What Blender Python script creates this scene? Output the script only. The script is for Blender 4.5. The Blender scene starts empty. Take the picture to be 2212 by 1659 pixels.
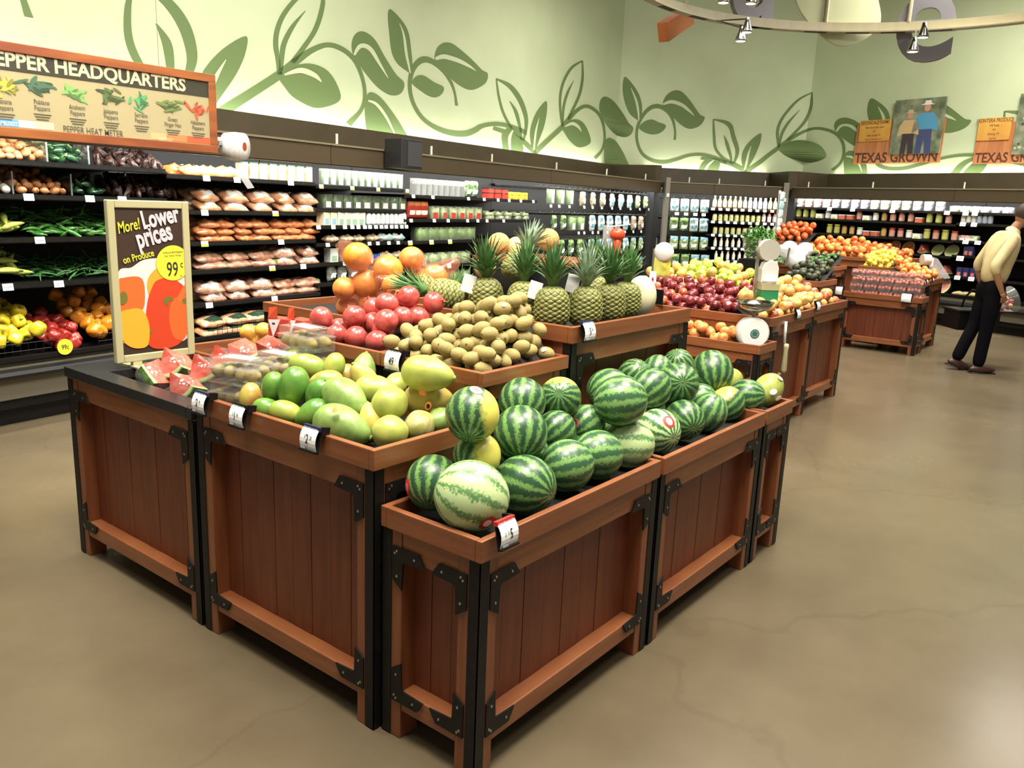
import bpy, bmesh, math, random
from math import sin, cos, pi, atan2, sqrt, radians
from mathutils import Vector, Matrix, Euler, noise

SC = bpy.context.scene
COL = SC.collection
random.seed(7)

# ------------------------------------------------------------------ camera, world, lights, exposure
HC, FPX, PITCH, ROLL, YAW, CX, CY = 1.6, 1762.0, 0.2191, 0.0404, 0.6608, 1106.0, 829.5
fwv = Vector((cos(YAW) * cos(PITCH), sin(YAW) * cos(PITCH), -sin(PITCH)))
rt0 = Vector((sin(YAW), -cos(YAW), 0))
up0 = rt0.cross(fwv)
rtv = rt0 * cos(ROLL) + up0 * sin(ROLL)
upv = -rt0 * sin(ROLL) + up0 * cos(ROLL)
CAMP = Vector((0, 0, HC))
cam = bpy.data.objects.new('camera', bpy.data.cameras.new('camera'))
COL.objects.link(cam)
cam.matrix_world = Matrix(((rtv.x, upv.x, -fwv.x, 0), (rtv.y, upv.y, -fwv.y, 0), (rtv.z, upv.z, -fwv.z, HC), (0, 0, 0, 1)))
cam.data.sensor_width = 36.0
cam.data.lens = FPX / 2212 * 36
cam.data.clip_start = 0.05
SC.camera = cam
SC.view_settings.view_transform = 'Standard'
SC.view_settings.look = 'None'
SC.view_settings.gamma = 1.0
SC.view_settings.use_curve_mapping = False
SC.view_settings.exposure = 0.0
wd = bpy.data.worlds.new('world')
SC.world = wd
wd.use_nodes = True
wd.node_tree.nodes['Background'].inputs[0].default_value = (1.0, 0.93, 0.82, 1)
wd.node_tree.nodes['Background'].inputs[1].default_value = 0.26


def ray(px, py):
    return fwv + rtv * ((px - CX) / FPX) - upv * ((py - CY) / FPX)


def at(px, py, ax, v):
    """the point where the sight line of a photo pixel meets the plane axis = v"""
    d = ray(px, py)
    i = 'xyz'.index(ax)
    return CAMP + d * ((v - CAMP[i]) / d[i])


def atpl(px, py, p0, n):
    d = ray(px, py)
    return CAMP + d * ((p0 - CAMP).dot(n) / d.dot(n))


def proj(p):
    d = p - CAMP
    z = d.dot(fwv)
    return CX + FPX * d.dot(rtv) / z, CY - FPX * d.dot(upv) / z, z


def area(name, loc, tgt, size, power, col=(1, .93, .80), spread=None, sy=None):
    l = bpy.data.lights.new(name, 'AREA')
    l.energy = power
    l.color = col
    l.size = size
    if sy:
        l.shape = 'RECTANGLE'
        l.size_y = sy
    if spread:
        l.spread = radians(spread)
    o = bpy.data.objects.new(name, l)
    COL.objects.link(o)
    o.location = loc
    d = Vector(tgt) - Vector(loc)
    o.rotation_euler = d.to_track_quat('-Z', 'Y').to_euler()
    return o


# frames of the three refrigerated walls: local x runs to the right, y goes inward, z up
def frame(x, y, ang):
    return Matrix.Translation((x, y, 0)) @ Matrix.Rotation(ang, 4, 'Z')


FR = {'L': frame(0, 5.553, 0.1185),
      'D': frame(13.2324, 7.1284, atan2(-.71622, .69788)),
      'R': frame(14.8938, 5.4235, atan2(-cos(.3231), -sin(.3231)))}
WDEP = 1.2
LEN_L, LEN_D, LEN_R = 13.3259, 2.3805, 5.6


def fpt(fr, s, d, z):
    return FR[fr] @ Vector((s, d, z))


def fpx(fr, px, z, d):
    """run coordinate s whose point (s, d, z) shows at photo column px"""
    lo, hi = -1.0, 16.0
    for _ in range(40):
        m = (lo + hi) / 2
        if proj(fpt(fr, m, d, z))[0] < px:
            lo = m
        else:
            hi = m
    return lo


def funp(fr, px, py, d):
    m = FR[fr]
    n = (m.to_3x3() @ Vector((0, 1, 0)))
    q = m.inverted() @ atpl(px, py, m @ Vector((0, d, 0)), n)
    return q.x, q.z


# store lighting: track lamps over the islands, ceiling bays, tubes in the cases and behind the soffit, plus added fills
WARM = (1.0, .94, .83)
area('track_light', (1.0, 1.0, 4.9), (2.2, 1.9, .8), 1.3, 130, WARM, 120)
area('track_light', (3.2, .8, 4.9), (2.9, 2.0, .9), 1.3, 130, WARM, 120)
area('track_light', (1.4, 3.6, 4.9), (2.0, 3.2, .9), 1.3, 90, WARM, 120)
area('track_light', (6.2, 2.2, 4.9), (6.4, 3.0, .9), 1.5, 210, WARM, 120)
area('track_light', (10.4, 2.0, 4.9), (10.8, 3.2, .9), 1.5, 240, WARM, 120)
area('aisle_fill', (1.6, 3.9, 4.6), (2.2, 6.3, .7), 1.4, 150, WARM, 130)  # these four are added fill without fixtures, brightening the case fronts
area('aisle_fill', (5.4, 4.4, 5.0), (5.4, 6.8, .9), 1.4, 130, WARM, 130)
area('aisle_fill', (10.0, 5.2, 5.0), (10.4, 7.2, .9), 1.4, 110, WARM, 130)
area('aisle_fill', (12.6, 1.6, 5.0), (14.6, 3.2, .9), 1.4, 110, WARM, 130)
area('ceiling_bay', (-.6, 2.4, 5.4), (-.6, 2.4, 0), 1.0, 60, WARM)
area('ceiling_bay', (2.4, -1.4, 5.4), (2.4, -1.4, 0), 1.0, 80, WARM)
area('ceiling_bay', (7.2, -.4, 5.4), (7.2, -.4, 0), 1.0, 110, WARM)
area('ceiling_bay', (12.0, .4, 5.4), (12.0, .4, 0), 1.0, 100, WARM)
area('wall_fill', (2.0, 4.6, 5.6), (2.6, 6.9, 3.2), 2.0, 12, WARM, 150)  # added fill aimed at the upper walls to lift them, no real fixtures
area('wall_fill', (7.0, 5.2, 5.6), (7.6, 7.6, 3.2), 2.0, 20, WARM, 150)
area('wall_fill', (11.6, 5.4, 5.6), (14.4, 7.6, 3.2), 2.0, 34, WARM, 150)
area('wall_fill', (12.6, 2.2, 5.6), (15.6, 2.8, 3.2), 2.0, 26, WARM, 150)
for fr, L_, n_ in (('L', LEN_L, 5), ('D', LEN_D, 1), ('R', LEN_R, 2)):
    for i in range(n_):
        w = L_ / n_
        c = w * (i + .5)
        a = fpt(fr, c, 0.14, 1.93)
        o = area('case_tube', a, fpt(fr, c, .75, 1.0), w * .98, 15 * w, (1, .98, .93), None, .06)
        o.rotation_euler = (FR[fr].to_3x3() @ Euler((radians(38), 0, 0)).to_matrix()).to_euler()
        b = fpt(fr, c, WDEP - .10, 2.24)
        o = area('cove_tube', b, fpt(fr, c, WDEP, 3.2), w * .98, 6 * w, (1, .98, .84), None, .05)
        o.rotation_euler = (FR[fr].to_3x3() @ Euler((radians(180 - 8), 0, 0)).to_matrix()).to_euler()


# ------------------------------------------------------------------ materials
def lin(h):
    c = [int(h[i:i + 2], 16) / 255 for i in (1, 3, 5)]
    return tuple(x / 12.92 if x <= .04045 else ((x + .055) / 1.055) ** 2.4 for x in c) + (1,)


MATS = {}


def nodes(name):
    m = bpy.data.materials.new(name)
    m.use_nodes = True
    nt = m.node_tree
    return m, nt, nt.nodes, nt.links, nt.nodes['Principled BSDF']


def mat(name, c, rough=.5, c2=None, scale=8, lo=.35, hi=.65, metal=0, spec=.5, bump=0, stretch=None, vary=0, emit=0, alpha=1, coat=0, detail=3, hue=0):
    """colour c, mixed with c2 by noise; vary = value change from object to object"""
    if name in MATS:
        return MATS[name]
    m, nt, N, L, B = nodes(name)
    B.inputs['Roughness'].default_value = rough
    B.inputs['Metallic'].default_value = metal
    B.inputs['Specular IOR Level'].default_value = spec
    B.inputs['Coat Weight'].default_value = coat
    B.inputs['Base Color'].default_value = lin(c)
    out = None
    if c2 or bump:
        tc = N.new('ShaderNodeTexCoord')
        mp = N.new('ShaderNodeMapping')
        L.new(tc.outputs['Object'], mp.inputs[0])
        mp.inputs['Scale'].default_value = stretch or (1, 1, 1)
        no = N.new('ShaderNodeTexNoise')
        no.inputs['Scale'].default_value = scale
        no.inputs['Detail'].default_value = detail
        if vary:
            oi = N.new('ShaderNodeObjectInfo')
            ml = N.new('ShaderNodeVectorMath')
            ml.operation = 'SCALE'
            ml.inputs[0].default_value = (17, 5, 9)
            L.new(oi.outputs['Random'], ml.inputs['Scale'])
            L.new(ml.outputs[0], mp.inputs['Location'])
        L.new(mp.outputs[0], no.inputs['Vector'])
        if c2:
            rp = N.new('ShaderNodeValToRGB')
            rp.color_ramp.elements[0].position = lo
            rp.color_ramp.elements[1].position = hi
            rp.color_ramp.elements[0].color = lin(c)
            rp.color_ramp.elements[1].color = lin(c2)
            L.new(no.outputs[0], rp.inputs[0])
            out = rp.outputs[0]
        if bump:
            bp = N.new('ShaderNodeBump')
            bp.inputs['Strength'].default_value = bump
            bp.inputs['Distance'].default_value = .01
            L.new(no.outputs[0], bp.inputs['Height'])
            L.new(bp.outputs[0], B.inputs['Normal'])
    if vary or hue:
        oi = N.new('ShaderNodeObjectInfo')
        hs = N.new('ShaderNodeHueSaturation')
        mr = N.new('ShaderNodeMapRange')
        mr.inputs[3].default_value = 1 - vary
        mr.inputs[4].default_value = 1 + vary
        L.new(oi.outputs['Random'], mr.inputs[0])
        L.new(mr.outputs[0], hs.inputs['Value'])
        if hue:
            m2 = N.new('ShaderNodeMapRange')
            m2.inputs[3].default_value = .5 - hue
            m2.inputs[4].default_value = .5 + hue
            wn = N.new('ShaderNodeTexWhiteNoise')
            wn.noise_dimensions = '1D'
            L.new(oi.outputs['Random'], wn.inputs['W'])
            L.new(wn.outputs[0], m2.inputs[0])
            L.new(m2.outputs[0], hs.inputs['Hue'])
        hs.inputs['Color'].default_value = lin(c)
        if out:
            L.new(out, hs.inputs['Color'])
        out = hs.outputs[0]
    if out:
        L.new(out, B.inputs['Base Color'])
    if emit:
        B.inputs['Emission Color'].default_value = lin(c)
        B.inputs['Emission Strength'].default_value = emit
    if alpha < 1:
        B.inputs['Alpha'].default_value = alpha
    MATS[name] = m
    return m


def film(name, c, f=.25, rough=.08):
    """thin clear plastic: mostly see-through, with shine"""
    if name in MATS:
        return MATS[name]
    m, nt, N, L, B = nodes(name)
    N.remove(B)
    tr = N.new('ShaderNodeBsdfTransparent')
    df = N.new('ShaderNodeBsdfDiffuse')
    df.inputs[0].default_value = lin(c)
    gl = N.new('ShaderNodeBsdfGlossy')
    gl.inputs['Roughness'].default_value = rough
    m1 = N.new('ShaderNodeMixShader')
    m1.inputs[0].default_value = f
    L.new(tr.outputs[0], m1.inputs[1])
    L.new(df.outputs[0], m1.inputs[2])
    lw = N.new('ShaderNodeLayerWeight')
    pw = N.new('ShaderNodeMath')
    pw.operation = 'POWER'
    pw.inputs[1].default_value = 3
    L.new(lw.outputs['Facing'], pw.inputs[0])
    ma_ = N.new('ShaderNodeMath')
    ma_.operation = 'MULTIPLY_ADD'
    ma_.inputs[1].default_value = .45
    ma_.inputs[2].default_value = .04
    L.new(pw.outputs[0], ma_.inputs[0])
    mx = N.new('ShaderNodeMixShader')
    L.new(ma_.outputs[0], mx.inputs[0])
    L.new(m1.outputs[0], mx.inputs[1])
    L.new(gl.outputs[0], mx.inputs[2])
    L.new(mx.outputs[0], N['Material Output'].inputs[0])
    MATS[name] = m
    return m


def melon_mat(name, dark, light, n, thin, wob, belly=None):
    """stripes running from pole to pole round the local z axis"""
    m, nt, N, L, B = nodes(name)
    B.inputs['Roughness'].default_value = .32
    tc = N.new('ShaderNodeTexCoord')
    oi = N.new('ShaderNodeObjectInfo')
    sep = N.new('ShaderNodeSeparateXYZ')
    L.new(tc.outputs['Object'], sep.inputs[0])
    an = N.new('ShaderNodeMath')
    an.operation = 'ARCTAN2'
    L.new(sep.outputs[1], an.inputs[0])
    L.new(sep.outputs[0], an.inputs[1])
    no = N.new('ShaderNodeTexNoise')
    no.noise_dimensions = '4D'
    no.inputs['Scale'].default_value = 4.2
    no.inputs['Detail'].default_value = 8
    no.inputs['Roughness'].default_value = .65
    L.new(tc.outputs['Object'], no.inputs['Vector'])
    mw = N.new('ShaderNodeMath')
    mw.operation = 'MULTIPLY'
    mw.inputs[1].default_value = 40
    L.new(oi.outputs['Random'], mw.inputs[0])
    L.new(mw.outputs[0], no.inputs['W'])
    a1 = N.new('ShaderNodeMath')
    a1.operation = 'MULTIPLY'
    a1.inputs[1].default_value = n
    L.new(an.outputs[0], a1.inputs[0])
    a2 = N.new('ShaderNodeMath')
    a2.operation = 'MULTIPLY_ADD'
    a2.inputs[1].default_value = wob
    L.new(no.outputs[0], a2.inputs[0])
    L.new(a1.outputs[0], a2.inputs[2])
    nf = N.new('ShaderNodeTexNoise')
    nf.inputs['Scale'].default_value = 13
    nf.inputs['Detail'].default_value = 4
    L.new(tc.outputs['Object'], nf.inputs['Vector'])
    a3 = N.new('ShaderNodeMath')
    a3.operation = 'MULTIPLY_ADD'
    a3.inputs[1].default_value = 4.5
    L.new(nf.outputs[0], a3.inputs[0])
    L.new(a2.outputs[0], a3.inputs[2])
    sn = N.new('ShaderNodeMath')
    sn.operation = 'SINE'
    L.new(a3.outputs[0], sn.inputs[0])
    rp = N.new('ShaderNodeValToRGB')
    e = rp.color_ramp.elements
    e[0].position = max(0, .5 + .5 * thin - .3)
    e[1].position = .5 + .5 * thin + .32
    e[0].color = lin(dark)
    e[1].color = lin(light)
    mr = N.new('ShaderNodeMapRange')
    mr.inputs[1].default_value = -1
    L.new(sn.outputs[0], mr.inputs[0])
    mo = N.new('ShaderNodeMath')
    mo.operation = 'MULTIPLY_ADD'
    mo.inputs[1].default_value = .5
    L.new(no.outputs[0], mo.inputs[0])
    m0 = N.new('ShaderNodeMath')
    m0.operation = 'SUBTRACT'
    m0.inputs[1].default_value = .25
    L.new(mr.outputs[0], m0.inputs[0])
    L.new(m0.outputs[0], mo.inputs[2])
    L.new(mo.outputs[0], rp.inputs[0])
    out = rp.outputs[0]
    if belly:
        r2 = N.new('ShaderNodeValToRGB')
        r2.color_ramp.elements[0].position = .40
        r2.color_ramp.elements[1].position = .52
        m3 = N.new('ShaderNodeMath')
        m3.operation = 'MULTIPLY'
        m3.inputs[1].default_value = .3
        L.new(no.outputs[0], m3.inputs[0])
        ax = N.new('ShaderNodeMath')
        ax.operation = 'MULTIPLY_ADD'
        ax.inputs[1].default_value = .5
        L.new(sep.outputs[0], ax.inputs[0])
        L.new(m3.outputs[0], ax.inputs[2])
        L.new(ax.outputs[0], r2.inputs[0])
        mx = N.new('ShaderNodeMix')
        mx.data_type = 'RGBA'
        L.new(r2.outputs[0], mx.inputs[0])
        L.new(out, mx.inputs[6])
        mx.inputs[7].default_value = lin(belly)
        out = mx.outputs[2]
    L.new(out, B.inputs['Base Color'])
    MATS[name] = m
    return m


WOOD_V = mat('cedar_upright', '#6f3d22', .42, '#824b2a', 5, .3, .7, stretch=(9, 9, .7), vary=.06, coat=.15)
WOOD_H = mat('cedar_level', '#794326', .40, '#8d5631', 4, .3, .7, stretch=(1, 1, 14), vary=.05, coat=.15)
WOOD_P = mat('cedar_panel', '#5f2c17', .45, '#73391e', 5, .3, .7, stretch=(8, 8, .5), vary=.08)
BLACKM = mat('black_steel', '#100f0d', .5, '#191814', 30, spec=.25)
BLACK = mat('black_plastic', '#0f0e0f', .42, spec=.3)
DARK = mat('dark_liner', '#0e0d0d', .7)
WHITE = mat('white_card', '#f4f3f0', .6)
NAVY = mat('navy_print', '#1c2244', .5)
INK = mat('ink', '#22201f', .7)
STEEL = mat('brushed_steel', '#b9b6ae', .3, metal=.9)
BROWN = mat('soffit_brown', '#3b3223', .5, '#423826', 3)
BROWN2 = mat('fascia_brown', '#413626', .42)
CASEB = mat('case_interior', '#0b0a0b', .6)
CASEG = mat('case_grey_panel', '#5c5647', .5)
CREAM = mat('cream_frame', '#b3ad84', .45)


# ------------------------------------------------------------------ mesh builder
class MB:
    def __init__(self):
        self.v, self.f, self.m, self.mats = [], [], [], []

    def mi(self, ma):
        if ma not in self.mats:
            self.mats.append(ma)
        return self.mats.index(ma)

    def add(self, vs, fs, ma, M=None):
        o = len(self.v)
        k = self.mi(ma)
        self.v += [tuple(M @ Vector(p)) for p in vs] if M else [tuple(p) for p in vs]
        self.f += [tuple(o + i for i in f) for f in fs]
        self.m += [k] * len(fs)
        return self

    def box(self, a, b, ma, M=None):
        x0, y0, z0 = a
        x1, y1, z1 = b
        vs = [(x0, y0, z0), (x1, y0, z0), (x1, y1, z0), (x0, y1, z0), (x0, y0, z1), (x1, y0, z1), (x1, y1, z1), (x0, y1, z1)]
        return self.add(vs, [(3, 2, 1, 0), (4, 5, 6, 7), (0, 1, 5, 4), (1, 2, 6, 5), (2, 3, 7, 6), (3, 0, 4, 7)], ma, M)

    def cb(self, c, s, ma, M=None):
        return self.box([c[i] - s[i] / 2 for i in range(3)], [c[i] + s[i] / 2 for i in range(3)], ma, M)

    def prism(self, pts, y0, y1, ma, M=None):
        """outline in local xz, extruded along y"""
        n = len(pts)
        vs = [(x, y0, z) for x, z in pts] + [(x, y1, z) for x, z in pts]
        fs = [tuple(range(n)), tuple(range(2 * n - 1, n - 1, -1))]
        fs += [(i, n + i, n + (i + 1) % n, (i + 1) % n) for i in range(n)]
        return self.add(vs, fs, ma, M)

    def lathe(self, prof, n, ma, M=None, sx=1, sy=1, lob=None):
        vs, fs = [], []
        k = len(prof)
        for i in range(n):
            t = 2 * pi * i / n
            for r, z in prof:
                q = r * (lob(t, z) if lob else 1)
                vs.append((q * cos(t) * sx, q * sin(t) * sy, z))
        for i in range(n):
            for j in range(k - 1):
                a, b = i * k + j, ((i + 1) % n) * k + j
                fs.append((a, b, b + 1, a + 1))
        return self.add(vs, fs, ma, M)

    def tube(self, pts, r, ma, n=6, M=None, caps=True):
        pts = [Vector(p) for p in pts]
        vs, fs = [], []
        k = len(pts)
        for i, p in enumerate(pts):
            d = (pts[min(i + 1, k - 1)] - pts[max(i - 1, 0)]).normalized()
            a = d.orthogonal().normalized() if i == 0 else (a - d * a.dot(d)).normalized()
            b = d.cross(a)
            rr = r[i] if isinstance(r, (list, tuple)) else r
            vs += [p + (a * cos(2 * pi * j / n) + b * sin(2 * pi * j / n)) * rr for j in range(n)]
        for i in range(k - 1):
            for j in range(n):
                fs.append((i * n + j, i * n + (j + 1) % n, (i + 1) * n + (j + 1) % n, (i + 1) * n + j))
        if caps:
            fs += [tuple(range(n - 1, -1, -1)), tuple((k - 1) * n + j for j in range(n))]
        return self.add(vs, fs, ma, M)

    def ball(self, c, r, ma, nu=16, nv=10, M=None):
        r = r if isinstance(r, (list, tuple)) else (r, r, r)
        pr = [(sin(pi * j / nv), -cos(pi * j / nv)) for j in range(nv + 1)]
        T = Matrix.Translation(c) @ Matrix.Diagonal((r[0], r[1], r[2], 1))
        return self.lathe(pr, nu, ma, (M @ T) if M else T)

    def mesh(self, name, smooth=False, weld=False):
        me = bpy.data.meshes.new(name)
        me.from_pydata(self.v, [], self.f)
        for ma in self.mats:
            me.materials.append(ma)
        me.polygons.foreach_set('material_index', self.m)
        if weld:
            bm = bmesh.new()
            bm.from_mesh(me)
            bmesh.ops.remove_doubles(bm, verts=bm.verts, dist=1e-5)
            bmesh.ops.recalc_face_normals(bm, faces=bm.faces)
            bm.to_mesh(me)
            bm.free()
        if smooth:
            me.polygons.foreach_set('use_smooth', [True] * len(me.polygons))
        me.update()
        return me

    def build(self, name, parent=None, smooth=False, bevel=0, M=None, weld=False):
        o = bpy.data.objects.new(name, self.mesh(name, smooth, weld))
        COL.objects.link(o)
        if parent:
            o.parent = parent
        if M is not None:
            o.matrix_basis = M
        if bevel:
            b = o.modifiers.new('bevel', 'BEVEL')
            b.width = bevel
            b.segments = 2
            b.limit_method = 'ANGLE'
        return o


def tag(o, label, cat, group=None, kind=None):
    if label:
        o['label'] = label
    if cat:
        o['category'] = cat
    if group:
        o['group'] = group
    if kind:
        o['kind'] = kind
    return o


def struct(o):
    o['kind'] = 'structure'
    return o


def thing(name, label, cat, loc=(0, 0, 0), rz=0, group=None, M=None):
    o = bpy.data.objects.new(name, None)
    COL.objects.link(o)
    o.empty_display_size = .05
    if M is not None:
        o.matrix_basis = M
    else:
        o.location = loc
        o.rotation_euler = (0, 0, rz)
    return tag(o, label, cat, group)


def ob(name, me, parent=None, M=None):
    o = bpy.data.objects.new(name, me)
    COL.objects.link(o)
    if parent:
        o.parent = parent
    if M is not None:
        o.matrix_basis = M
    return o


def kids(root, parts):
    """parts: (name, mesh[, sub-parts]) in the local space of the parent"""
    for p in parts:
        c = ob(p[0], p[1], root)
        if len(p) > 2:
            for q in p[2]:
                ob(q[0], q[1], c)


class Proto:
    """one kind of thing: its own mesh (or None), its parts"""

    def __init__(self, name, cat, me, parts=()):
        self.name, self.cat, self.me, self.parts = name, cat, me, list(parts)

    def put(self, M, label=None, group=None):
        o = ob(self.name, self.me, None, M)
        kids(o, self.parts)
        return tag(o, label, self.cat, group)


ORD = ['', 'first', 'second', 'third', 'fourth', 'fifth', 'sixth', 'seventh', 'eighth', 'ninth', 'tenth', 'eleventh', 'twelfth',
       'thirteenth', 'fourteenth', 'fifteenth', 'sixteenth', 'seventeenth', 'eighteenth', 'nineteenth', 'twentieth']


def nth(i):
    if i < len(ORD):
        return ORD[i]
    t = ['', '', 'twenty', 'thirty', 'forty', 'fifty', 'sixty', 'seventy'][i // 10]
    if i % 10 == 0:
        return t[:-1] + 'ieth'
    return t + '-' + ORD[i % 10]


def rows(objs, what, where, rowpx):
    """label the members of a pile by where they stand in it: row counted from the top, place from the left"""
    P = sorted([(proj(o.matrix_basis.translation), o) for o in objs], key=lambda t: t[0][1])
    if not P:
        return
    R, y0 = [[]], P[0][0][1]
    for p, o in P:
        if p[1] - y0 > rowpx:
            R.append([])
            y0 = p[1]
        R[-1].append((p[0], o))
    for i, r in enumerate(R):
        r.sort(key=lambda t: t[0])
        for j, (x, o) in enumerate(r):
            if len(R) == 1:
                o['label'] = f'{what} {nth(j + 1)} from left {where}'
            else:
                o['label'] = f'{what} {nth(j + 1)} from left, {nth(i + 1)} row {where}'


def seq(objs, what, where):
    rows(objs, what, where, 1e9)


def text(mb, s, M, size, ma, bold=0.0, align='CENTER', sx=1.0, shear=0.0, ext=0.0):
    """lettering as mesh in the xy plane of M"""
    cu = bpy.data.curves.new('t', 'FONT')
    cu.body = s
    cu.size = size
    cu.align_x = align
    cu.offset = bold * size
    cu.shear = shear
    cu.extrude = ext
    cu.resolution_u = 6 if size > .5 else 3
    o = bpy.data.objects.new('t', cu)
    me = bpy.data.meshes.new_from_object(o)
    mb.add([(v.co.x * sx, v.co.y, v.co.z) for v in me.vertices], [tuple(p.vertices) for p in me.polygons], ma, M)
    bpy.data.objects.remove(o)
    bpy.data.curves.remove(cu)
    bpy.data.meshes.remove(me)


def XZ(x, y, z, rz=0):
    """a plane facing local -y: text x to the right, y up"""
    return Matrix.Translation((x, y, z)) @ Matrix.Rotation(rz, 4, 'Z') @ Matrix.Rotation(pi / 2, 4, 'X')


def spline(pts, n=6, closed=False):
    """Catmull-Rom through 2-D points"""
    out = []
    k = len(pts)
    for i in range(k if closed else k - 1):
        g = lambda j: pts[j % k] if closed else pts[max(0, min(k - 1, j))]
        a, b, c, d = g(i - 1), g(i), g(i + 1), g(i + 2)
        for t in range(n):
            t /= n
            out.append(tuple(.5 * (2 * b[q] + (c[q] - a[q]) * t + (2 * a[q] - 5 * b[q] + 4 * c[q] - d[q]) * t * t + (3 * b[q] - a[q] - 3 * c[q] + d[q]) * t ** 3) for q in range(len(b))))
    if not closed:
        out.append(tuple(pts[-1]))
    return out


# ------------------------------------------------------------------ floor, walls, ceiling
def floor_mat():
    m, nt, N, L, B = nodes('polished_concrete')
    tc = N.new('ShaderNodeTexCoord')
    n1 = N.new('ShaderNodeTexNoise')
    n1.inputs['Scale'].default_value = .7
    n1.inputs['Detail'].default_value = 8
    n1.inputs['Roughness'].default_value = .62
    L.new(tc.outputs['Object'], n1.inputs['Vector'])
    r = N.new('ShaderNodeValToRGB')
    r.color_ramp.elements[0].position = .3
    r.color_ramp.elements[1].position = .72
    r.color_ramp.elements[0].color = lin('#574c3a')
    r.color_ramp.elements[1].color = lin('#6d614c')
    L.new(n1.outputs[0], r.inputs[0])
    # hairline cracks
    v = N.new('ShaderNodeTexVoronoi')
    v.feature = 'DISTANCE_TO_EDGE'
    v.inputs['Scale'].default_value = .42
    n2 = N.new('ShaderNodeTexNoise')
    n2.inputs['Scale'].default_value = 2.4
    n2.inputs['Detail'].default_value = 6
    L.new(tc.outputs['Object'], n2.inputs['Vector'])
    ad = N.new('ShaderNodeMix')
    ad.data_type = 'VECTOR'
    ad.inputs[0].default_value = .22
    L.new(tc.outputs['Object'], ad.inputs[4])
    L.new(n2.outputs[1], ad.inputs[5])
    L.new(ad.outputs[1], v.inputs['Vector'])
    cr = N.new('ShaderNodeMapRange')
    cr.inputs[1].default_value = 0
    cr.inputs[2].default_value = .004
    cr.inputs[3].default_value = .16
    cr.inputs[4].default_value = 0
    L.new(v.outputs['Distance'], cr.inputs[0])
    mx = N.new('ShaderNodeMix')
    mx.data_type = 'RGBA'
    L.new(cr.outputs[0], mx.inputs[0])
    L.new(r.outputs[0], mx.inputs[6])
    mx.inputs[7].default_value = lin('#382e21')
    L.new(mx.outputs[2], B.inputs['Base Color'])
    rr = N.new('ShaderNodeMapRange')
    rr.inputs[3].default_value = .16
    rr.inputs[4].default_value = .34
    L.new(n1.outputs[0], rr.inputs[0])
    L.new(rr.outputs[0], B.inputs['Roughness'])
    B.inputs['Specular IOR Level'].default_value = .55
    return m


mb = MB()
mb.box((-3, -4, -.1), (21, 11, 0), floor_mat())
struct(mb.build('floor'))
mb = MB()
mb.box((-3, -4, 5.9), (21, 11, 6.0), mat('ceiling_olive', '#55543a', .8))
struct(mb.build('ceiling'))

WALLM = mat('pale_green_paint', '#b4bf9b', .7, '#bac5a2', 1.5)
LEAF = mat('vine_green_paint', '#5f7444', .7)


def wall_mb(fr, s0, s1):
    b = MB()
    b.box((s0, WDEP, 0), (s1, WDEP + .12, 5.95), WALLM, FR[fr])
    return b


S_D0, S_D1 = -.592, 3.112           # corners of the wall in the local run of the middle piece
S_L1 = 13.918
S_R0 = 2.5557 - 3.2877
wallL = struct(wall_mb('L', -3.5, S_L1).build('wall_left'))
wallD = struct(wall_mb('D', S_D0, S_D1).build('wall_middle'))
wallR = struct(wall_mb('R', S_R0, 8.5).build('wall_right'))

# ------------------------------------------------------------------ painted vine, one motif repeated along the walls
VB = {'j': (790, 640), 'l7': (1290, 245), 'o3': (950, 115), 'o1': (265, 260), 'big': (1925, 565), 'base': (575, 845), 'l4': (1015, 760),
      'l2': (660, 435), 'l5': (1355, 650), 'l8': (1615, 630), 'e2': (1690, 745), 'tr': (1600, 930), 'lp': (1050, 890)}
VH = {'A': ((.89436, -.31224, .13701, .10764, .43166, -.19373, .4429, -.44771),
            {'j': (603, 161), 'l7': (842, 20), 'big': (1053, 158), 'l4': (735, 213), 'l2': (530, 78), 'l5': (872, 178), 'l8': (958, 189),
             'e2': (986, 228), 'tr': (1003, 292), 'lp': (752, 266)}),
      'C': ((.20613, -.09493, 1.46678, -.05049, .19192, .2145, -.0588, -.04228),
            {'j': (1681, 319), 'l7': (1882, 213), 'o3': (1754, 200), 'o1': (1541, 258), 'big': (2098, 260), 'base': (1612, 371),
             'l4': (1784, 338), 'l2': (1642, 288), 'tr': (1950, 366), 'lp': (1799, 367)})}


def hm(h, x, y):
    x, y = x / 1000, y / 1000
    w = h[6] * x + h[7] * y + 1
    return 1000 * (h[0] * x + h[1] * y + h[2]) / w, 1000 * (h[3] * x + h[4] * y + h[5]) / w


def vmap(k, x, y):
    if k == 'B':
        return 1000 + .27125 * x, 100 + .27125 * y
    h, an = VH[k]
    u, v = hm(h, x, y)
    sw = su = sv = 0
    for n_, (a, b) in an.items():
        bx, by = VB[n_]
        w = 1 / ((bx - x) ** 2 + (by - y) ** 2 + 90 ** 2) ** 2
        p = hm(h, bx, by)
        sw += w
        su += w * (a - p[0])
        sv += w * (b - p[1])
    return u + su / sw, v + sv / sw


def unroll(px, py):
    """photo pixel on the wall -> (length along the three walls, height)"""
    s, z = funp('L', px, py, WDEP)
    if 0 < s < S_L1 and px < 1420:
        return s, z
    s, z = funp('D', px, py, WDEP)
    if s < S_D1:
        return S_L1 + s - S_D0, z
    s, z = funp('R', px, py, WDEP)
    return S_L1 + S_D1 - S_D0 + s - S_R0, z


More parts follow.
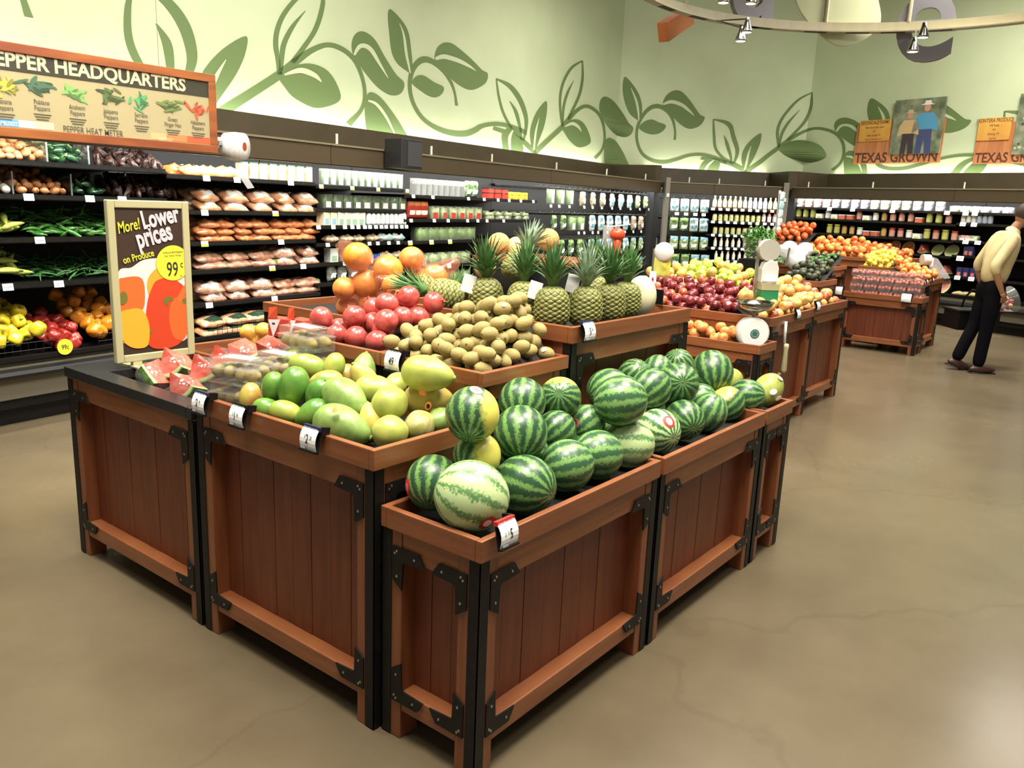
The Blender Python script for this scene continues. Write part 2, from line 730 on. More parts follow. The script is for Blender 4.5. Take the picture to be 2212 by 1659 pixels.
def stroke(pts, widths, n=8):
    p = spline([(x, y, w) for (x, y), w in zip(pts, widths)], n)
    L_, R_ = [], []
    for i, (x, y, w) in enumerate(p):
        a, b = p[max(i - 1, 0)], p[min(i + 1, len(p) - 1)]
        dx, dy = b[0] - a[0], b[1] - a[1]
        l = sqrt(dx * dx + dy * dy) or 1
        L_.append((x - dy / l * w / 2, y + dx / l * w / 2))
        R_.append((x + dy / l * w / 2, y - dx / l * w / 2))
    return L_, R_


STEMS = [([(240, 650), (330, 680), (400, 712), (480, 760), (540, 815), (580, 860)], (30, 34, 36, 38, 38, 30)),
         ([(570, 855), (620, 800), (700, 725), (790, 640), (850, 570), (910, 508), (975, 476), (1040, 500), (1095, 560), (1122, 650), (1126, 750), (1103, 830), (1050, 893)], (40, 40, 38, 38, 34, 30, 28, 26, 24, 20, 18, 18, 26)),
         ([(1686, 745), (1690, 680), (1672, 590), (1632, 520), (1570, 480), (1510, 482), (1455, 522), (1410, 590), (1385, 670), (1388, 760), (1425, 850), (1500, 905), (1600, 922), (1700, 900), (1800, 868), (1900, 862), (2000, 885), (2100, 925)], (20, 16, 22, 30, 34, 34, 30, 26, 22, 22, 24, 28, 30, 28, 24, 24, 26, 30)),
         ([(265, 258), (285, 400), (325, 540), (400, 670), (480, 750)], (10, 18, 20, 20, 22)),
         ([(265, 258), (370, 315), (450, 420), (498, 550), (502, 650), (482, 750)], (10, 34, 38, 32, 24, 16)),
         ([(372, 436), (420, 520), (452, 640), (466, 740)], (4, 26, 20, 12)),
         ([(950, 115), (865, 170), (805, 270), (776, 380), (774, 500), (790, 640)], (12, 22, 22, 20, 18, 14)),
         ([(950, 115), (952, 250), (928, 380), (880, 490), (835, 580)], (10, 20, 22, 22, 22)),
         ([(882, 272), (832, 370), (800, 490), (793, 640)], (4, 20, 20, 14))]
LEAVES = [([(555, 835), (533, 720), (545, 620), (592, 510), (662, 435), (668, 520), (645, 640), (605, 750), (575, 840)], ([(605, 568), (578, 680), (562, 825)], (3, 16, 12))),
          ([(788, 645), (830, 600), (900, 580), (960, 612), (1000, 685), (1017, 762), (970, 797), (910, 802), (850, 752), (812, 695)], ([(808, 640), (868, 616), (915, 640), (942, 682)], (8, 26, 22, 4))),
          ([(1092, 545), (1085, 465), (1105, 412), (1145, 402), (1205, 442), (1272, 530), (1320, 610), (1357, 652), (1332, 708), (1272, 724), (1200, 690), (1140, 622), (1108, 562)], ([(1094, 532), (1128, 478), (1180, 490), (1230, 560), (1270, 632)], (10, 22, 24, 18, 4))),
          ([(1130, 760), (1160, 728), (1212, 750), (1262, 820), (1302, 900), (1330, 985), (1240, 985), (1140, 970), (1122, 850)], ([(1140, 775), (1180, 792), (1220, 850), (1252, 930)], (10, 18, 16, 6))),
          ([(1395, 590), (1330, 540), (1290, 450), (1271, 340), (1288, 243), (1350, 300), (1402, 382), (1426, 470), (1424, 540), (1410, 598)], ([(1338, 332), (1378, 430), (1396, 520), (1400, 592)], (4, 18, 16, 8))),
          ([(1402, 650), (1440, 602), (1500, 582), (1560, 605), (1617, 630), (1590, 677), (1530, 702), (1460, 692)], None),
          ([(1590, 458), (1620, 390), (1680, 352), (1740, 360), (1800, 420), (1850, 490), (1890, 545), (1926, 566), (1900, 620), (1850, 650), (1790, 655), (1720, 612), (1650, 540), (1610, 492)], ([(1594, 462), (1660, 442), (1740, 466), (1800, 512), (1840, 552)], (16, 28, 28, 20, 4))),
          ([(2040, 905), (1970, 890), (1910, 920), (1875, 985), (1862, 1030), (2000, 1040), (2040, 970)], ([(2000, 905), (1950, 950), (1915, 1020)], (6, 20, 14)))]


def wallpt(u, z, off):
    if u <= S_L1:
        return 'L', fpt('L', u, WDEP - off, z)
    u2 = u - S_L1 + S_D0
    if u2 <= S_D1:
        return 'D', fpt('D', u2, WDEP - off, z)
    return 'R', fpt('R', u2 - S_D1 + S_R0, WDEP - off, z)


VP = {'L': MB(), 'D': MB(), 'R': MB()}


def quad(b, pts, off, ma):
    w = [wallpt(u, z, off) for u, z in pts]
    b[w[0][0]].add([p for _, p in w], [tuple(range(len(w)))], ma)


def polyfill(pts):
    """triangles of a simple outline"""
    from mathutils.geometry import tessellate_polygon
    return tessellate_polygon([[Vector((x, y, 0)) for x, y in pts]])


def paint(k, du=0):
    m = lambda x, y: (lambda q: (q[0] + du, q[1]))(unroll(*vmap(k, x, y)))
    for i_, (pts, ws) in enumerate(STEMS):
        if k == 'A' and i_ == 0:
            continue
        if du < -1 and i_ == 2:
            pts, ws = pts[:11], ws[:11]
        L_, R_ = stroke(pts, ws)
        L_ = [m(*p) for p in L_]
        R_ = [m(*p) for p in R_]
        for i in range(len(L_) - 1):
            quad(VP, [L_[i], L_[i + 1], R_[i + 1], R_[i]], .004, LEAF)
    for out, vein in (LEAVES[:-1] if du < -1 else LEAVES):
        o = [m(*p) for p in spline(out, 4, True)]
        for t in polyfill(o):
            quad(VP, [o[i] for i in t], .003, LEAF)
        if vein:
            L_, R_ = stroke(*vein)
            L_ = [m(*p) for p in L_]
            R_ = [m(*p) for p in R_]
            for i in range(len(L_) - 1):
                quad(VP, [L_[i], L_[i + 1], R_[i + 1], R_[i]], .006, WALLM)


for k_, du_ in (('A', 0), ('B', 0), ('C', 0), ('A', -5.65), ('C', 5.5)):
    paint(k_, du_)
for k_, w_ in (('L', wallL), ('D', wallD), ('R', wallR)):
    VP[k_].build('vine_mural', w_)

# ------------------------------------------------------------------ brown soffit over the cases
for fr, s0, s1, nm in (('L', -2, LEN_L + .3, 'trim_1'), ('D', -.1, LEN_D + .1, 'trim_2'), ('R', -.3, LEN_R, 'trim_3')):
    b = MB()
    b.box((s0, WDEP - .22, 1.98), (s1, WDEP - .18, 2.34), BROWN, FR[fr])
    b.box((s0, .05, 2.0), (s1, WDEP - .18, 2.04), BROWN, FR[fr])
    struct(b.build(nm))


# ------------------------------------------------------------------ refrigerated cases
def case(fr, s0, s1, label, shelves, deck=.42, name='refrigerated_case', pegs=()):
    t = thing(name, label, 'refrigerated case', M=FR[fr] @ Matrix.Translation((s0, 0, 0)), group='refrigerated wall cases')
    L_ = s1 - s0
    g = .004
    b = MB()
    b.box((g, .95, .30), (L_ - g, .98, 2.0), CASEB)
    b.box((g, .02, 1.98), (L_ - g, .95, 2.0), CASEB)
    b.build('back_panel', t)
    b = MB()
    b.box((g, .12, 0), (L_ - g, .95, .12), BLACK)
    b.box((g, .06, .12), (L_ - g, .12, .2), BLACK)
    b.build('kick_plate', t)
    b = MB()
    b.box((g, .03, .19), (L_ - g, .95, .33), CASEG)
    b.build('lower_panel', t)
    b = MB()
    b.prism([(0, 0), (.05, .012), (.062, .035), (.05, .058), (0, .07)], 0, L_ - 2 * g, BLACK, Matrix.Translation((g, .03, .325)) @ Matrix.Rotation(pi / 2, 4, 'Z') @ Matrix.Rotation(0, 4, 'X') @ Matrix.Diagonal((-1, -1, 1, 1)) @ Matrix.Rotation(0, 4, 'Y'))
    b.build('bumper', t)
    b = MB()
    b.box((g, .03, .395), (L_ - g, .06, deck + .02), CASEG)
    b.box((g, .03, deck - .03), (L_ - g, .95, deck), BLACK)
    b.box((g, .02, deck + .0), (L_ - g, .045, deck + .03), BLACK)
    b.build('deck', t)
    b = MB()
    b.box((g, 0, 1.865), (L_ - g, .035, 2.05), BROWN2)
    b.box((g, -.012, 2.045), (L_ - g, .04, 2.062), mat('fascia_rail', '#8d826b', .3, metal=.5))
    b.box((g, -.008, 1.875), (L_ - g, .0, 1.885), BROWN)
    f = b.build('canopy_fascia', t)
    b = MB()
    b.tube([(.03, .12, 1.95), (L_ - .03, .12, 1.95)], .012, mat('tube_glow', '#fff8ea', .5, emit=6), 8)
    b.build('light_tube', t)
    for z, d0 in shelves:
        b = MB()
        b.box((g, d0 + .012, z - .022), (L_ - g, .95, z), BLACK)
        b.box((g, d0, z - .034), (L_ - g, d0 + .012, z + .004), BLACK)
        s = b.build('shelf', t)
        c = MB()
        c.box((g, d0 - .004, z - .028), (L_ - g, d0, z - .002), BLACKM)
        c.build('price_rail', s)
    for z in pegs:
        b = MB()
        b.box((g, .90, z - .01), (L_ - g, .93, z + .02), BLACKM)
        n = int(L_ / .17)
        for i in range(n):
            x = (i + .5) * L_ / n
            b.tube([(x, .92, z), (x, .22, z), (x, .20, z + .02)], .004, STEEL, 5)
        b.build('peg_rail', t)
    return t


SHA = [(1.74, .20), (1.52, .20), (1.235, .18), (.935, .15)]
SHB = [(1.707, .2), (1.432, .2), (1.18, .2), (.95, .18), (.68, .15)]
SHC = [(1.688, .2), (1.47, .2), (1.31, .18), (1.14, .2), (.95, .2), (.757, .18)]
SHD = [(1.635, .2), (1.375, .2), (1.133, .2), (.85, .2), (.62, .2)]
case('L', -1.2, 3.50, 'black refrigerated wall case with loose peppers, behind the hanging pepper sign', SHA, .44)
case('L', 3.50, 5.10, 'black refrigerated case of carrot bags, beside the standing sale sign', SHB, .40)
case('L', 5.10, 6.42, 'refrigerated case with the thick white shelf edge, beside the carrots', SHC, .42)
case('L', 6.42, 9.30, 'refrigerated case of boxed salads and mushrooms, behind the pineapples', SHD, .42)
case('L', 9.30, LEN_L - .02, 'refrigerated case of bagged salads hanging on pegs, far end of the long wall', [], .42, pegs=(1.83, 1.47, 1.09, .74))
case('D', .02, .96, 'narrow corner case of bagged salads between the two grey posts', [], .42, pegs=(1.80, 1.45, 1.10, .78))
case('D', .96, LEN_D - .02, 'corner case of bottled dressings on white-tagged shelves', [(1.64, .2), (1.41, .2), (1.175, .2), (.94, .2), (.708, .2)], .46)
case('R', .02, 2.98, 'refrigerated case of jars and cut melon on the far right wall', [(1.72, .18), (1.535, .18), (1.285, .18), (1.05, .18), (.75, .16)], .47)
case('R', 2.98, LEN_R, 'refrigerated case of small packs behind the man in the yellow shirt', [(1.72, .18), (1.56, .18), (1.30, .18), (1.08, .18), (.76, .16)], .47)
pp = Proto('support_post', 'post', None)
for (x, y, lab) in ((1430.5, 460, 'slim grey upright post at the start of the corner case'), (1706, 460, 'slim grey upright post between dressings and jars')):
    b = MB()
    gm = mat('post_grey', '#8a857a', .4, metal=.4)
    b.box((-.045, -.03, 0), (.045, .03, 2.13), gm)
    q = fpt('L', LEN_L - .03, -.12, 0) if x < 1500 else fpt('R', 0, -.12, 0)
    o = b.build('support_post', None, bevel=.004, M=Matrix.Translation(q) @ Matrix.Rotation(-.5 if x < 1500 else -1.4, 4, 'Z'))
    tag(o, lab, 'post', 'support posts')
    c = MB()
    c.box((-.02, -.05, 1.80), (.02, -.03, 1.86), WHITE)
    c.build('switch_plate', o)
for nm, (fa, sa), (fb, sb) in (('trim_4', ('L', LEN_L - .015), ('D', .015)), ('trim_5', ('D', LEN_D - .015), ('R', .015))):
    c = MB()
    P_ = [fpt(fa, sa, .12, 0), fpt(fa, sa, 1.17, 0), fpt(fb, sb, 1.17, 0), fpt(fb, sb, .12, 0)]
    for z0, z1, ma in ((0, 1.97, CASEB), (1.97, 2.34, BROWN)):
        c.add([(p.x, p.y, z0) for p in P_] + [(p.x, p.y, z1) for p in P_], [(0, 1, 2, 3), (7, 6, 5, 4), (0, 4, 5, 1), (1, 5, 6, 2), (2, 6, 7, 3), (3, 7, 4, 0)], ma)
    struct(c.build(nm))
# thin rods that carry the canopy rail
b = MB()
b.tube([(0, 0, 0), (0, 0, .095)], .012, mat('rod_white', '#c9c3b4', .4), 8)
rod = Proto('canopy_rod', 'rod', b.mesh('canopy_rod'))
R_ = []
for fr, ss in (('L', (5.2, 6.65, 7.85, 9.47, 11.08, 12.62)), ('D', (.5, 1.05, 1.9)), ('R', (.35, 1.6, 3.1))):
    for s in ss:
        R_.append(rod.put(FR[fr] @ Matrix.Translation((s, .02, 2.06)), None, 'short rods on the canopy rail'))
seq(R_, 'short pale rod standing on the canopy rail', 'along the wall cases')


# ------------------------------------------------------------------ wooden produce bins
def bracket(mb, M, ax, az, arm=.105, w=.042):
    """L-shaped black corner plate in local xz; ax, az = +1/-1 the way the arms run"""
    c = .025
    P = [(0, 0), (arm, 0), (arm + c, w * .9), (w + .006, w), (w, w + .006), (w * .9, arm + c), (0, arm)]
    P = [(x * ax, z * az) for x, z in P]
    if ax * az < 0:
        P.reverse()
    mb.prism(P, -.004, .002, BLACKM, M)


def wood_bin(x0, x1, y0, y1, zt, label, faces='xy', rim=.063, over=.012, top='tray', trays=None, rz=0, org=None, group='cedar produce bins'):
    """faces: x = the side facing -x, y = the side facing -y, X / Y the opposite ones"""
    t = thing('produce_bin', label, 'produce bin', (x0, y0, 0) if org is None else org, rz, group)
    W, D = x1 - x0, y1 - y0
    zb = zt - rim                                  # underside of the tray
    lw = .075
    for lx in (0, W - lw):
        for ly in (0, D - lw):
            MB().box((lx, ly, 0), (lx + lw, ly + lw, zb), WOOD_V).build('leg', t, bevel=.003)
    sides = {'y': (Matrix.Identity(4), W), 'x': (Matrix.Translation((0, D, 0)) @ Matrix.Rotation(-pi / 2, 4, 'Z'), D),
             'Y': (Matrix.Translation((W, D, 0)) @ Matrix.Rotation(pi, 4, 'Z'), W), 'X': (Matrix.Translation((W, 0, 0)) @ Matrix.Rotation(pi / 2, 4, 'Z'), D)}
    for k, (M, L_) in sides.items():
        full = k in faces
        MB().box((lw, .003, zb - .085), (L_ - lw, .028, zb - .001), WOOD_H, M).build('apron', t, bevel=.003)
        if not full:
            MB().box((lw, .05, .10), (L_ - lw, .06, zb - .08), WOOD_P, M).build('panel', t)
            continue
        MB().box((lw, .003, .095), (L_ - lw, .07, .16), WOOD_H, M).build('bottom_rail', t, bevel=.004)
        b = MB()
        n = max(3, round(L_ / .12))
        for i in range(n):
            a = lw * .9 + (L_ - 1.8 * lw) * i / n
            e = lw * .9 + (L_ - 1.8 * lw) * (i + 1) / n
            b.box((a + .0012, .055 + .001 * (i % 2), .13), (e - .0012, .07, zb - .06), WOOD_P, M)
        b.build('panel', t)
        for cx in (0, 1):
            for cz in (0, 1):
                b = MB()
                xx = .012 if cx == 0 else L_ - .012
                zz = .125 if cz == 0 else zb - .05
                bracket(b, M @ Matrix.Translation((xx + (.03 if cx == 0 else -.03), -.001, zz)), 1 if cx == 0 else -1, 1 if cz == 0 else -1)
                for q in (.012, .09):
                    for a, e in ((q, .02), (.02, q)):
                        b.cb((xx + (.03 + a) * (1 if cx == 0 else -1), -.006, zz + e * (1 if cz == 0 else -1)), (.006, .003, .006), STEEL, M)
                b.build('corner_bracket', t)
    for lx, ly, sx, sy in ((0, 0, 1, 1), (W, 0, -1, 1), (0, D, 1, -1), (W, D, -1, -1)):
        b = MB()
        a = .036
        b.box((min(lx - .003 * sx, lx + a * sx), min(ly - .003 * sy, ly), .005), (max(lx - .003 * sx, lx + a * sx), max(ly - .003 * sy, ly), zb - .004), BLACKM)
        b.box((min(lx - .003 * sx, lx), min(ly - .003 * sy, ly + a * sy), .005), (max(lx - .003 * sx, lx), max(ly - .003 * sy, ly + a * sy), zb - .004), BLACKM)
        b.build('corner_post', t)
    if top == 'tray':
        for (u0, u1, v0, v1) in (trays or [(0, W, 0, D)]):
            tr(t, u0 - (over if u0 == 0 and 'x' in faces else 0), u1 + (over if u1 == W and 'X' in faces else 0), v0 - (over if v0 == 0 and 'y' in faces else 0), v1, zb, zt)
    elif top == 'well':
        b = MB()
        o, r, th = .012, .03, .045
        z0, z1 = zt - th, zt
        for a, e in (((-o, 0), (W, r)), ((-o, D - .2), (W, D + o)), ((-o, r), (.075, D - .2)), ((W - r, r), (W, D - .2))):
            b.box((a[0], a[1], z0), (e[0], e[1], z1), mat('counter_black', '#1c1c1d', .34, '#242426', 60))
        b.build('counter_top', t, bevel=.004)
        MB().box((.05, r, zt - .09), (W - r, D - .15, zt - .08), DARK).build('well_floor', t)
    return t


def tr(t, a, b_, c, d, zb, zt):
    th = .022
    m = MB()
    m.box((a, c, zb), (b_, c + th, zt), WOOD_H)
    m.box((a, d - th, zb), (b_, d, zt), WOOD_H)
    m.box((a, c + th, zb), (a + th, d - th, zt), WOOD_H)
    m.box((b_ - th, c + th, zb), (b_, d - th, zt), WOOD_H)
    o = m.build('tray_rim', t, bevel=.003)
    MB().box((a + th, c + th, zb - .002), (b_ - th, d - th, zb + .012), DARK).build('tray_liner', t)


# island one
wood_bin(1.536, 2.500, 1.275, 1.645, .735, 'low cedar bin of watermelons nearest the camera, priced two for five', 'xy')
wood_bin(2.526, 3.470, 1.275, 1.645, .735, 'low cedar bin of watermelons behind the nearest one, in the middle of the row', 'y')
wood_bin(3.492, 3.815, 1.275, 2.20, .735, 'narrow low bin with the yellow squash at the end of the watermelon row', 'y')
wood_bin(1.512, 1.985, 1.660, 2.575, .9025, 'cedar bin of mangoes and papayas with three price tags', 'xy')
wood_bin(1.512, 1.985, 2.600, 3.572, .846, 'black-topped cedar bin of wrapped melon pieces under the sale sign', 'x', rim=.045, top='well')
BIN_KIWI = wood_bin(2.000, 2.485, 1.680, 2.150, 1.053, 'raised cedar bin heaped with kiwifruit', 'xy', rim=.05)
BIN_POM = wood_bin(2.000, 2.485, 2.155, 2.640, 1.053, 'raised cedar bin of pomegranates beside the kiwifruit', 'x', rim=.05)
wood_bin(2.500, 3.455, 1.672, 2.640, 1.158, 'tallest cedar bin in front, crowded with pineapples', 'xy')
wood_bin(2.000, 2.485, 2.660, 3.572, .88, 'cedar bin behind the wrapped melon pieces, with net bags of yellow fruit', 'x')
wood_bin(2.500, 3.455, 2.660, 3.572, 1.053, 'cedar bin of bagged grapefruit behind the pomegranates', 'x', rim=.05)


# ------------------------------------------------------------------ fruit
def vdir(dx, dy, dz):
    """direction in the camera's own terms: right, up, away"""
    return (rtv * dx + upv * dy + fwv * dz).normalized()


def basis(z, x=None):
    z = Vector(z).normalized()
    x = Vector(x) if x is not None else z.orthogonal()
    y = z.cross(x).normalized()
    x = y.cross(z)
    return Matrix((x, y, z)).transposed().to_4x4()


def TRS(p, R=None, s=1.0):
    s = s if isinstance(s, (tuple, list)) else (s, s, s)
    return Matrix.Translation(p) @ (R if R is not None else Matrix.Identity(4)) @ Matrix.Diagonal((*s, 1))


def rnd_rot(rg, flat=False):
    z = Vector((rg.gauss(0, 1), rg.gauss(0, 1), rg.gauss(0, .25 if flat else 1)))
    return basis(z, Vector((rg.gauss(0, 1), rg.gauss(0, 1), rg.gauss(0, 1))))


def patch(mb, d, a, b, ma, off=1.012, ez=1.0, roll=0.0, n=6):
    """a small round sticker lying on the unit sphere in direction d"""
    R = basis(d) @ Matrix.Rotation(roll, 4, 'Z')
    vs, fs = [], []
    for i in range(4):
        for j in range(12):
            q = i / 3
            t = 2 * pi * j / 12
            v = Vector((a * q * cos(t), b * q * sin(t), 1)).normalized() * off
            v = R.to_3x3() @ v
            vs.append((v.x, v.y, v.z * ez))
    for i in range(3):
        for j in range(12):
            fs.append((i * 12 + j, i * 12 + (j + 1) % 12, (i + 1) * 12 + (j + 1) % 12, (i + 1) * 12 + j))
    mb.add(vs, fs, ma)


def sticker(o, wd, a, b, ma, name='sticker', label=None, ez=1.0, ma2=None, roll=0.0):
    R = o.matrix_basis.to_3x3()
    d = (R.inverted() @ Vector(wd)).normalized()
    m = MB()
    patch(m, d, a, b, ma, 1.012, ez, roll)
    if ma2:
        patch(m, d, a * .62, b * .5, ma2, 1.02, ez, roll)
    s = m.build(name, o, True)
    if label:
        s['label'] = label
    return s


MD = melon_mat('melon_dark', '#2a4a30', '#6f974f', 13, .34, 4.5)
MD2 = melon_mat('melon_mid', '#34583a', '#789f58', 12, .22, 5.0)
ML = melon_mat('melon_pale', '#54804a', '#b7cb90', 10, -.66, 4.0)
MS = melon_mat('melon_pale_striped', '#376338', '#b2ca8e', 13, -.10, 4.5)
MY = melon_mat('melon_bellied', '#2a4a30', '#6f974f', 13, .34, 4.5, '#cfc75a')
MGREEN = mat('melon_green', '#79a843', .35, '#98bd55', 3, .3, .7)
STEMB = mat('dry_stem', '#6b5a34', .8)


def melon_mesh(ma, ez=1.06):
    b = MB()
    pr = []
    for j in range(25):
        t = pi * j / 24
        r = sin(t)
        z = -cos(t) * ez * (1 - .05 * math.exp(-(sin(t) / .12) ** 2))
        pr.append((r, z))
    b.lathe(pr, 36, ma)
    return b.mesh('watermelon', True, True)


def melon_stem():
    b = MB()
    b.lathe([(0, 1.012), (.05, 1.015), (.045, 1.03), (0, 1.05)], 10, STEMB)
    return b.mesh('stem', True)


mstem = melon_stem()
MEL = {k: Proto('watermelon', 'watermelon', melon_mesh(m_), [('stem', mstem)]) for k, m_ in (('D', MD), ('M', MD2), ('L', ML), ('S', MS), ('Y', MY))}
MP = [(1.627, 1.39, .801, .097), (1.649, 1.56, .793, .077), (1.783, 1.508, .856, .069), (1.872, 1.39, .771, .089), (2.091, 1.39, .782, .082), (2.274, 1.39, .777, .082), (2.484, 1.39, .772, .086), (2.703, 1.39, .777, .081), (2.918, 1.39, .779, .078), (3.141, 1.39, .771, .078), (3.4, 1.42, .756, .077), (3.548, 1.393, .771, .079), (3.72, 1.36, .782, .074), (1.747, 1.5, .993, .077), (1.969, 1.488, .894, .083), (2.081, 1.572, .961, .076), (2.284, 1.561, .942, .072), (2.197, 1.513, .852, .066), (2.382, 1.512, .841, .066), (2.441, 1.412, .934, .088), (2.638, 1.58, .913, .08), (2.777, 1.476, .913, .079), (2.854, 1.595, .934, .067), (3.002, 1.471, .902, .084), (3.057, 1.599, .929, .063), (3.239, 1.595, .93, .067), (3.433, 1.52, .883, .093), (3.288, 1.5, .783, .068)]
MK = [('L', (.85, -.35, .1), None, 'big pale watermelon at the near corner with a round red sticker'),
      ('D', (-.1, -.75, -.65), None, 'dark striped watermelon with a square red tag, touching the near left corner'),
      ('Y', (-.4, -.5, -.6), (.7, .2, -.5), 'half-hidden watermelon with a yellow cheek behind the big pale one'),
      ('D', (.75, -.2, -.5), None, 'large dark striped watermelon directly right of the big pale one'),
      ('M', (.9, .2, .2), None, 'second dark watermelon along the rim from the big pale one'),
      ('M', (.95, .1, .3), None, 'third dark watermelon along the rim, next to a smooth pale one'),
      ('L', (.95, -.05, .2), None, 'smooth pale watermelon at the seam between the two low bins'),
      ('S', (.5, -.25, -.8), None, 'pale watermelon with fine dark stripes and a red and white sticker'),
      ('D', (.25, -.35, -.9), None, 'dark watermelon showing a star of stripes, right of the finely striped pale one'),
      ('M', (.4, .8, -.2), None, 'dark watermelon along the rim, fourth from the yellow squash'),
      ('Y', (.6, .5, .2), (-.5, .7, -.3), 'watermelon along the rim with a small yellow patch, third from the squash'),
      ('D', (.85, .1, -.45), None, 'striped watermelon along the rim touching the yellow squash'), None,
      ('Y', (-.1, -.75, -.6), (.75, -.35, -.5), 'high watermelon with a broad yellow patch beside the papayas'),
      ('D', (0, -.75, -.55), None, 'dark watermelon with pale star at its foot, right of the yellow-patched one'),
      ('D', (-.1, -.7, -.6), None, 'dark watermelon tucked right under the corner of the kiwi tray'),
      ('Y', (.1, -.2, .9), (0, .9, -.3), 'watermelon with a yellow top below the right end of the kiwi tray'),
      ('D', (.6, .5, .3), None, 'mostly hidden striped watermelon in the middle of the near pile'),
      ('M', (.7, .5, .4), None, 'light green watermelon with a round pink sticker in the gap of the pile'),
      ('M', (.95, .1, -.1), None, 'large dark watermelon with level stripes on top of the middle pile'),
      ('M', (.9, .3, .3), None, 'shaded watermelon behind the large one with level stripes'),
      ('D', (.7, .6, .3), None, 'greyish watermelon right of the large one with level stripes'),
      ('D', (.3, .6, -.7), None, 'back row watermelon showing its stem scar below the pineapple bin'),
      ('D', (0, .05, -1), None, 'watermelon with bright star of stripes facing front in the far pile'),
      ('M', (.3, .7, .4), None, 'small back row watermelon between two others under the pineapple bin'),
      ('Y', (.2, -.6, .6), (0, .9, -.2), 'back row watermelon with a yellowish top at the far end of the pineapple bin'),
      ('D', (0, -.85, -.5), None, 'tall-sitting dark watermelon on top of the far pile, near the squash'),
      ('M', (.8, .2, -.3), None, 'watermelon peeping out below the starred one in the far pile')]
FILL = [(2.10, 1.565, .79, .08), (2.33, 1.565, .775, .075), (2.56, 1.55, .785, .078), (2.75, 1.565, .765, .075), (2.93, 1.56, .77, .075), (3.12, 1.56, .77, .078), (1.93, 1.58, .765, .072)]
RED = mat('red_label', '#c22f2a', .5)
PINK = mat('pink_label', '#c9767a', .5)
for i, (q, k) in enumerate(zip(MP, MK)):
    if not k:
        continue
    z = vdir(*k[1])
    x = vdir(*k[2]) if k[2] else None
    o = MEL[k[0]].put(TRS(q[:3], basis(z, x), q[3] * 1.03), k[3], 'watermelons in the low bins')
    if i == 0:
        sticker(o, vdir(.42, -.62, -.66), .19, .26, RED, label='round red sticker', ez=1.06, ma2=WHITE)
    if i == 1:
        sticker(o, vdir(-.86, -.1, -.45), .24, .36, RED, label='square red tag', ez=1.06, ma2=PINK)
    if i == 7:
        sticker(o, vdir(.3, .45, -.8), .3, .3, RED, label='red and white sticker', ez=1.06, ma2=WHITE)
    if i == 13:
        sticker(o, vdir(.15, .88, -.42), .3, .22, WHITE, label='white and pink sticker', ez=1.06, ma2=PINK)
    if i == 18:
        sticker(o, vdir(-.6, .1, -.75), .26, .3, PINK, label='round pink sticker', ez=1.06, ma2=RED)


def papaya_mesh(ma, neck=.75, lob=.02):
    b = MB()
    pr = []
    for j in range(23):
        t = pi * j / 22
        z = -cos(t)
        r = sin(t) ** .82 * (1 + .10 * (-z) - (.30 * neck) * max(0, z) ** 1.3)
        pr.append((max(r, 0) * .68, z * 1.02 + (.06 if j == 22 else 0)))
    b.lathe(pr, 30, ma, None, 1, 1, lambda t, z: 1 + lob * cos(5 * t) * (1 - z * z * .7))
    return b.mesh('papaya', True, True)


def scar_mesh():
    b = MB()
    b.lathe([(.0, .985), (.09, 1.0), (.11, 1.03), (.05, 1.09), (0, 1.07)], 12, mat('papaya_scar', '#8b9448', .6))
    return b.mesh('stem_end', True)


PG = mat('papaya_green', '#6f8a45', .36, '#8aa355', 3.5, .3, .7, vary=.08)
PYG = mat('papaya_yellow_green', '#97a14a', .36, '#adb257', 2.2, .3, .7, vary=.07)
PY = mat('papaya_yellow', '#bda94e', .38, '#c6b160', 3, .35, .65, vary=.05)
PM = mat('papaya_mottled', '#9a984e', .44, '#b3aa80', 4, .45, .7, vary=.05)
sc = scar_mesh()
PAP = {k: Proto('papaya', 'papaya', papaya_mesh(m_), [('stem_end', sc)]) for k, m_ in (('G', PG), ('N', PYG), ('Y', PY), ('M', PM))}


def mango_mesh(ma):
    b = MB()
    b.ball((0, 0, 0), 1, ma, 26, 18)
    out = []
    for x, y, z in b.v:
        f = 1 + .10 * z
        out.append((x * .80 * f + .12 * (1 - z * z) * .6 + .10 * z * z * (1 if z > 0 else -.2), y * .72 * f, z * 1.08))
    b.v = out
    return b.mesh('mango', True, True)


MG = mat('mango_green', '#4e7f33', .3, '#7b9e3f', 1.1, .35, .75, vary=.08)
MGY = mat('mango_lime', '#7f9a40', .3, '#a5a84c', 1.2, .35, .7, vary=.06)
MGO = mat('mango_blush', '#a9a046', .32, '#bd8248', 1.3, .42, .62, vary=.06)
mns = MB().lathe([(0, 1.06), (.05, 1.07), (.045, 1.11), (0, 1.12)], 8, STEMB).mesh('stem', True)
MAN = {k: Proto('mango', 'mango', mango_mesh(m_), [('stem', mns)]) for k, m_ in (('G', MG), ('L', MGY), ('O', MGO))}
QP = [(1.601, 2.387, .905, .042), (1.569, 2.235, .898, .04), (1.579, 2.151, .9, .042), (1.613, 2.063, .906, .045), (1.628, 2.29, .954, .044), (1.641, 2.197, .968, .054), (1.674, 2.103, .96, .049), (1.89, 2.509, .98, .053), (1.824, 2.355, .989, .05), (1.88, 2.281, .99, .045), (1.801, 2.224, .96, .047), (1.891, 2.401, .94, .043), (1.948, 2.3, .943, .043), (1.688, 1.986, .96, .06), (1.596, 1.895, .904, .057), (1.944, 2.193, .987, .047), (1.828, 2.062, .995, .047), (1.808, 1.97, .97, .052), (1.938, 2.014, .97, .039), (1.76, 1.854, .96, .055), (1.675, 1.763, .896, .053), (1.801, 1.763, .898, .047), (1.881, 1.809, 1.044, .054), (1.913, 1.838, .95, .052), (1.681, 1.864, .919, .038), (1.882, 1.748, .904, .038)]
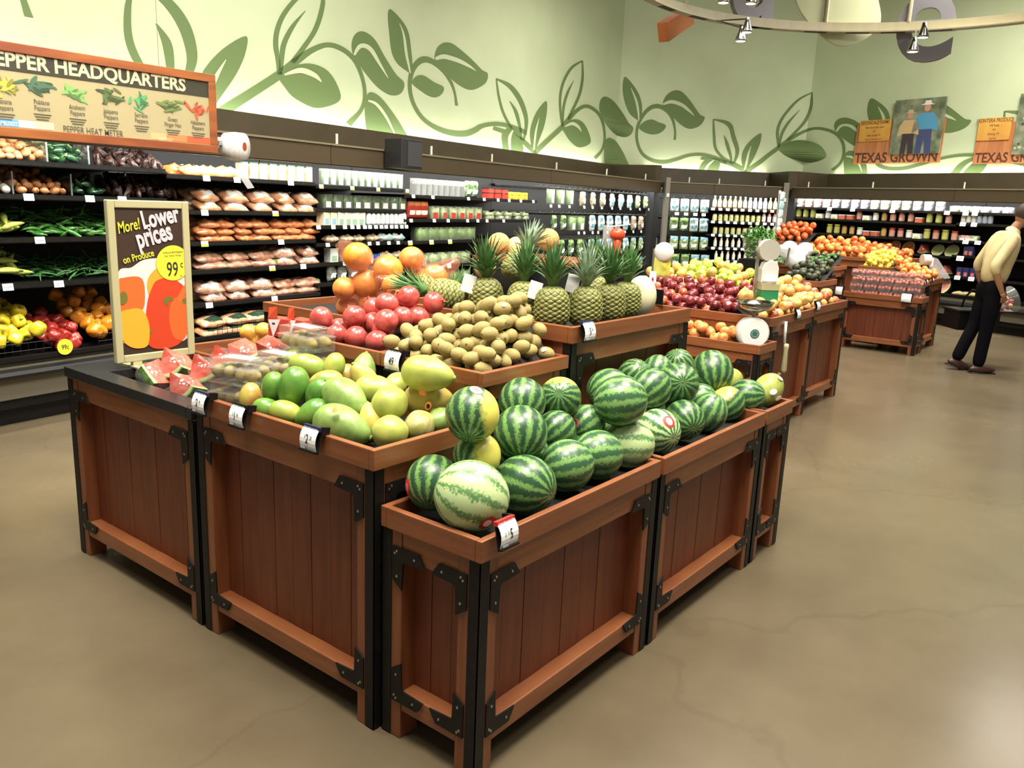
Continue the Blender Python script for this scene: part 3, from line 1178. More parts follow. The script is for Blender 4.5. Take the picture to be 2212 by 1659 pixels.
QK = [('mO', (.1, .9, .2), 1.05, 'orange-blushed mango at the left end beside the boxed kiwis'), ('mG', (-.9, .2, .2), 1.1, 'small green mango at the rim right of the blushed one'),
      ('mL', (-.9, .3, -.2), 1.15, 'lime green mango at the rim, second right of the blushed one'), ('mG', (.75, .6, -.2), 1.2, 'glossy tilted green mango at the rim beside the papayas'),
      ('mG', (.2, .9, -.3), 1.1, 'green mango in the second row above the rim, nearest the boxed kiwis'), ('mG', (.25, .9, -.2), 1.15, 'biggest green mango, standing in the middle of the mango heap'),
      ('mG', (.4, .6, -.6), 1.1, 'dark green mango between the biggest one and the papayas'), ('mL', (-.7, -.5, -.4), 1.1, 'pale yellow-green mango with its tip pointing down left, at the back'),
      ('mL', (.8, -.3, .2), 1.15, 'yellow-green mango in front of the pale back one'), ('mL', (.3, .9, 0), 1.05, 'round yellow mango at the back right, stem up'),
      ('mO', (.9, .1, .2), 1.05, 'faintly orange mango half hidden behind the green ones'), ('mG', (.7, .3, .3), 1.0, 'hidden green mango peeping out behind the biggest one'),
      ('mO', (.3, .7, .3), 1.0, 'greenish-red mango next to the upright yellow papaya'),
      ('G', (.75, -.5, -.4), 1.35, 'large green papaya with its stem end facing front, top of the heap'), ('G', (.9, -.35, -.1), 1.5, 'long green papaya pointing right along the front rim'),
      ('G', (.1, .9, .3), 1.15, 'green papaya standing up at the back of the heap'), ('Y', (-.45, .75, -.45), 1.25, 'yellow papaya leaning up with its stem end to the left'),
      ('N', (.95, -.15, .1), 1.35, 'yellow-green papaya lying level behind the round ones'), ('N', (.3, .5, .8), 1.15, 'pale round papaya end under the kiwi tray'),
      ('N', (.15, .1, .95), 1.2, 'round end of a green-yellow papaya in the middle of the heap'), ('N', (.1, -.1, .95), 1.2, 'round end of a papaya at the front corner of the tray'),
      ('M', (.2, .2, .9), 1.2, 'mottled yellowish papaya end second from the tray corner'), ('N', (.95, -.15, -.2), 1.5, 'big yellow-green papaya on top, stem end to the right'),
      ('Y', (.93, .05, .2), 1.45, 'yellow papaya with orange stickers next to the watermelons'), ('Y', (-.2, .9, .2), 1.3, 'yellow papaya wedged upright between green and round ones'),
      ('G', (.5, .3, .7), 1.2, 'green papaya end squeezed beside the first watermelon')]
ORS = mat('orange_sticker', '#d9803a', .5)
for i, (q, (k, d, s, lab)) in enumerate(zip(QP, QK)):
    p = (MAN[k[1]] if k[0] == 'm' else PAP[k])
    g = 'mangoes in the cedar tray' if k[0] == 'm' else 'papayas in the cedar tray'
    r = q[3] * s * (1.14 if k[0] == 'm' else 1.08 + (.16 if s < 1.25 else 0))
    o = p.put(TRS(q[:3], basis(vdir(*d), vdir(.3, .2, -.9)), r), lab, g)
    if i == 23:
        for w in ((.05, -.25, -.9), (.3, -.5, -.8)):
            sticker(o, vdir(*w), .16, .2, ORS, label='orange sticker', ez=.72, ma2=BLACK)
    if i in (14, 22):
        sticker(o, vdir(-.1, .6 if i == 14 else -.7, -.7), .16, .2, ORS, label='orange sticker', ez=.72)

FO = []
for i, q in enumerate(FILL):
    FO.append(MEL['DM'[i % 2]].put(TRS(q[:3], rnd_rot(random.Random(i)), q[3]), None, 'watermelons in the low bins'))
seq(FO, 'watermelon buried under the others,', 'in the low bins')
# yellow squash at the end of the watermelon row
b = MB()
b.ball((0, 0, 0), (.86, .86, 1.12), mat('squash_yellow_green', '#8c9a45', .4, '#a3a852', 3), 28, 18)
SQ = Proto('spaghetti_squash', 'squash', b.mesh('spaghetti_squash', True, True), [('stem', MB().lathe([(0, 1.1), (.12, 1.1), (.1, 1.2), (.12, 1.28), (0, 1.28)], 8, STEMB).mesh('stem', True))])
o = SQ.put(TRS(MP[12][:3], basis(vdir(.6, .75, .1)), .078), 'yellow-green squash with white stickers at the end of the watermelon row', 'squash in the end bin')
for w in ((.55, .62, -.5), (.05, -.1, -.95), (.45, -.5, -.8)):
    sticker(o, vdir(*w), .17, .22, WHITE, label='white sticker', ez=1.1)
SQ.put(TRS((3.70, 1.55, .80), basis(vdir(.9, .2, .5)), .07), 'pale squash half hidden behind the stickered one', 'squash in the end bin')


# ------------------------------------------------------------------ heaps: every fruit settles on those below
def heap(x0, x1, y0, y1, zf, n, r, peak, seed, blocked=(), bin_=None, thick=2.1, sink=2.2):
    """fruit laid on a sloping false floor that follows peak(x, y); returns centres that touch but do not cross"""
    rg = random.Random(seed)
    P = list(blocked)
    out = []
    fl = lambda x, y: zf + max(0, peak(x, y) - sink * r)
    for _ in range(n):
        best = None
        for _ in range(150):
            x, y = rg.uniform(x0 + r, x1 - r), rg.uniform(y0 + r, y1 - r)
            f = fl(x, y)
            z = f + r
            for q in P:
                d2 = (x - q[0]) ** 2 + (y - q[1]) ** 2
                s = (r + q[3]) * .97
                if d2 < s * s:
                    z = max(z, q[2] + sqrt(s * s - d2))
            sc_ = z - f - r
            if best is None or sc_ < best[0]:
                best = (sc_, x, y, z)
        if best[0] > r * thick:
            break
        q = (best[1], best[2], best[3], r)
        P.append(q)
        out.append(q)
    if bin_:
        b = MB()
        k = 10
        vs = [(x0 + (x1 - x0) * i / k, y0 + (y1 - y0) * j / k) for i in range(k + 1) for j in range(k + 1)]
        o = bin_.location
        b.add([(x - o.x, y - o.y, fl(x, y) - .004 - o.z) for x, y in vs], [(i * (k + 1) + j, (i + 1) * (k + 1) + j, (i + 1) * (k + 1) + j + 1, i * (k + 1) + j + 1) for i in range(k) for j in range(k)], DARK)
        b.build('false_floor', bin_, True)
    return out


def cone(cx, cy, h, wx, wy):
    return lambda x, y: h * max(0.12, 1 - max(abs(x - cx) / wx, abs(y - cy) / wy))


def fill(protos, pts, seed, s=1.0, group=None, flat=False, what='', where='', rowpx=20):
    rg = random.Random(seed)
    os_ = []
    for x, y, z, r in pts:
        p = rg.choice(protos)
        os_.append(p.put(TRS((x, y, z), rnd_rot(rg, flat), r * s * rg.uniform(.95, 1.03)), None, group))
    rows(os_, what, where, rowpx)
    return os_


KB = mat('kiwi_skin', '#8d7c49', .75, '#a29157', 6, .3, .7, vary=.10, bump=.12)
b = MB()
b.ball((0, 0, 0), (.88, .88, 1.16), KB, 18, 12)
kwm = b.mesh('kiwi', True, True)
kst = MB().lathe([(0, 1.13), (.14, 1.13), (.10, 1.22), (0, 1.24)], 8, mat('kiwi_tip', '#5b4a28', .8)).mesh('stem_end', True)
mm = MB()
patch(mm, (.7, .5, .2), .3, .38, WHITE, .97)
kstk = mm.mesh('sticker', True)
KIWI = Proto('kiwi', 'kiwifruit', kwm, [('stem_end', kst)])
KIWIS = Proto('kiwi', 'kiwifruit', kwm, [('stem_end', kst), ('sticker', kstk)])
KPT = heap(2.022, 2.46, 1.70, 2.20, 1.017, 260, .0275, lambda x, y: .225 * max(.1, min((y - 1.655) / .17, (2.36 - y) / .44, (x - 1.985) / .28, 1)), 5, (), BIN_KIWI, 2.6, 3.2)
fill([KIWI, KIWI, KIWI, KIWI, KIWI, KIWIS], KPT, 3, 1.10, 'kiwifruit heaped in the raised tray', True, 'brown kiwifruit', 'of the open heap', 17)

PR = mat('pomegranate_red', '#a5382f', .28, '#c2605a', 1.6, .3, .75, vary=.10, coat=.3)
b = MB()
b.ball((0, 0, 0), (1, 1, .93), PR, 22, 14)
pmm = b.mesh('pomegranate', True, True)
b = MB()
for k in range(6):
    t = k * pi / 3
    a, c = Vector((.17 * cos(t), .17 * sin(t), .88)), Vector((.17 * cos(t + 1), .17 * sin(t + 1), .88))
    tip = Vector((.27 * cos(t + .5), .27 * sin(t + .5), 1.22))
    b.add([a, c, c * 1.06 + Vector((0, 0, .1)), tip, a * 1.06 + Vector((0, 0, .1))], [(0, 1, 2, 4), (4, 2, 3)], mat('pom_crown', '#a4603a', .6))
b.lathe([(0, .9), (.14, .9), (.15, 1.02), (.1, 1.0), (0, .97)], 10, mat('pom_core', '#b99a60', .8))
POM = Proto('pomegranate', 'pomegranate', pmm, [('calyx', b.mesh('calyx'))])
PPT = heap(2.022, 2.46, 2.22, 2.64, 1.017, 48, .047, cone(2.33, 2.36, .17, .42, .50), 11, KPT, BIN_POM, 1.7, 1.9)
fill([POM], PPT, 4, 1.0, 'pomegranates in the raised tray', False, 'red pomegranate', 'of the tray beside the kiwis', 24)


# ------------------------------------------------------------------ pineapples
def pine_body():
    b = MB()
    a1, a2, a3 = mat('pine_seam', '#3a3819', .8), mat('pine_eye', '#77803f', .6, '#8f8c4e', 9, vary=.10), mat('pine_tip', '#b2b383', .6)
    NU, NV, ku, kv = 72, 48, 12, 9
    vs, cl = [], []
    for j in range(NV + 1):
        v = j / NV
        t = v * 2 - 1
        base = .82 * (1 - abs(t) ** 3.2) ** .5 * (1 - .06 * t)
        for i in range(NU):
            u = i / NU
            p = u * ku
            q = v * kv
            # staggered lozenges
            s1, s2 = (p + q) % 1.0, (p - q) % 1.0
            e = min(s1, 1 - s1, s2, 1 - s2) * 2
            h = min(1, e * 1.7)
            r = base * (1 + .085 * h)
            vs.append((r * cos(2 * pi * u), r * sin(2 * pi * u), t * 1.05))
            cl.append(e)
    fs = {0: [], 1: [], 2: []}
    for j in range(NV):
        for i in range(NU):
            i2 = (i + 1) % NU
            f = (j * NU + i, j * NU + i2, (j + 1) * NU + i2, (j + 1) * NU + i)
            m_ = sum(cl[k] for k in f) / 4
            fs[0 if m_ < .24 else (1 if m_ < .72 else 2)].append(f)
    b.v = vs
    for k, ma in ((0, a1), (1, a2), (2, a3)):
        o = b.mi(ma)
        b.f += fs[k]
        b.m += [o] * len(fs[k])
    return b.mesh('pineapple', True)


def crown(seed, spread, ma):
    rg = random.Random(seed)
    b = MB()
    n = 54
    for k in range(n):
        q = k / n                       # outer leaves first
        t = k * 2.39996
        L_ = 1.15 + 1.05 * q * (1 - .25 * q) + rg.uniform(-.12, .12)
        w = .155 * (1 - .25 * q)
        tilt = (1.25 - 1.2 * q) * spread + rg.uniform(-.08, .08)
        p = Vector((cos(t) * .16, sin(t) * .16, 1.0 + q * .35))
        d0 = Vector((cos(t), sin(t), 0))
        pts = []
        a = tilt * .55
        for i in range(6):
            pts.append((p.copy(), w * (1 - (i / 5) ** 1.8) + .004, a))
            p += (d0 * sin(a) + Vector((0, 0, 1)) * cos(a)) * L_ / 5
            a += tilt * .22
        side = Vector((-sin(t), cos(t), 0))
        vs, fs = [], []
        for p_, w_, a_ in pts:
            nrm = d0 * -cos(a_) + Vector((0, 0, 1)) * sin(a_)
            vs += [p_ - side * w_ + nrm * w_ * .35, p_ - nrm * .012, p_ + side * w_ + nrm * w_ * .35]
        for i in range(5):
            o = i * 3
            fs += [(o, o + 1, o + 4, o + 3), (o + 1, o + 2, o + 5, o + 4)]
        b.add(vs, fs, ma)
    return b.mesh('crown', True)


CG = mat('crown_green', '#3f6a34', .45, '#5f8650', 3, .3, .7, vary=.15)
CP = mat('crown_pale', '#6f8a68', .5, '#a3b39a', 3, .3, .7)
pbm = pine_body()
CR = [crown(1, .75, CG), crown(2, .95, CG), crown(3, .85, CP)]
tgm = MB().box((-.35, -.02, -.5), (.35, .02, .5), WHITE).mesh('paper_tag')
PIN = [Proto('pineapple', 'pineapple', pbm, [('crown', c)]) for c in CR]


def pine(px, py, ax, v, k, d, lab, r=.081, z=None, tagdir=None, x=None):
    p = at(px, py, ax, v)
    if z:
        p.z = z
    o = PIN[k].put(TRS(p, basis(d, x), r), lab, 'pineapples on the tallest bin')
    if tagdir:
        m_ = MB()
        m_.box((-.32, -.015, -.45), (.32, .015, .45), mat('paper_grey', '#c9c9c6', .6))
        R = o.matrix_basis.to_3x3().normalized()
        w = vdir(*tagdir)
        q = (R.inverted() @ w)
        t_ = m_.build('paper_tag', o, M=Matrix.Translation(q * 1.02 + Vector((0, 0, .35))) @ basis((R.inverted() @ vdir(.25, .95, .1)), R.inverted() @ vdir(.95, -.2, .2)))
        t_['label'] = 'pale paper hang tag'
    return o


ZP = 1.205
pine(962, 640, 'x', 2.64, 0, vdir(-.93, .22, -.2), 'pineapple lying on its side with its crown to the left', z=1.19)
pine(1050, 640, 'x', 2.62, 1, (-.02, .03, 1), 'dark shaded pineapple standing at the left of the front row', z=ZP, r=.084, tagdir=(-.85, .3, -.5))
pine(1131, 645, 'x', 2.66, 0, (.03, 0, 1), 'pineapple standing second from the left with a grey paper tag', z=ZP, tagdir=(.5, .1, -.8))
pine(1193, 655, 'x', 2.60, 0, (0, .03, 1), 'pineapple standing at the front corner of the tray', z=ZP)
pine(1264, 655, 'y', 1.775, 2, (.03, 0, 1), 'pineapple with a silvery pale crown, right of the corner one', z=ZP, tagdir=(-.7, .8, -.3))
pine(1315, 650, 'y', 1.785, 1, (0, 0, 1), 'dark-crowned pineapple second from the honeydew', z=ZP)
pine(1352, 650, 'y', 1.80, 0, (.03, -.02, 1), 'pineapple standing beside the white honeydew', z=ZP, r=.076)
pine(1288, 600, 'y', 1.99, 0, (0, .05, 1), 'pineapple behind the silvery-crowned one, only its crown showing', z=1.21)
pine(1118, 572, 'x', 2.93, 2, vdir(.42, .85, .3), 'pineapple leaning on top of the pile, pale crown highest of all', r=.075)
pine(935, 612, 'x', 2.84, 1, vdir(.95, .1, .3), 'pineapple lying behind the sideways one, mostly hidden', z=1.19)
# riser under the top layer
t = thing('display_riser', 'dark riser block under the top pineapples and brown melons', 'display riser', (2.98, 2.05, 1.115))
MB().box((0, 0, 0), (.43, .53, .22), DARK).build('riser_body', t)
MB().box((-.004, -.004, .215), (.434, .534, .232), WOOD_H).build('riser_rim', t)
CAN = mat('cantaloupe_net', '#b08a4f', .8, '#c9a76a', 9, .35, .6, bump=.5)
b = MB()
b.ball((0, 0, 0), 1, CAN, 22, 14)
CANP = Proto('cantaloupe', 'melon', b.mesh('cantaloupe', True, True), [('stem', MB().lathe([(0, .97), (.1, .98), (.08, 1.05), (0, 1.06)], 8, STEMB).mesh('stem', True))])
b = MB()
b.ball((0, 0, 0), 1, mat('pale_melon', '#c9a870', .6, '#d6b984', 3), 22, 14)
PALM = Proto('cantaloupe', 'melon', b.mesh('cantaloupe', True, True), CANP.parts)
for px, py, x, r, p, lab in ((1078, 527, 3.10, .055, CANP, 'brown netted melon at the left of the top pile'), (1116, 535, 3.16, .053, PALM, 'smooth tan melon beside the netted one on the top pile'),
                             (1184, 518, 3.30, .056, CANP, 'brown melon behind the pale crown on the top pile')):
    q = at(px, py, 'x', x)
    p.put(TRS(q, basis(vdir(.2, .6, .7)), r), lab, 'brown melons on the top pile')
q = at(1082, 582, 'x', 2.99)
PALM.put(TRS((2.90, q.y + .02, 1.30), basis(vdir(.3, .5, .7)), .05), 'tan melon low between two pineapples', 'brown melons on the top pile')
b = MB()
b.ball((0, 0, 0), (.83, .83, 1.1), mat('honeydew_white', '#d4d3a8', .35, '#dfdcb8', 2), 28, 18)
o = Proto('honeydew', 'melon', b.mesh('honeydew', True, True), CANP.parts).put(TRS((3.23, 1.80, 1.213), basis((.1, .05, 1)), .083), 'large creamy white honeydew at the right end of the pineapples')
m_ = MB()
patch(m_, (o.matrix_basis.to_3x3().normalized().inverted() @ vdir(-.45, .05, -.85)), .2, .42, WHITE, .9, 1.05)
s_ = m_.build('sticker', o, True)
s_['label'] = 'long white label'


# ------------------------------------------------------------------ price tags clipped on the trays
TEXTW = mat('tag_white_print', '#e8e8ea', .6)


def price_tag(M, head, lines, label, s=1.0, tilt=.2, bulge=True):
    """card facing local -y, hung from the top edge at the origin"""
    t = thing('price_tag', label, 'price tag', M=M @ Matrix.Rotation(-tilt, 4, 'X') @ Matrix.Scale(s, 4), group='price tags clipped on the island trays')
    b = MB()
    w, h = .036, .068
    n = 6
    fs = [(i * 2, i * 2 + 2, i * 2 + 3, i * 2 + 1) for i in range(n)]
    f = lambda u: -.010 * (1 - (u * 2 - 1) ** 2) - .012
    b.add([q for i in range(n + 1) for q in ((-w, f(i / n), .012 - h * i / n), (w, f(i / n), .012 - h * i / n))], fs, WHITE)
    b.add([q for i in range(n + 1) for q in ((-w, f(i / n) + .0015, .012 - h * i / n), (w, f(i / n) + .0015, .012 - h * i / n))], [tuple(reversed(x)) for x in fs], WHITE)
    b.build('card', t)
    b = MB()
    b.box((-.037, -.014, .004), (.037, .0, .018), head)
    b.box((-.037, -.006, -.064), (.037, -.003, .01), BLACK)
    b.box((-.037, -.020, -.062), (.037, -.003, -.056), BLACK)
    b.box((.030, -.004, -.012), (.040, .026, .020), BLACK)
    b.build('holder', t, bevel=.001)
    b = MB()
    y = -.0255
    text(b, 'Great deal. Low price.', XZ(0, -.0147, .0085), .0072, TEXTW, .01)
    for s_, x, z, sz in lines:
        text(b, s_, XZ(x, -.0229, z), sz * 1.1, INK, .018, 'CENTER', .62)
    b.box((-.031, -.0185, -.054), (-.008, -.0180, -.047), mat('barcode_grey', '#8f8f90', .7))
    b.build('print', t)
    return t


def onx(px, py, X):
    p = at(px, py, 'x', X)
    return Matrix.Translation(p) @ Matrix.Rotation(-pi / 2, 4, 'Z')


def ony(px, py, Y):
    return Matrix.Translation(at(px, py, 'y', Y))


price_tag(onx(441, 857, 1.49), NAVY, [('$', -.013, -.020, .012), ('2', -.004, -.034, .034), ('99', .012, -.022, .013)], 'price tag reading 2 dollars on the tray corner beside the black counter')
price_tag(onx(523, 884, 1.49), BLACK, [('$', -.013, -.022, .012), ('1', -.004, -.036, .034), ('99', .010, -.024, .013)], 'price tag reading 1 dollar below the blushed mango')
price_tag(onx(679, 932, 1.49), NAVY, [('$', -.012, -.020, .013), ('2', -.002, -.036, .036), ('29', .014, -.023, .014)], 'price tag reading 2 dollars 29 in the middle of the mango tray')
price_tag(ony(1086, 1133, 1.252), RED, [('2', -.018, -.026, .013), ('$', -.006, -.022, .011), ('5', .006, -.036, .034)], 'price tag with red heading, two for five, on the near watermelon bin')
price_tag(onx(680, 727, 1.985), NAVY, [('2', -.004, -.034, .034), ('99', .012, -.022, .014)], 'blue-headed price tag at the left end of the pomegranate tray')
price_tag(onx(857, 766, 1.985), BLACK, [('49', .0, -.038, .036), ('c', .020, -.022, .014)], 'price tag reading 49 cents between pomegranates and kiwifruit')
price_tag(ony(1264, 703, 1.655), NAVY, [('$', -.012, -.022, .012), ('3', -.002, -.036, .034), ('99', .013, -.024, .013)], 'price tag reading 3 dollars on the side of the pineapple tray')
price_tag(onx(866, 655, 2.485) @ Matrix.Rotation(.12, 4, 'Y'), NAVY, [('2', -.004, -.034, .034), ('99', .012, -.022, .014)], 'price tag among the pomegranates, below the sideways pineapple crown')


# ------------------------------------------------------------------ things in the black counter
FLESH = mat('melon_flesh', '#c24a3c', .22, '#d4715a', 5, .35, .7, coat=.9)
RINDW = mat('rind_white', '#b3bc86', .3, coat=.6)
RINDG = mat('rind_green', '#4f7a3a', .3, '#8fae5c', 4, .4, .65, coat=.8)


def chunk_mesh(seed):
    """a wedge of watermelon: pointed flesh on a curved rind, in cling film"""
    rg = random.Random(seed)
    b = MB()
    A, R, H = radians(62), 1.0, .55
    n = 8
    for (r0, r1, ma) in ((0, .86, FLESH), (.86, .95, RINDW), (.95, 1.0, RINDG)):
        for i in range(n):
            a0, a1 = -A / 2 + A * i / n, -A / 2 + A * (i + 1) / n
            q = [(r0 * sin(a0), r0 * cos(a0)), (r1 * sin(a0), r1 * cos(a0)), (r1 * sin(a1), r1 * cos(a1)), (r0 * sin(a1), r0 * cos(a1))]
            vs = [(x, y, -H * (1 - .35 * y)) for x, y in q] + [(x, y, H * (1 - .35 * y)) for x, y in q]
            fs = [(3, 2, 1, 0), (4, 5, 6, 7)]
            if i == 0:
                fs.append((0, 1, 5, 4))
            if i == n - 1:
                fs.append((2, 3, 7, 6))
            if r1 == 1.0:
                fs.append((1, 2, 6, 5))
            b.add(vs, fs, ma)
    return b.mesh('watermelon_wedge', False, True)


chm = chunk_mesh(1)
flm = MB()
flm.ball((0, .62, 0), (.5, .52, .62), film('cling_film', '#ffffff', .03, .06), 14, 8)
CHP = Proto('watermelon_wedge', 'watermelon wedge', chm, [('cling_wrap', flm.mesh('cling_wrap', True))])
CKS = ((332, 815, .850, (-.5, -.35, -.5), (.6, .5, -.3), .115, 'wrapped melon wedge showing its green rind, at the left end of the counter well'),
       (384, 792, .885, (.2, -.9, -.3), (.9, .2, -.3), .125, 'tall red melon wedge pointing up, behind the green-rinded one'),
       (402, 838, .850, (.4, -.8, -.2), (.9, .3, -.2), .115, 'shiny red melon wedge lying flat next to the price tag'),
       (436, 797, .90, (.3, -.9, .1), (.9, .3, .2), .115, 'wrapped melon wedge leaning beside the boxed kiwis'),
       (480, 778, .91, (.3, -.9, .1), (.9, .3, .2), .12, 'wrapped melon wedge behind the front kiwi boxes'),
       (530, 765, .93, (.5, -.8, .1), (.8, .3, -.3), .12, 'flat red melon wedge left of the yellow bag'),
       (586, 757, .95, (.5, -.8, .2), (.8, .4, -.3), .115, 'red melon wedge right under the bag of yellow fruit'))
for px, py, z, d, x, r, lab in CKS:
    p = at(px, py, 'z', z)
    dd = vdir(*d)
    zz = dd.cross(vdir(*x)).normalized()
    CHP.put(TRS(p - dd * r * .55, basis(zz, zz.cross(dd) * -1), r), lab, 'wrapped watermelon wedges in the counter well')

CLEAR = film('clear_plastic', '#e8e8dc', .07, .08)


def clam_mesh(w, d, h):
    b = MB()
    b.box((-w, -d, 0), (w, d, h * .62), CLEAR)
    b.box((-w * 1.04, -d * 1.06, h * .60), (w * 1.04, d * 1.06, h * .64), CLEAR)
    b.box((-w * .96, -d * .94, h * .64), (w * .96, d * .94, h), CLEAR)
    return b.mesh('clamshell')


clm = clam_mesh(.095, .062, .085)
lbm = MB().box((-.06, -.03, .0855), (.06, .03, .087), mat('clam_label', '#c9cdb2', .5)).mesh('label')
CLB = []
for x, y, z, rz, lab in ((1.64, 2.492, .852, -1.35, 'bottom clear box of kiwis behind the first price tags'), (1.645, 2.50, .940, -1.25, 'top clear box of kiwis behind the first price tags'),
                         (1.80, 2.475, .852, -1.5, 'bottom box of the second stack of boxed kiwis'), (1.80, 2.49, .940, -1.45, 'top box of the second stack of boxed kiwis, beside the mangoes'),
                         (1.925, 2.495, .852, -1.57, 'lowest boxed kiwis at the back, under the pomegranate tag'), (1.925, 2.49, .940, -1.6, 'middle boxed kiwis at the back, under the pomegranate tag'),
                         (1.92, 2.485, 1.028, -1.62, 'topmost boxed kiwis at the back, under the pomegranate tag')):
    c = Proto('fruit_clamshell', 'clear fruit box', clm, [('label', lbm)]).put(TRS((x, y, z), Matrix.Rotation(rz, 4, 'Z')), lab, 'clear boxes of kiwis in the mango tray')
    rg = random.Random(int(x * 1000 + z * 77))
    for i in range(4):
        for j in range(2):
            k_ = ob('kiwi', kwm, c, TRS((-.07 + .047 * i, -.028 + .056 * j, .03 + rg.uniform(0, .01)), rnd_rot(rg, True), .026))


def bag_of(fruit_mat, wrap, r, n, seed, lumps=.9, neck=(0, 0, 1.0), nm='fruit'):
    """a clear or net bag pulled tight over round fruit, with a gathered neck"""
    rg = random.Random(seed)
    P = heap(-1.3, 1.3, -.9, .9, 0, n, .62, cone(0, 0, .9, 2.2, 2.0), seed)
    b = MB()
    b.ball((0, 0, 0), 1, wrap, 26, 18)
    out = []
    for x, y, z in b.v:
        d = Vector((x, y, z)).normalized()
        best = .25
        for q in P:
            c = Vector((q[0], q[1], q[2] - .7))
            s = d.dot(c)
            e = (c - d * s).length
            if e < q[3] * 1.08:
                best = max(best, s + sqrt((q[3] * 1.08) ** 2 - e * e))
        out.append(d * (best * .75 + .25 * 1.2 if best > .3 else .8))
    nk = Vector(neck).normalized()
    b.v = [tuple(v + nk * 1.0 * max(0, v.normalized().dot(nk) - .86) / .14 * .9 + Vector((0, 0, .7))) for v in out]
    m1 = b.mesh('bag', True, True)
    parts = []
    for q in P:
        c = MB()
        c.ball((q[0], q[1], q[2]), (q[3], q[3], q[3] * .96), fruit_mat, 18, 12)
        parts.append((nm, c.mesh(nm, True)))
    return m1, parts


GF = mat('grapefruit_skin', '#d9822b', .4, '#e09a35', 4)
REDF = film('red_net', '#e08868', .16, .2)
m1, pt = bag_of(GF, REDF, .6, 5, 3, neck=(-.9, .2, .7))
m2, pt2 = bag_of(mat('grapefruit_red', '#d97a3a', .4, '#e29548', 4), REDF, .6, 5, 8, neck=(.9, .3, .6))
G1, G2 = Proto('fruit_bag', 'bag of fruit', m1, pt), Proto('fruit_bag', 'bag of fruit', m2, pt2)
for p, px, py, x, s, rz, lab in ((G1, 808, 632, 2.64, .112, -1.1, 'red net bag of oranges standing highest, its neck up to the left'), (G2, 768, 676, 2.60, .090, -.6, 'tight red net bag of oranges behind the pomegranates'),
                                 (G2, 918, 622, 2.86, .10, -1.3, 'bag of grapefruit behind the sideways pineapple'), (G1, 850, 668, 2.60, .082, .4, 'bag of oranges beside the price tag under the pineapple crown')):
    q = at(px, py, 'x', x)
    p.put(TRS((q.x, q.y, q.z - .03), Matrix.Rotation(rz, 4, 'Z'), s), lab, 'net bags of citrus behind the pomegranates')
m3, pt3 = bag_of(mat('lemon_skin', '#d6a53a', .4, '#dbb548', 4), film('yellow_net', '#d9a046', .4, .2), .6, 5, 5, neck=(.9, -.2, .35), nm='lemon')
q = at(556, 748, 'x', 2.12)
Proto('fruit_bag', 'bag of fruit', m3, pt3).put(TRS((q.x, q.y, q.z - .02), Matrix.Rotation(-1.2, 4, 'Z'), .058), 'yellow net bag of small fruit on top of the melon wedges', 'net bags of citrus behind the pomegranates')
# red cartons at the left of the pomegranates
for px, py, x, rz, lab in ((612, 716, 2.06, .3, 'red carton with a white pointed flap, left end of the pomegranate tray'), (652, 706, 2.10, .0, 'red carton with a raised lid beside the pointed flap one')):
    q = at(px, py, 'x', x)
    t = thing('fruit_carton', lab, 'carton', (q.x, q.y, 1.02), rz - 1.57, 'red cartons by the pomegranates')
    MB().box((-.05, -.035, 0), (.05, .035, .075), mat('carton_red', '#c4412f', .5)).build('box', t, bevel=.002)
    b = MB()
    b.add([(-.048, -.036, .075), (.0, -.036, .075), (.0, -.037, .125), (-.045, -.03, .118)], [(0, 1, 2, 3), (3, 2, 1, 0)], mat('carton_orange', '#cf5130', .5))
    b.build('lid', t)
    b = MB()
    b.add([(-.04, -.045, .07), (.02, -.045, .075), (-.01, -.055, .0)], [(0, 1, 2), (2, 1, 0)], WHITE)
    b.cb((-.012, -.047, .052), (.014, .002, .014), NAVY)
    b.build('paper_flap', t)


# ------------------------------------------------------------------ standing sale sign on the counter
SY = 3.395
t = thing('sale_sign', 'framed standing sale sign with peppers, reading More Lower prices 99 cents', 'sign', (1.818, SY, .846))
P0 = at(250, 787, 'y', SY)
x0, x1 = at(250, 787, 'y', SY).x, at(418, 747, 'y', SY).x
z0, z1 = .868, at(238, 431, 'y', SY).z
q = lambda px, py: (at(px, py, 'y', SY - .012).x - 1.818, at(px, py, 'y', SY - .012).z - .846)
X0, X1, Z0, Z1 = x0 - 1.818, x1 - 1.818, z0 - .846, z1 - .846
b = MB()
fw_ = .032
b.box((X0, -.014, Z0), (X0 + fw_, .014, Z1), CREAM)
b.box((X1 - fw_, -.014, Z0), (X1, .014, Z1), CREAM)
b.box((X0 + fw_, -.014, Z0), (X1 - fw_, .014, Z0 + fw_), CREAM)
b.box((X0 + fw_, -.014, Z1 - fw_), (X1 - fw_, .014, Z1), CREAM)
b.build('frame', t, bevel=.004)
for x in (X0 + .09, X1 - .09):
    b = MB()
    b.box((x - .02, -.012, 0), (x + .02, .012, Z0 + .002), CREAM)
    b.box((x - .03, -.07, 0), (x + .03, .07, .006), CREAM)
    b.build('foot', t)
b = MB()
b.box((X0 + fw_, -.006, Z0 + fw_), (X1 - fw_, .006, Z1 - fw_), mat('sign_brown', '#39281f', .5))
poster = b.build('poster', t)
b = MB()
LIME, LILAC = mat('sign_lime', '#d8d63a', .5), mat('sign_lilac', '#cfc3c8', .5)


def fan(pts, y, ma):
    pts = [(x, y, z) for x, z in pts]
    b.add(pts, [tuple(range(len(pts)))], ma)


def blob(pts, y, ma):
    pp_ = spline([q(*p) for p in pts], 5, True)
    tt = polyfill(pp_)
    b.add([(x, y, z) for x, z in pp_], [tuple(i) for i in tt], ma)


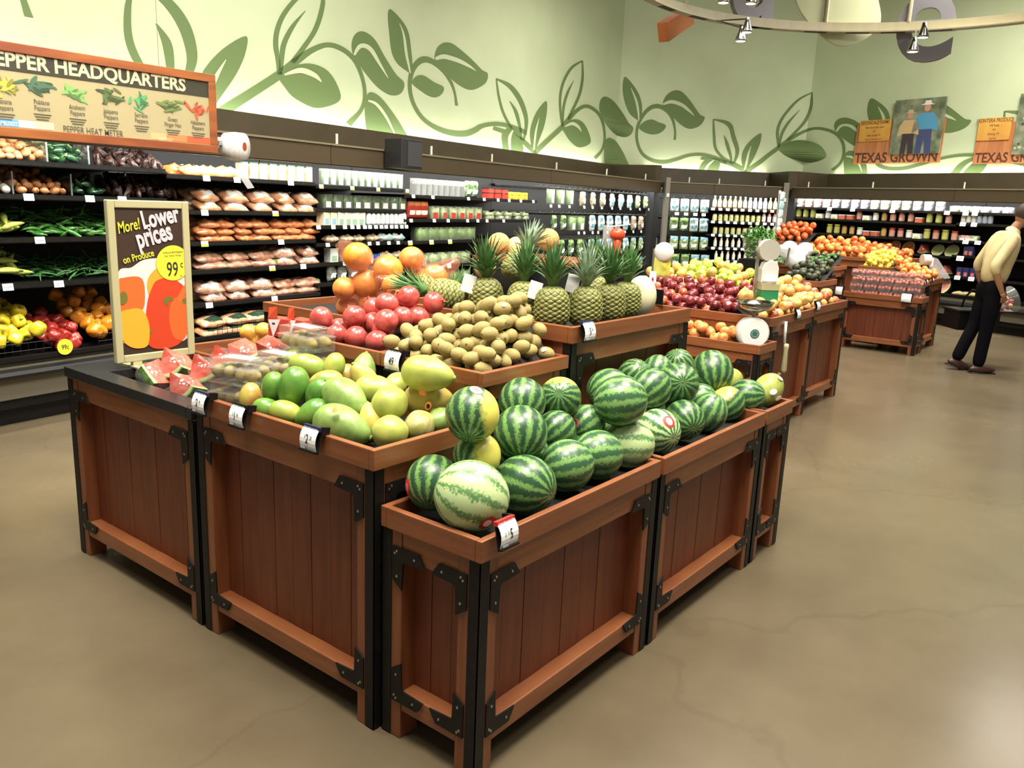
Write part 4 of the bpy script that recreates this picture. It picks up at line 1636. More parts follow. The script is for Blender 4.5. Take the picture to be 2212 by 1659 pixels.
blob([(256, 590), (285, 578), (310, 562), (338, 558), (360, 560), (405, 600), (410, 640), (411, 700), (400, 735), (330, 745), (265, 740), (257, 680)], -.0068, mat('sign_white', '#ddd2cf', .5))
for pts, c in (([(256, 610), (270, 600), (300, 598), (312, 612), (314, 650), (308, 670), (285, 680), (257, 672)], '#e0682a'),
               ([(322, 600), (340, 580), (362, 585), (372, 610), (360, 650), (330, 648), (320, 625)], '#dba02c'),
               ([(340, 606), (365, 600), (388, 610), (405, 632), (409, 690), (395, 735), (365, 752), (325, 748), (316, 700), (320, 650), (330, 620)], '#c9401f'),
               ([(372, 650), (392, 640), (408, 645), (410, 700), (398, 732), (376, 728), (366, 690)], '#e0622a'),
               ([(385, 640), (398, 618), (408, 602), (409, 618), (398, 640), (390, 655)], '#dd6a30'),
               ([(258, 678), (280, 668), (305, 668), (320, 690), (324, 720), (318, 748), (290, 752), (268, 738), (259, 712)], '#dda62e')):
    blob(pts, -.0074 - .0004 * len(b.f) / 40, mat('sign_pepper_' + c[1:], c, .5))
for pts in ([(258, 640), (264, 630), (274, 634), (276, 650), (268, 658), (259, 656)], [(354, 648), (360, 642), (372, 642), (376, 650), (366, 650), (364, 660), (357, 658)], [(394, 648), (402, 644), (405, 653), (398, 657)],
            [(290, 715), (296, 706), (306, 708), (309, 716), (328, 713), (328, 720), (312, 724), (302, 736), (291, 732)]):
    blob(pts, -.0096, mat('sign_stem', '#6d6a2a', .5))
ov = []
for i in range(28):
    a = 2 * pi * i / 28
    ov.append((374 + 36 * cos(a), 568 + 38 * sin(a)))
blob(ov, -.0102, LIME)


def st(s, px, py, size, ma, rot=.26, bold=.01, sx=.8, sh=0, al='LEFT', y=-.0108):
    x, z = q(px, py)
    text(b, s, Matrix.Translation((x, y, z)) @ Matrix.Rotation(-rot, 4, 'Y') @ Matrix.Rotation(pi / 2, 4, 'X'), size, ma, bold, al, sx, sh)


st('More!', 256, 505, .066, LIME, .22, .014, .60, .25)
st('Lower', 310, 494, .102, LILAC, .20, .035, .63)
st('prices', 300, 536, .112, LILAC, .24, .035, .60)
st('on Produce', 268, 570, .042, LIME, .22, .018, .70)
st('99', 361, 597, .088, INK, .0, .008, .62)
st('c', 390, 578, .045, INK, .0, .008, .7)
st('lb', 390, 598, .012, INK, .0)
st('Hothouse Bell Peppers', 374, 547, .0125, INK, .04, .0, .8, 0, 'CENTER')
st('Red, Yellow, Orange', 374, 554, .0115, INK, .04, .0, .8, 0, 'CENTER')
b.build('print', poster)

# ------------------------------------------------------------------ hanging pepper board
HY = 4.8
xr = at(461, 200, 'y', HY).x
zt_, zb_ = at(461, 163, 'y', HY).z, at(459, 331, 'y', HY).z
xl = xr - 2.05
t = thing('hanging_sign', 'long hanging pepper sign with an orange border and row of pepper pictures', 'sign', (xr, HY, zb_))
Hh, Ww = zt_ - zb_, xr - xl
ORW = mat('sign_wood_orange', '#70361b', .5, '#8f521f', 2.2, .35, .65, stretch=(1, 1, 6))
b = MB()
bw = .048
for a, e in (((-Ww, 0), (0, bw)), ((-Ww, Hh - bw), (0, Hh)), ((-Ww, bw), (-Ww + bw, Hh - bw)), ((-bw, bw), (0, Hh - bw))):
    b.box((a[0], -.03, a[1]), (e[0], .03, e[1]), ORW)
b.build('border', t, bevel=.003)
b = MB()
b.box((-Ww + bw, -.02, bw), (-bw, .02, Hh - bw), mat('sign_tan', '#978c67', .6))
board = b.build('board', t)
b = MB()
for x in (-.35, -1.6):
    b.tube([(x, 0, Hh), (x, 0, 5.9 - zb_)], .0016, STEEL, 5)
b.build('hanging_cable', t)
b = MB()
q = lambda px, py: (at(px, py, 'y', HY - .02).x - xr, at(px, py, 'y', HY - .02).z - zb_)
b.box((-Ww + bw, -.022, q(452, 211)[1]), (-bw, -.0195, Hh - bw), mat('sign_olive', '#2c2818', .6))
st('PEPPER HEADQUARTERS', 401, 197, .100, mat('sign_cream', '#b3ab88', .6), 0, .030, .99, 0, 'RIGHT', -.0228)
cols = [(6, 186, 'Banana\nPeppers', '#a9a03a'), (87, 189, 'Poblano\nPeppers', '#3d5c43'), (164, 201, 'Anaheim\nPeppers', '#6f9a52'), (237, 211, 'Jalapeno\nPeppers', '#4e5f33'), (303, 220, 'Serrano\nPeppers', '#4d8f56'), (371, 230, 'Green\nFinger Hot', '#61703a'), (426, 238, 'Habanero\nPeppers', '#c5502f')]
rg = random.Random(5)
for px, py, nm, c in cols:
    x, z = q(px, py)
    for i in range(16):
        a, l, w = rg.uniform(0, pi), rg.uniform(.025, .05), rg.uniform(.006, .012)
        ux, uz = rg.gauss(0, .026), rg.gauss(0, .017)
        k = []
        for j in range(8):
            e = 2 * pi * j / 8
            k.append((x + ux + l * cos(e) * cos(a) - w * sin(e) * sin(a), -.0222 - i * .0001, z + uz + l * cos(e) * sin(a) * .7 + w * sin(e) * cos(a)))
        b.add(k, [tuple(range(8))], mat('sign_p_' + c[1:], c, .6) if i % 3 else mat('sign_pd_' + c[1:], '#%02x%02x%02x' % tuple(int(int(c[m:m + 2], 16) * .7) for m in (1, 3, 5)), .6))
    for j, s_ in enumerate(nm.split('\n')):
        text(b, s_, XZ(x, -.0225, z - .085 - .031 * j), .034, mat('sign_text', '#4a4434', .6), .008, 'CENTER', .72)
    for j in range(3):
        b.box((x - .045 + .006 * j, -.0222, z - .139 - .013 * j), (x + .045 - .008 * j, -.0218, z - .134 - .013 * j), mat('sign_text', '#4a4434', .6))
st('PEPPER HEAT METER', 203, 291, .050, mat('sign_text', '#4a4434', .6), 0, .006, .72, 0, 'CENTER', -.0225)
for i in range(24):
    u0 = q(0, 270)[0] - .12 + i * .016
    c = ['#5f93c4', '#9fadac'][i > 12] if i < 18 else '#b0ac90'
    b.box((u0, -.0215, bw + .004), (u0 + .016, -.0205, bw + .042), mat('meter_' + c[1:], c, .6))
    u1 = -bw - .004 - i * .019
    c = '#c2502b' if i < 8 else ('#cc7240' if i < 15 else '#c99a6a')
    if i < 20:
        b.box((u1 - .019, -.0215, bw + .004), (u1, -.0205, bw + .042), mat('meter_' + c[1:], c, .6))
st('MILDEST', 20, 271, .026, mat('sign_pale', '#c9d4d6', .6), 0, .006, .8, 0, 'CENTER', -.0225)
st('HOTTEST', 358, 305, .026, mat('sign_palo', '#e0b595', .6), 0, .006, .8, 0, 'CENTER', -.0225)
b.build('print', board)


# ------------------------------------------------------------------ packages
def pillow(w, d, h, ma, seed=0, lump=.0, sub=None, off=1.0, M=None, b=None, n=10):
    """a filled bag: two bulging sheets joined at the rim; sub = (u0, u1, v0, v1) makes only a printed field on the upper sheet"""
    b = b or MB()
    u0, u1, v0, v1 = sub or (-1, 1, -1, 1)
    vs, fs = [], []
    sides = (1,) if sub else (1, -1)
    for s in sides:
        o = len(vs)
        for i in range(n + 1):
            for j in range(n + 1):
                u, v = u0 + (u1 - u0) * i / n, v0 + (v1 - v0) * j / n
                e = max(0, (1 - abs(u) ** 2.6)) ** .55 * max(0, (1 - abs(v) ** 3)) ** .55
                z = s * h * e
                if lump:
                    z *= 1 + lump * noise.noise(Vector((u * 2.3 + seed, v * 2.3, s + seed * 3.1)))
                vs.append((w * u * (1 - .06 * v * v), d * v * (1 - .05 * u * u), z * off + (.0015 if sub else 0)))
        for i in range(n):
            for j in range(n):
                a = o + i * (n + 1) + j
                f = (a, a + n + 1, a + n + 2, a + 1)
                fs.append(f if s > 0 else f[::-1])
    return b.add(vs, fs, ma, M)


STAND = Matrix.Rotation(pi / 2, 4, 'X')         # a lying bag set upright, its printed sheet to the front


def bag_proto(name, cat, w, d, h, ma, lab=None, lab2=None, seed=0, lump=.5, stand=False, tie=None):
    T = (Matrix.Translation((0, 0, d)) @ STAND) if stand else Matrix.Translation((0, 0, h * .95))
    b = pillow(w, d, h, ma, seed, lump, M=T)
    parts = []
    if lab:
        parts.append(('label', pillow(w, d, h, lab, seed, lump, (-.6, .6, -.75, .05) if not stand else (-.6, .6, -.55, -.05), 1.02, T, n=6).mesh('label', True)))
    if lab2:
        parts.append(('header', pillow(w, d, h, lab2, seed, lump, (-.85, .85, .45, .93), 1.02, T, n=6).mesh('header', True)))
    if tie:
        parts.append(('greens', MB().ball((w * .85, 0, h), (w * .25, d * .5, h * .7), tie, 10, 6).mesh('greens', True)))
    return Proto(name, cat, b.mesh(name, True, True), parts)


def box_proto(name, cat, w, d, h, shell, inner=None, lab=None, lid=None, balls=None):
    b = MB()
    b.box((-w / 2, -d / 2, 0), (w / 2, d / 2, h), shell)
    parts = []
    if inner:
        c = MB()
        if balls:
            rg = random.Random(int(w * 999))
            for q in heap(-w * .47, w * .47, -d * .47, d * .47, .004, balls, min(w, d) * .19, lambda x, y: h * .8, 4):
                c.ball(q[:3], q[3], inner, 9, 6)
        else:
            c.box((-w * .46, -d * .45, .004), (w * .46, d * .45, h * .86), inner)
            for i in range(9):
                rg = random.Random(i)
                c.ball((rg.uniform(-.33, .33) * w, rg.uniform(-.3, .3) * d, h * .84), w * .13, inner, 8, 5)
        parts.append(('contents', c.mesh('contents', True)))
    if lab:
        parts.append(('label', MB().box((-w * .3, -d / 2 - .0015, h * .08), (w * .3, -d / 2 - .0005, h * .5), lab).mesh('label')))
    if lid:
        parts.append(('lid', MB().box((-w * .51, -d * .51, h), (w * .51, d * .51, h + .012), lid).mesh('lid')))
    return Proto(name, cat, b.mesh(name), parts)


def bottle_proto(name, cat, r, h, ma, cap, lab, neck=.38, nh=.3):
    b = MB()
    b.lathe([(0, 0), (r, .002), (r, h * (1 - nh) - r * .3), (r * .8, h * (1 - nh) + r * .1), (r * neck, h * (1 - nh * .5)), (r * neck, h * .93), (0, h * .93)], 14, ma)
    c = MB().lathe([(0, h * .90), (r * neck * 1.15, h * .90), (r * neck * 1.15, h), (0, h)], 12, cap)
    l = MB().lathe([(r * 1.01, h * .12), (r * 1.01, h * (1 - nh) * .85)], 14, lab)
    return Proto(name, cat, b.mesh(name, True), [('cap', c.mesh('cap')), ('label', l.mesh('label', True))])


def PM_(n, c, r=.4, c2=None, **k):
    return mat(n, c, r, c2, 9, **k)


WHT = PM_('pack_white', '#ecece6', .4)
ORG = mat('carrot_orange', '#d2702f', .28, '#eda468', 22, .35, .65, coat=.7, vary=.06)
ORP = mat('carrot_pale', '#d98f5e', .28, '#f0c3a0', 18, .35, .65, coat=.7, vary=.06)
PNK = mat('carrot_pink', '#b9785c', .3, '#e0b8a0', 18, .35, .65, coat=.7, vary=.08)
DGR = PM_('label_dark_green', '#27402f')
GRN = PM_('leaf_pack', '#5d8a3e', .35, '#88ab5a', vary=.12)
DLF = mat('leaf_dark', '#33502b', .4, '#567a3c', 30, .4, .65, vary=.15)
PAL = mat('leaf_pale', '#8ea86a', .4, '#c5cfa4', 24, .4, .65, vary=.1)
SKY = PM_('header_blue', '#7fa9c9', .35)
BLU = PM_('pack_blue', '#2f56a0', .4)
YEL = PM_('pack_yellow', '#d9c33c', .4)
RDP = PM_('pack_red', '#b5382d', .4)
PUR = PM_('cap_purple', '#47408c', .4)
MUS = mat('mushroom_tan', '#a48a68', .6, '#d8cbb0', 18, .4, .6)
CLR = film('pack_clear', '#e6eae2', .10, .1)
TUB = PM_('tub_grey', '#c3c9c2', .35)
AMB = PM_('dressing_amber', '#b98a4a', .2, vary=.1)
CRM = PM_('dressing_cream', '#dcd3b0', .25, vary=.06)
PRD = {
    'carrot': bag_proto('carrot_bag', 'bag of carrots', .13, .085, .042, ORG, WHT, DGR, 1),
    'carrotw': bag_proto('carrot_bag', 'bag of carrots', .12, .09, .045, ORP, WHT, None, 2),
    'carrotd': bag_proto('carrot_bag', 'bag of carrots', .15, .08, .04, ORP, DGR, None, 3),
    'baby': bag_proto('baby_carrot_bag', 'bag of carrots', .10, .06, .028, mat('carrot_deep', '#c26a34', .3, '#e5a372', 22, .35, .65, coat=.6, vary=.08), None, None, 4, .8),
    'bunch': bag_proto('carrot_bunch', 'bag of carrots', .17, .055, .032, PNK, None, DGR, 5, .7, False, GRN),
    'pinkbag': bag_proto('carrot_bag', 'bag of carrots', .13, .08, .04, PNK, WHT, None, 6, .7),
    'upright': box_proto('snack_pack', 'snack pack', .085, .06, .13, ORP, None, WHT, DGR),
    'herb': box_proto('herb_pack', 'herb pack', .085, .05, .155, CLR, DLF, WHT),
    'clam': box_proto('salad_box', 'salad box', .12, .09, .135, CLR, DLF, WHT),
    'veg': box_proto('vegetable_box', 'vegetable box', .16, .12, .15, CLR, GRN, None),
    'caul': box_proto('vegetable_box', 'vegetable box', .17, .12, .14, CLR, PAL, None),
    'mixv': box_proto('vegetable_box', 'vegetable box', .13, .10, .15, CLR, PAL, RDP),
    'mush': box_proto('mushroom_pack', 'mushroom pack', .09, .08, .19, CLR, MUS, None, None, 24),
    'tubg': box_proto('dip_tub', 'tub', .10, .09, .12, TUB, None, PM_('label_green', '#8aa88d'), WHT),
    'tubb': box_proto('dip_tub', 'tub', .09, .09, .13, PM_('tub_cream', '#d8d3b4'), None, SKY, BLU),
    'juice': bottle_proto('small_bottle', 'bottle', .032, .14, PM_('bottle_white', '#dfdedd', .3), PUR, WHT, .6, .2),
    'silver': bag_proto('silver_pack', 'snack bag', .07, .085, .03, PM_('foil', '#a9ada6', .2, '#4d5a4d', metal=.5), WHT, None, 8, .8, True),
    'sprout': box_proto('sprout_tray', 'packed tray', .15, .11, .05, CLR, PAL, None),
    'basket': box_proto('plastic_basket', 'basket', .12, .10, .06, RDP, None, None, PM_('basket_dark', '#3c1c14')),
    'basky': box_proto('plastic_basket', 'basket', .11, .10, .05, YEL, None, PM_('basket_orange', '#d0722c')),
    'redpk': bag_proto('red_pack', 'snack bag', .08, .10, .03, RDP, WHT, PM_('pack_orange', '#d3793e'), 9, .3, True),
    'tall': box_proto('tall_salad_box', 'salad box', .15, .09, .24, CLR, GRN, WHT),
    'salad': bag_proto('salad_bag', 'bag of salad', .085, .125, .035, mat('salad_film', '#66814c', .2, '#a9bd8c', 28, .38, .66, coat=.6, vary=.15), WHT, SKY, 11, .9, True),
    'saladg': bag_proto('salad_bag', 'bag of salad', .085, .125, .035, mat('salad_film_dark', '#3f5a38', .2, '#8ba373', 28, .4, .66, coat=.6, vary=.15), WHT, GRN, 12, .9, True),
    'saladr': bag_proto('salad_bag', 'bag of salad', .085, .125, .035, mat('salad_film_red', '#7d6650', .2, '#b9b59a', 26, .38, .66, coat=.6, vary=.15), WHT, PM_('header_rose', '#c98f86'), 13, .9, True),
    'saladw': bag_proto('salad_bag', 'bag of salad', .085, .125, .035, mat('salad_film_pale', '#9fb2ae', .2, '#dfe6df', 24, .38, .66, coat=.6, vary=.1), PM_('label_teal', '#5f8f9a'), SKY, 14, .9, True),
    'dress': bottle_proto('dressing_bottle', 'bottle', .036, .22, AMB, WHT, PM_('label_tan', '#d9c9a0'), .36, .34),
    'dressw': bottle_proto('dressing_bottle', 'bottle', .036, .21, CRM, WHT, WHT, .5, .3),
    'dressp': bottle_proto('dressing_bottle', 'bottle', .036, .20, PM_('dressing_pink', '#c98f7d', .25), RDP, WHT, .4, .32),
    'dip': bottle_proto('dressing_jar', 'jar', .040, .13, CRM, PM_('cap_gold', '#a99a5a', .35), PM_('label_lime', '#c3c98a'), .8, .16),
    'jarg': bottle_proto('pickle_jar', 'jar', .048, .16, PM_('pickle_green', '#7d8a3e', .2, '#a3ab55', vary=.1), YEL, PM_('label_pickle', '#b9b86a'), .85, .14),
    'jarr': bottle_proto('relish_jar', 'jar', .046, .15, PM_('relish_red', '#9d4a38', .25, '#b9705c', vary=.1), RDP, PM_('label_rose', '#c99a86'), .85, .14),
    'jarw': bottle_proto('sauce_jar', 'jar', .046, .13, PM_('sauce_cream', '#d3c79c', .25, vary=.08), WHT, WHT, .85, .14),
    'jaro': bottle_proto('sauce_jar', 'jar', .042, .15, PM_('sauce_amber', '#a97a3c', .25, vary=.1), PM_('cap_dark', '#2c2620'), PM_('label_ochre', '#c7a25c'), .8, .16),
    'tubr': box_proto('salsa_tub', 'tub', .11, .10, .07, PM_('tub_salsa', '#c2664c', .35), None, None, WHT),
    'tubw': box_proto('dip_tub', 'tub', .12, .10, .07, WHT, None, PM_('label_citron', '#c9cc6a'), PM_('lid_clear', '#d9dad2')),
    'fbox': box_proto('cut_fruit_box', 'cut fruit box', .15, .11, .10, CLR, PM_('cut_pink', '#c98878', .3, '#dcb0a0'), WHT),
    'fboxp': box_proto('cut_fruit_box', 'cut fruit box', .14, .11, .10, CLR, PM_('cut_purple', '#8a7390', .3, '#bda9bd'), WHT),
    'fboxg': box_proto('cut_fruit_box', 'cut fruit box', .15, .11, .10, CLR, PM_('cut_green', '#9db070', .3, '#cdd6ae'), WHT),
    'milk': bottle_proto('yogurt_bottle', 'bottle', .036, .15, WHT, PM_('cap_lime', '#a9c23c'), WHT, .5, .25),
    'milkr': bottle_proto('yogurt_bottle', 'bottle', .036, .15, WHT, RDP, PM_('label_sky', '#b3c3d9'), .5, .25),
    'card': box_proto('small_carton', 'carton', .08, .06, .14, PM_('carton_navy', '#2b2f5c'), None, PM_('label_coral', '#c9705c')),
    'bread': bag_proto('snack_bag', 'snack bag', .11, .06, .035, PM_('snack_tan', '#b98a5c', .35, '#8aa06a'), None, None, 16, .5),
    'bluebx': box_proto('blue_box', 'box', .13, .11, .06, BLU, None, None),
    'oyster': bag_proto('mushroom_bag', 'bag of mushrooms', .09, .06, .035, MUS, None, None, 17, 1.0),
    'whiteb': bag_proto('garlic_bag', 'bag of vegetables', .11, .065, .035, PM_('garlic_white', '#d6dcd6', .4, '#9fc0c4'), None, None, 18, 1.0),
}


def shelf_row(fr, keys, px0, px1, z, n, d, what, where, group, deep=1, s=1.0, gap=.13, layers=1, jit=.0, seed=0, tilt=0.0, yaw=0.0):
    """n packages side by side between two photo columns, standing at height z; further rows behind and on top"""
    rg = random.Random(seed + int(px0) + int(z * 1000))
    s0, s1 = fpx(fr, px0, z + .06, d), fpx(fr, px1, z + .06, d)
    out = []
    for k in range(deep):
        for l in range(layers):
            for i in range(n):
                key = keys[i * len(keys) // n] if len(keys) > 1 else keys[0]
                p = PRD[key]
                x = s0 + (s1 - s0) * (i + .5) / n + rg.uniform(-jit, jit) * .02
                hh = (p.me.vertices and max(v.co.z for v in p.me.vertices)) * s
                M = FR[fr] @ Matrix.Translation((x, d + k * gap, z + .001 + l * hh * .88)) @ Matrix.Rotation(yaw + rg.uniform(-.12, .12) * (1 + jit), 4, 'Z') @ Matrix.Rotation(tilt, 4, 'X') @ Matrix.Scale(s * (rg.uniform(.93, 1.05) if jit else 1), 4)
                out.append(p.put(M, None, group))
    rows(out, what, where, 18 if (deep > 1 or layers > 1) else 1e9)
    return out


def wadd(prefix, fr, rows_):
    for keys, a, e, z, n, d, what, where, kw in rows_:
        shelf_row(fr, keys.split(), a, e, z, n, d, what, where, prefix, **kw)


wadd('carrots in the case beside the sale sign', 'L', [
    ('carrot', 392, 500, 1.707, 3, .32, 'orange carrot bag', 'on top carrot shelf', dict(deep=2, jit=1, gap=.16, tilt=.4)),
    ('upright', 512, 672, 1.707, 8, .30, 'small orange and white snack pack', 'on top carrot shelf', {}),
    ('carrotw', 408, 680, 1.432, 5, .33, 'pale orange carrot bag', 'on second carrot shelf', dict(deep=2, layers=2, jit=1, gap=.17, tilt=.42)),
    ('baby', 422, 678, 1.18, 7, .31, 'small carrot bag', 'on third carrot shelf', dict(deep=2, layers=3, jit=1.5, tilt=.35)),
    ('bunch pinkbag', 420, 680, .95, 5, .32, 'pinkish carrot bag', 'on fourth carrot shelf', dict(deep=2, layers=2, jit=1.2, gap=.13, tilt=.4)),
    ('pinkbag bunch', 420, 678, .68, 5, .30, 'pinkish carrot bag', 'on fifth carrot shelf', dict(deep=2, layers=2, jit=1.2, gap=.14, tilt=.4)),
    ('carrotd', 430, 690, .40, 6, .22, 'long pale carrot bag', 'on the bottom carrot deck', dict(deep=2, layers=2, jit=1.2, gap=.17, tilt=.3))])
wadd('packs in the white-edged case', 'L', [
    ('herb', 692, 868, 1.688, 12, .26, 'clear herb pack with white label', 'on the white-edged top shelf', {}),
    ('clam', 690, 872, 1.47, 9, .28, 'clear box of greens', 'below the white-edged shelf', {}),
    ('tubb tubg tubg', 690, 782, 1.31, 6, .25, 'tub', 'below the clear boxes of greens', {}),
    ('juice', 790, 876, 1.31, 9, .23, 'white bottle with purple cap', 'below the clear boxes of greens', {}),
    ('oyster oyster whiteb', 695, 868, 1.14, 6, .27, 'low bag', 'on the fourth shelf of the white-edged case', dict(jit=1)),
    ('tubg bluebx oyster', 700, 868, .95, 6, .28, 'mixed pack', 'on the fifth shelf of the white-edged case', dict(jit=1)),
    ('silver', 705, 872, .757, 8, .26, 'silvery snack bag', 'on the sixth shelf of the white-edged case', dict(jit=1)),
    ('clam', 692, 870, .42, 9, .24, 'dark green salad box', 'on the bottom deck of the white-edged case', {})])
wadd('packs in the case behind the pineapples', 'L', [
    ('mush', 890, 1000, 1.635, 9, .26, 'clear column of tan mushrooms', 'on the top shelf behind the pineapples', dict(s=.95)),
    ('saladg', 1003, 1030, 1.635, 2, .28, 'green upright pack', 'beside the mushroom columns', dict(s=.8)),
    ('basket basky', 1046, 1135, 1.635, 6, .27, 'coloured plastic basket', 'on the top shelf behind the pineapples', dict(layers=2)),
    ('redpk', 880, 920, 1.375, 3, .28, 'red and white upright pack', 'left of the boxed vegetables', {}),
    ('mixv', 924, 1036, 1.375, 6, .27, 'clear box of mixed vegetables', 'on the second shelf behind the pineapples', {}),
    ('sprout', 1042, 1140, 1.375, 5, .27, 'low clear tray of sprouts', 'on the second shelf behind the pineapples', dict(layers=2, jit=1)),
    ('veg', 895, 1020, 1.133, 6, .29, 'clear box of green vegetables', 'on the third shelf behind the pineapples', {}),
    ('caul', 895, 1010, .85, 5, .29, 'clear box of pale cauliflower', 'on the fourth shelf behind the pineapples', {}),
    ('veg', 890, 1010, .62, 5, .28, 'clear vegetable box', 'on the fifth shelf behind the pineapples', {})])
wadd('packs in the far end of the long wall', 'L', [
    ('tall', 1178, 1240, 1.60, 3, .26, 'tall clear salad box', 'on the top row before the hanging salad bags', dict(s=.85)),
    ('saladr saladw salad', 1246, 1418, 1.575, 9, .26, 'hanging salad bag', 'in the top row of the long wall', dict(s=.9)),
    ('saladg tall', 1185, 1262, 1.22, 4, .27, 'green salad pack', 'in the second row of the long wall', dict(s=.9)),
    ('saladw saladr', 1268, 1420, 1.20, 9, .26, 'hanging salad bag', 'in the second row of the long wall', {}),
    ('saladg', 1180, 1260, .84, 4, .27, 'dark green salad bag', 'in the third row of the long wall', {}),
    ('saladw salad', 1266, 1420, .83, 9, .26, 'hanging salad bag', 'in the third row of the long wall', {}),
    ('saladr salad', 1320, 1420, .49, 6, .26, 'low hanging salad bag', 'in the bottom row of the long wall', {})])
wadd('packs in the corner case', 'D', [
    ('saladw', 1446, 1532, 1.545, 4, .26, 'pale hanging salad bag', 'in the top row of the corner case', dict(s=.95)),
    ('saladg saladw', 1444, 1530, 1.20, 4, .26, 'hanging salad bag', 'in the second row of the corner case', {}),
    ('salad', 1444, 1530, .87, 4, .26, 'green hanging salad bag', 'in the third row of the corner case', {}),
    ('saladg salad', 1446, 1532, .55, 4, .26, 'green hanging salad bag', 'in the fourth row of the corner case', {}),
    ('dress dress dressw dress', 1538, 1690, 1.64, 14, .26, 'tall dressing bottle', 'on the top bottle shelf', {}),
    ('dip dip dressp', 1538, 1690, 1.41, 13, .25, 'dressing jar', 'on the second bottle shelf', {}),
    ('dip dressw', 1538, 1690, 1.175, 12, .25, 'pale dressing bottle', 'on the third bottle shelf', {}),
    ('dressw', 1538, 1690, .94, 12, .25, 'creamy dressing bottle', 'on the fourth bottle shelf', dict(s=.85)),
    ('dressw dip', 1540, 1690, .708, 12, .25, 'creamy dressing bottle', 'on the fifth bottle shelf', dict(s=.8)),
    ('dip', 1560, 1690, .46, 9, .24, 'small dressing jar', 'on the bottom deck under the bottles', {})])
wadd('packs in the right wall cases', 'R', [
    ('fbox fboxp fboxg fboxp', 1720, 2044, 1.72, 15, .24, 'cut fruit box', 'on the top shelf of the right wall', dict(layers=2, s=.8)),
    ('fboxg fboxp', 2054, 2190, 1.72, 6, .24, 'cut fruit box', 'on the top shelf behind the yellow shirt', dict(s=.9)),
    ('jarg jarg tubw jarw tubw tubr jarr tubw jarw jaro jarr jarr tubr jarg jarg jarr', 1718, 2060, 1.535, 19, .24, 'jar', 'on the second shelf of the right wall', {}),
    ('milk milkr', 2076, 2146, 1.56, 6, .24, 'white bottle with coloured cap', 'beside the head in yellow collar', {}),
    ('jarg jaro jaro jarw tubr tubr jaro jarr jarw tubw jarg jarr jarg jarr', 1784, 2072, 1.285, 16, .24, 'jar', 'on the third shelf of the right wall', {}),
    ('fbox fboxg', 2076, 2112, 1.30, 3, .24, 'small fruit pack', 'on the third shelf behind the yellow shirt', dict(s=.8)),
    ('card', 2066, 2110, .76, 3, .22, 'navy carton', 'behind the yellow-shirted man', {}),
    ('card', 2084, 2104, 1.08, 2, .24, 'dark carton with coral label', 'by the rolled yellow sleeve', {}),
    ('bread', 2066, 2112, .47, 3, .2, 'tan and green snack bag', 'on the bottom deck behind the man', {})])


# ------------------------------------------------------------------ cut melons on the right wall
def half_mesh(flesh, rind, rin, deep=.62):
    """half a melon lying on its back, cut face tipped to the front"""
    b = MB()
    pr = [(sin(pi / 2 * j / 8), -cos(pi / 2 * j / 8)) for j in range(9)]
    b.lathe(pr, 24, rind)
    b.lathe([(.86, 0), (1, 0)], 24, rin)
    b.lathe([(0, -.12), (.4, -.10), (.55, 0), (.86, 0)], 24, flesh)
    return b.mesh('melon_half', True)


hm1 = half_mesh(mat('half_orange', '#d07a3c', .3), mat('half_rind_tan', '#b59a62', .6), mat('half_edge', '#d8cb9a', .4))
hm2 = half_mesh(mat('half_green', '#b3bf86', .3), mat('half_rind_green', '#5a7d42', .5), mat('half_edge', '#d8cb9a', .4))
hm3 = half_mesh(mat('half_pink', '#d98f80', .3), mat('half_rind_green', '#5a7d42', .5), mat('half_edge', '#d8cb9a', .4))
CUT = []
face = Matrix.Rotation(radians(62), 4, 'X')
for px, z, m_, r, lab in ((1932, 1.14, hm1, .105, 'orange-fleshed melon half on the right wall, left of its twin'), (1962, 1.14, hm1, .105, 'orange-fleshed melon half on the right wall, right of its twin'),
                          (2026, 1.13, hm2, .10, 'pale green melon half on the right wall, left one of two'), (2056, 1.13, hm2, .11, 'pale green melon half on the right wall, right one of two'),
                          (2040, .60, hm3, .16, 'big pink melon half on the bottom deck of the right wall')):
    s = fpx('R', px, z, .34)
    Proto('melon_half', 'cut melon', m_).put(FR['R'] @ Matrix.Translation((s, .34 if z > 1 else .22, z)) @ face @ Matrix.Scale(r, 4), lab, 'cut melons on the right wall')
W_ = []
for i, (px, z) in enumerate(((1850, 1.05), (1876, 1.05), (1895, 1.05), (1914, 1.05), (1996, 1.05), (1955, .75), (1975, .75), (1998, .75), (2022, .75), (2044, .75))):
    s = fpx('R', px, z + .06, .33)
    W_.append(CHP.put(FR['R'] @ Matrix.Translation((s, .33, z + .155)) @ Matrix.Rotation(radians(-90), 4, 'X') @ Matrix.Rotation((i * 1.3) % .6 - .3, 4, 'Y') @ Matrix.Scale(.15, 4), None, 'watermelon wedges on the right wall'))
rows(W_, 'wrapped red melon wedge', 'on the right wall', 20)


# ------------------------------------------------------------------ loose peppers and onions, first case
def bell_mesh(ma):
    b = MB()
    pr = [(0, .62)] + [(r, z) for r, z in ((.18, .60), (.45, .80), (.78, .78), (.97, .52), (1.0, .15), (.95, -.3), (.84, -.7), (.62, -.98), (.3, -1.02), (0, -.92))]
    b.lathe(pr, 28, ma, None, 1, 1, lambda t, z: 1 + .085 * cos(4 * t) * (1 if z < .9 else 0))
    b.v = [v for v in b.v]
    return b.mesh('bell_pepper', True, True)


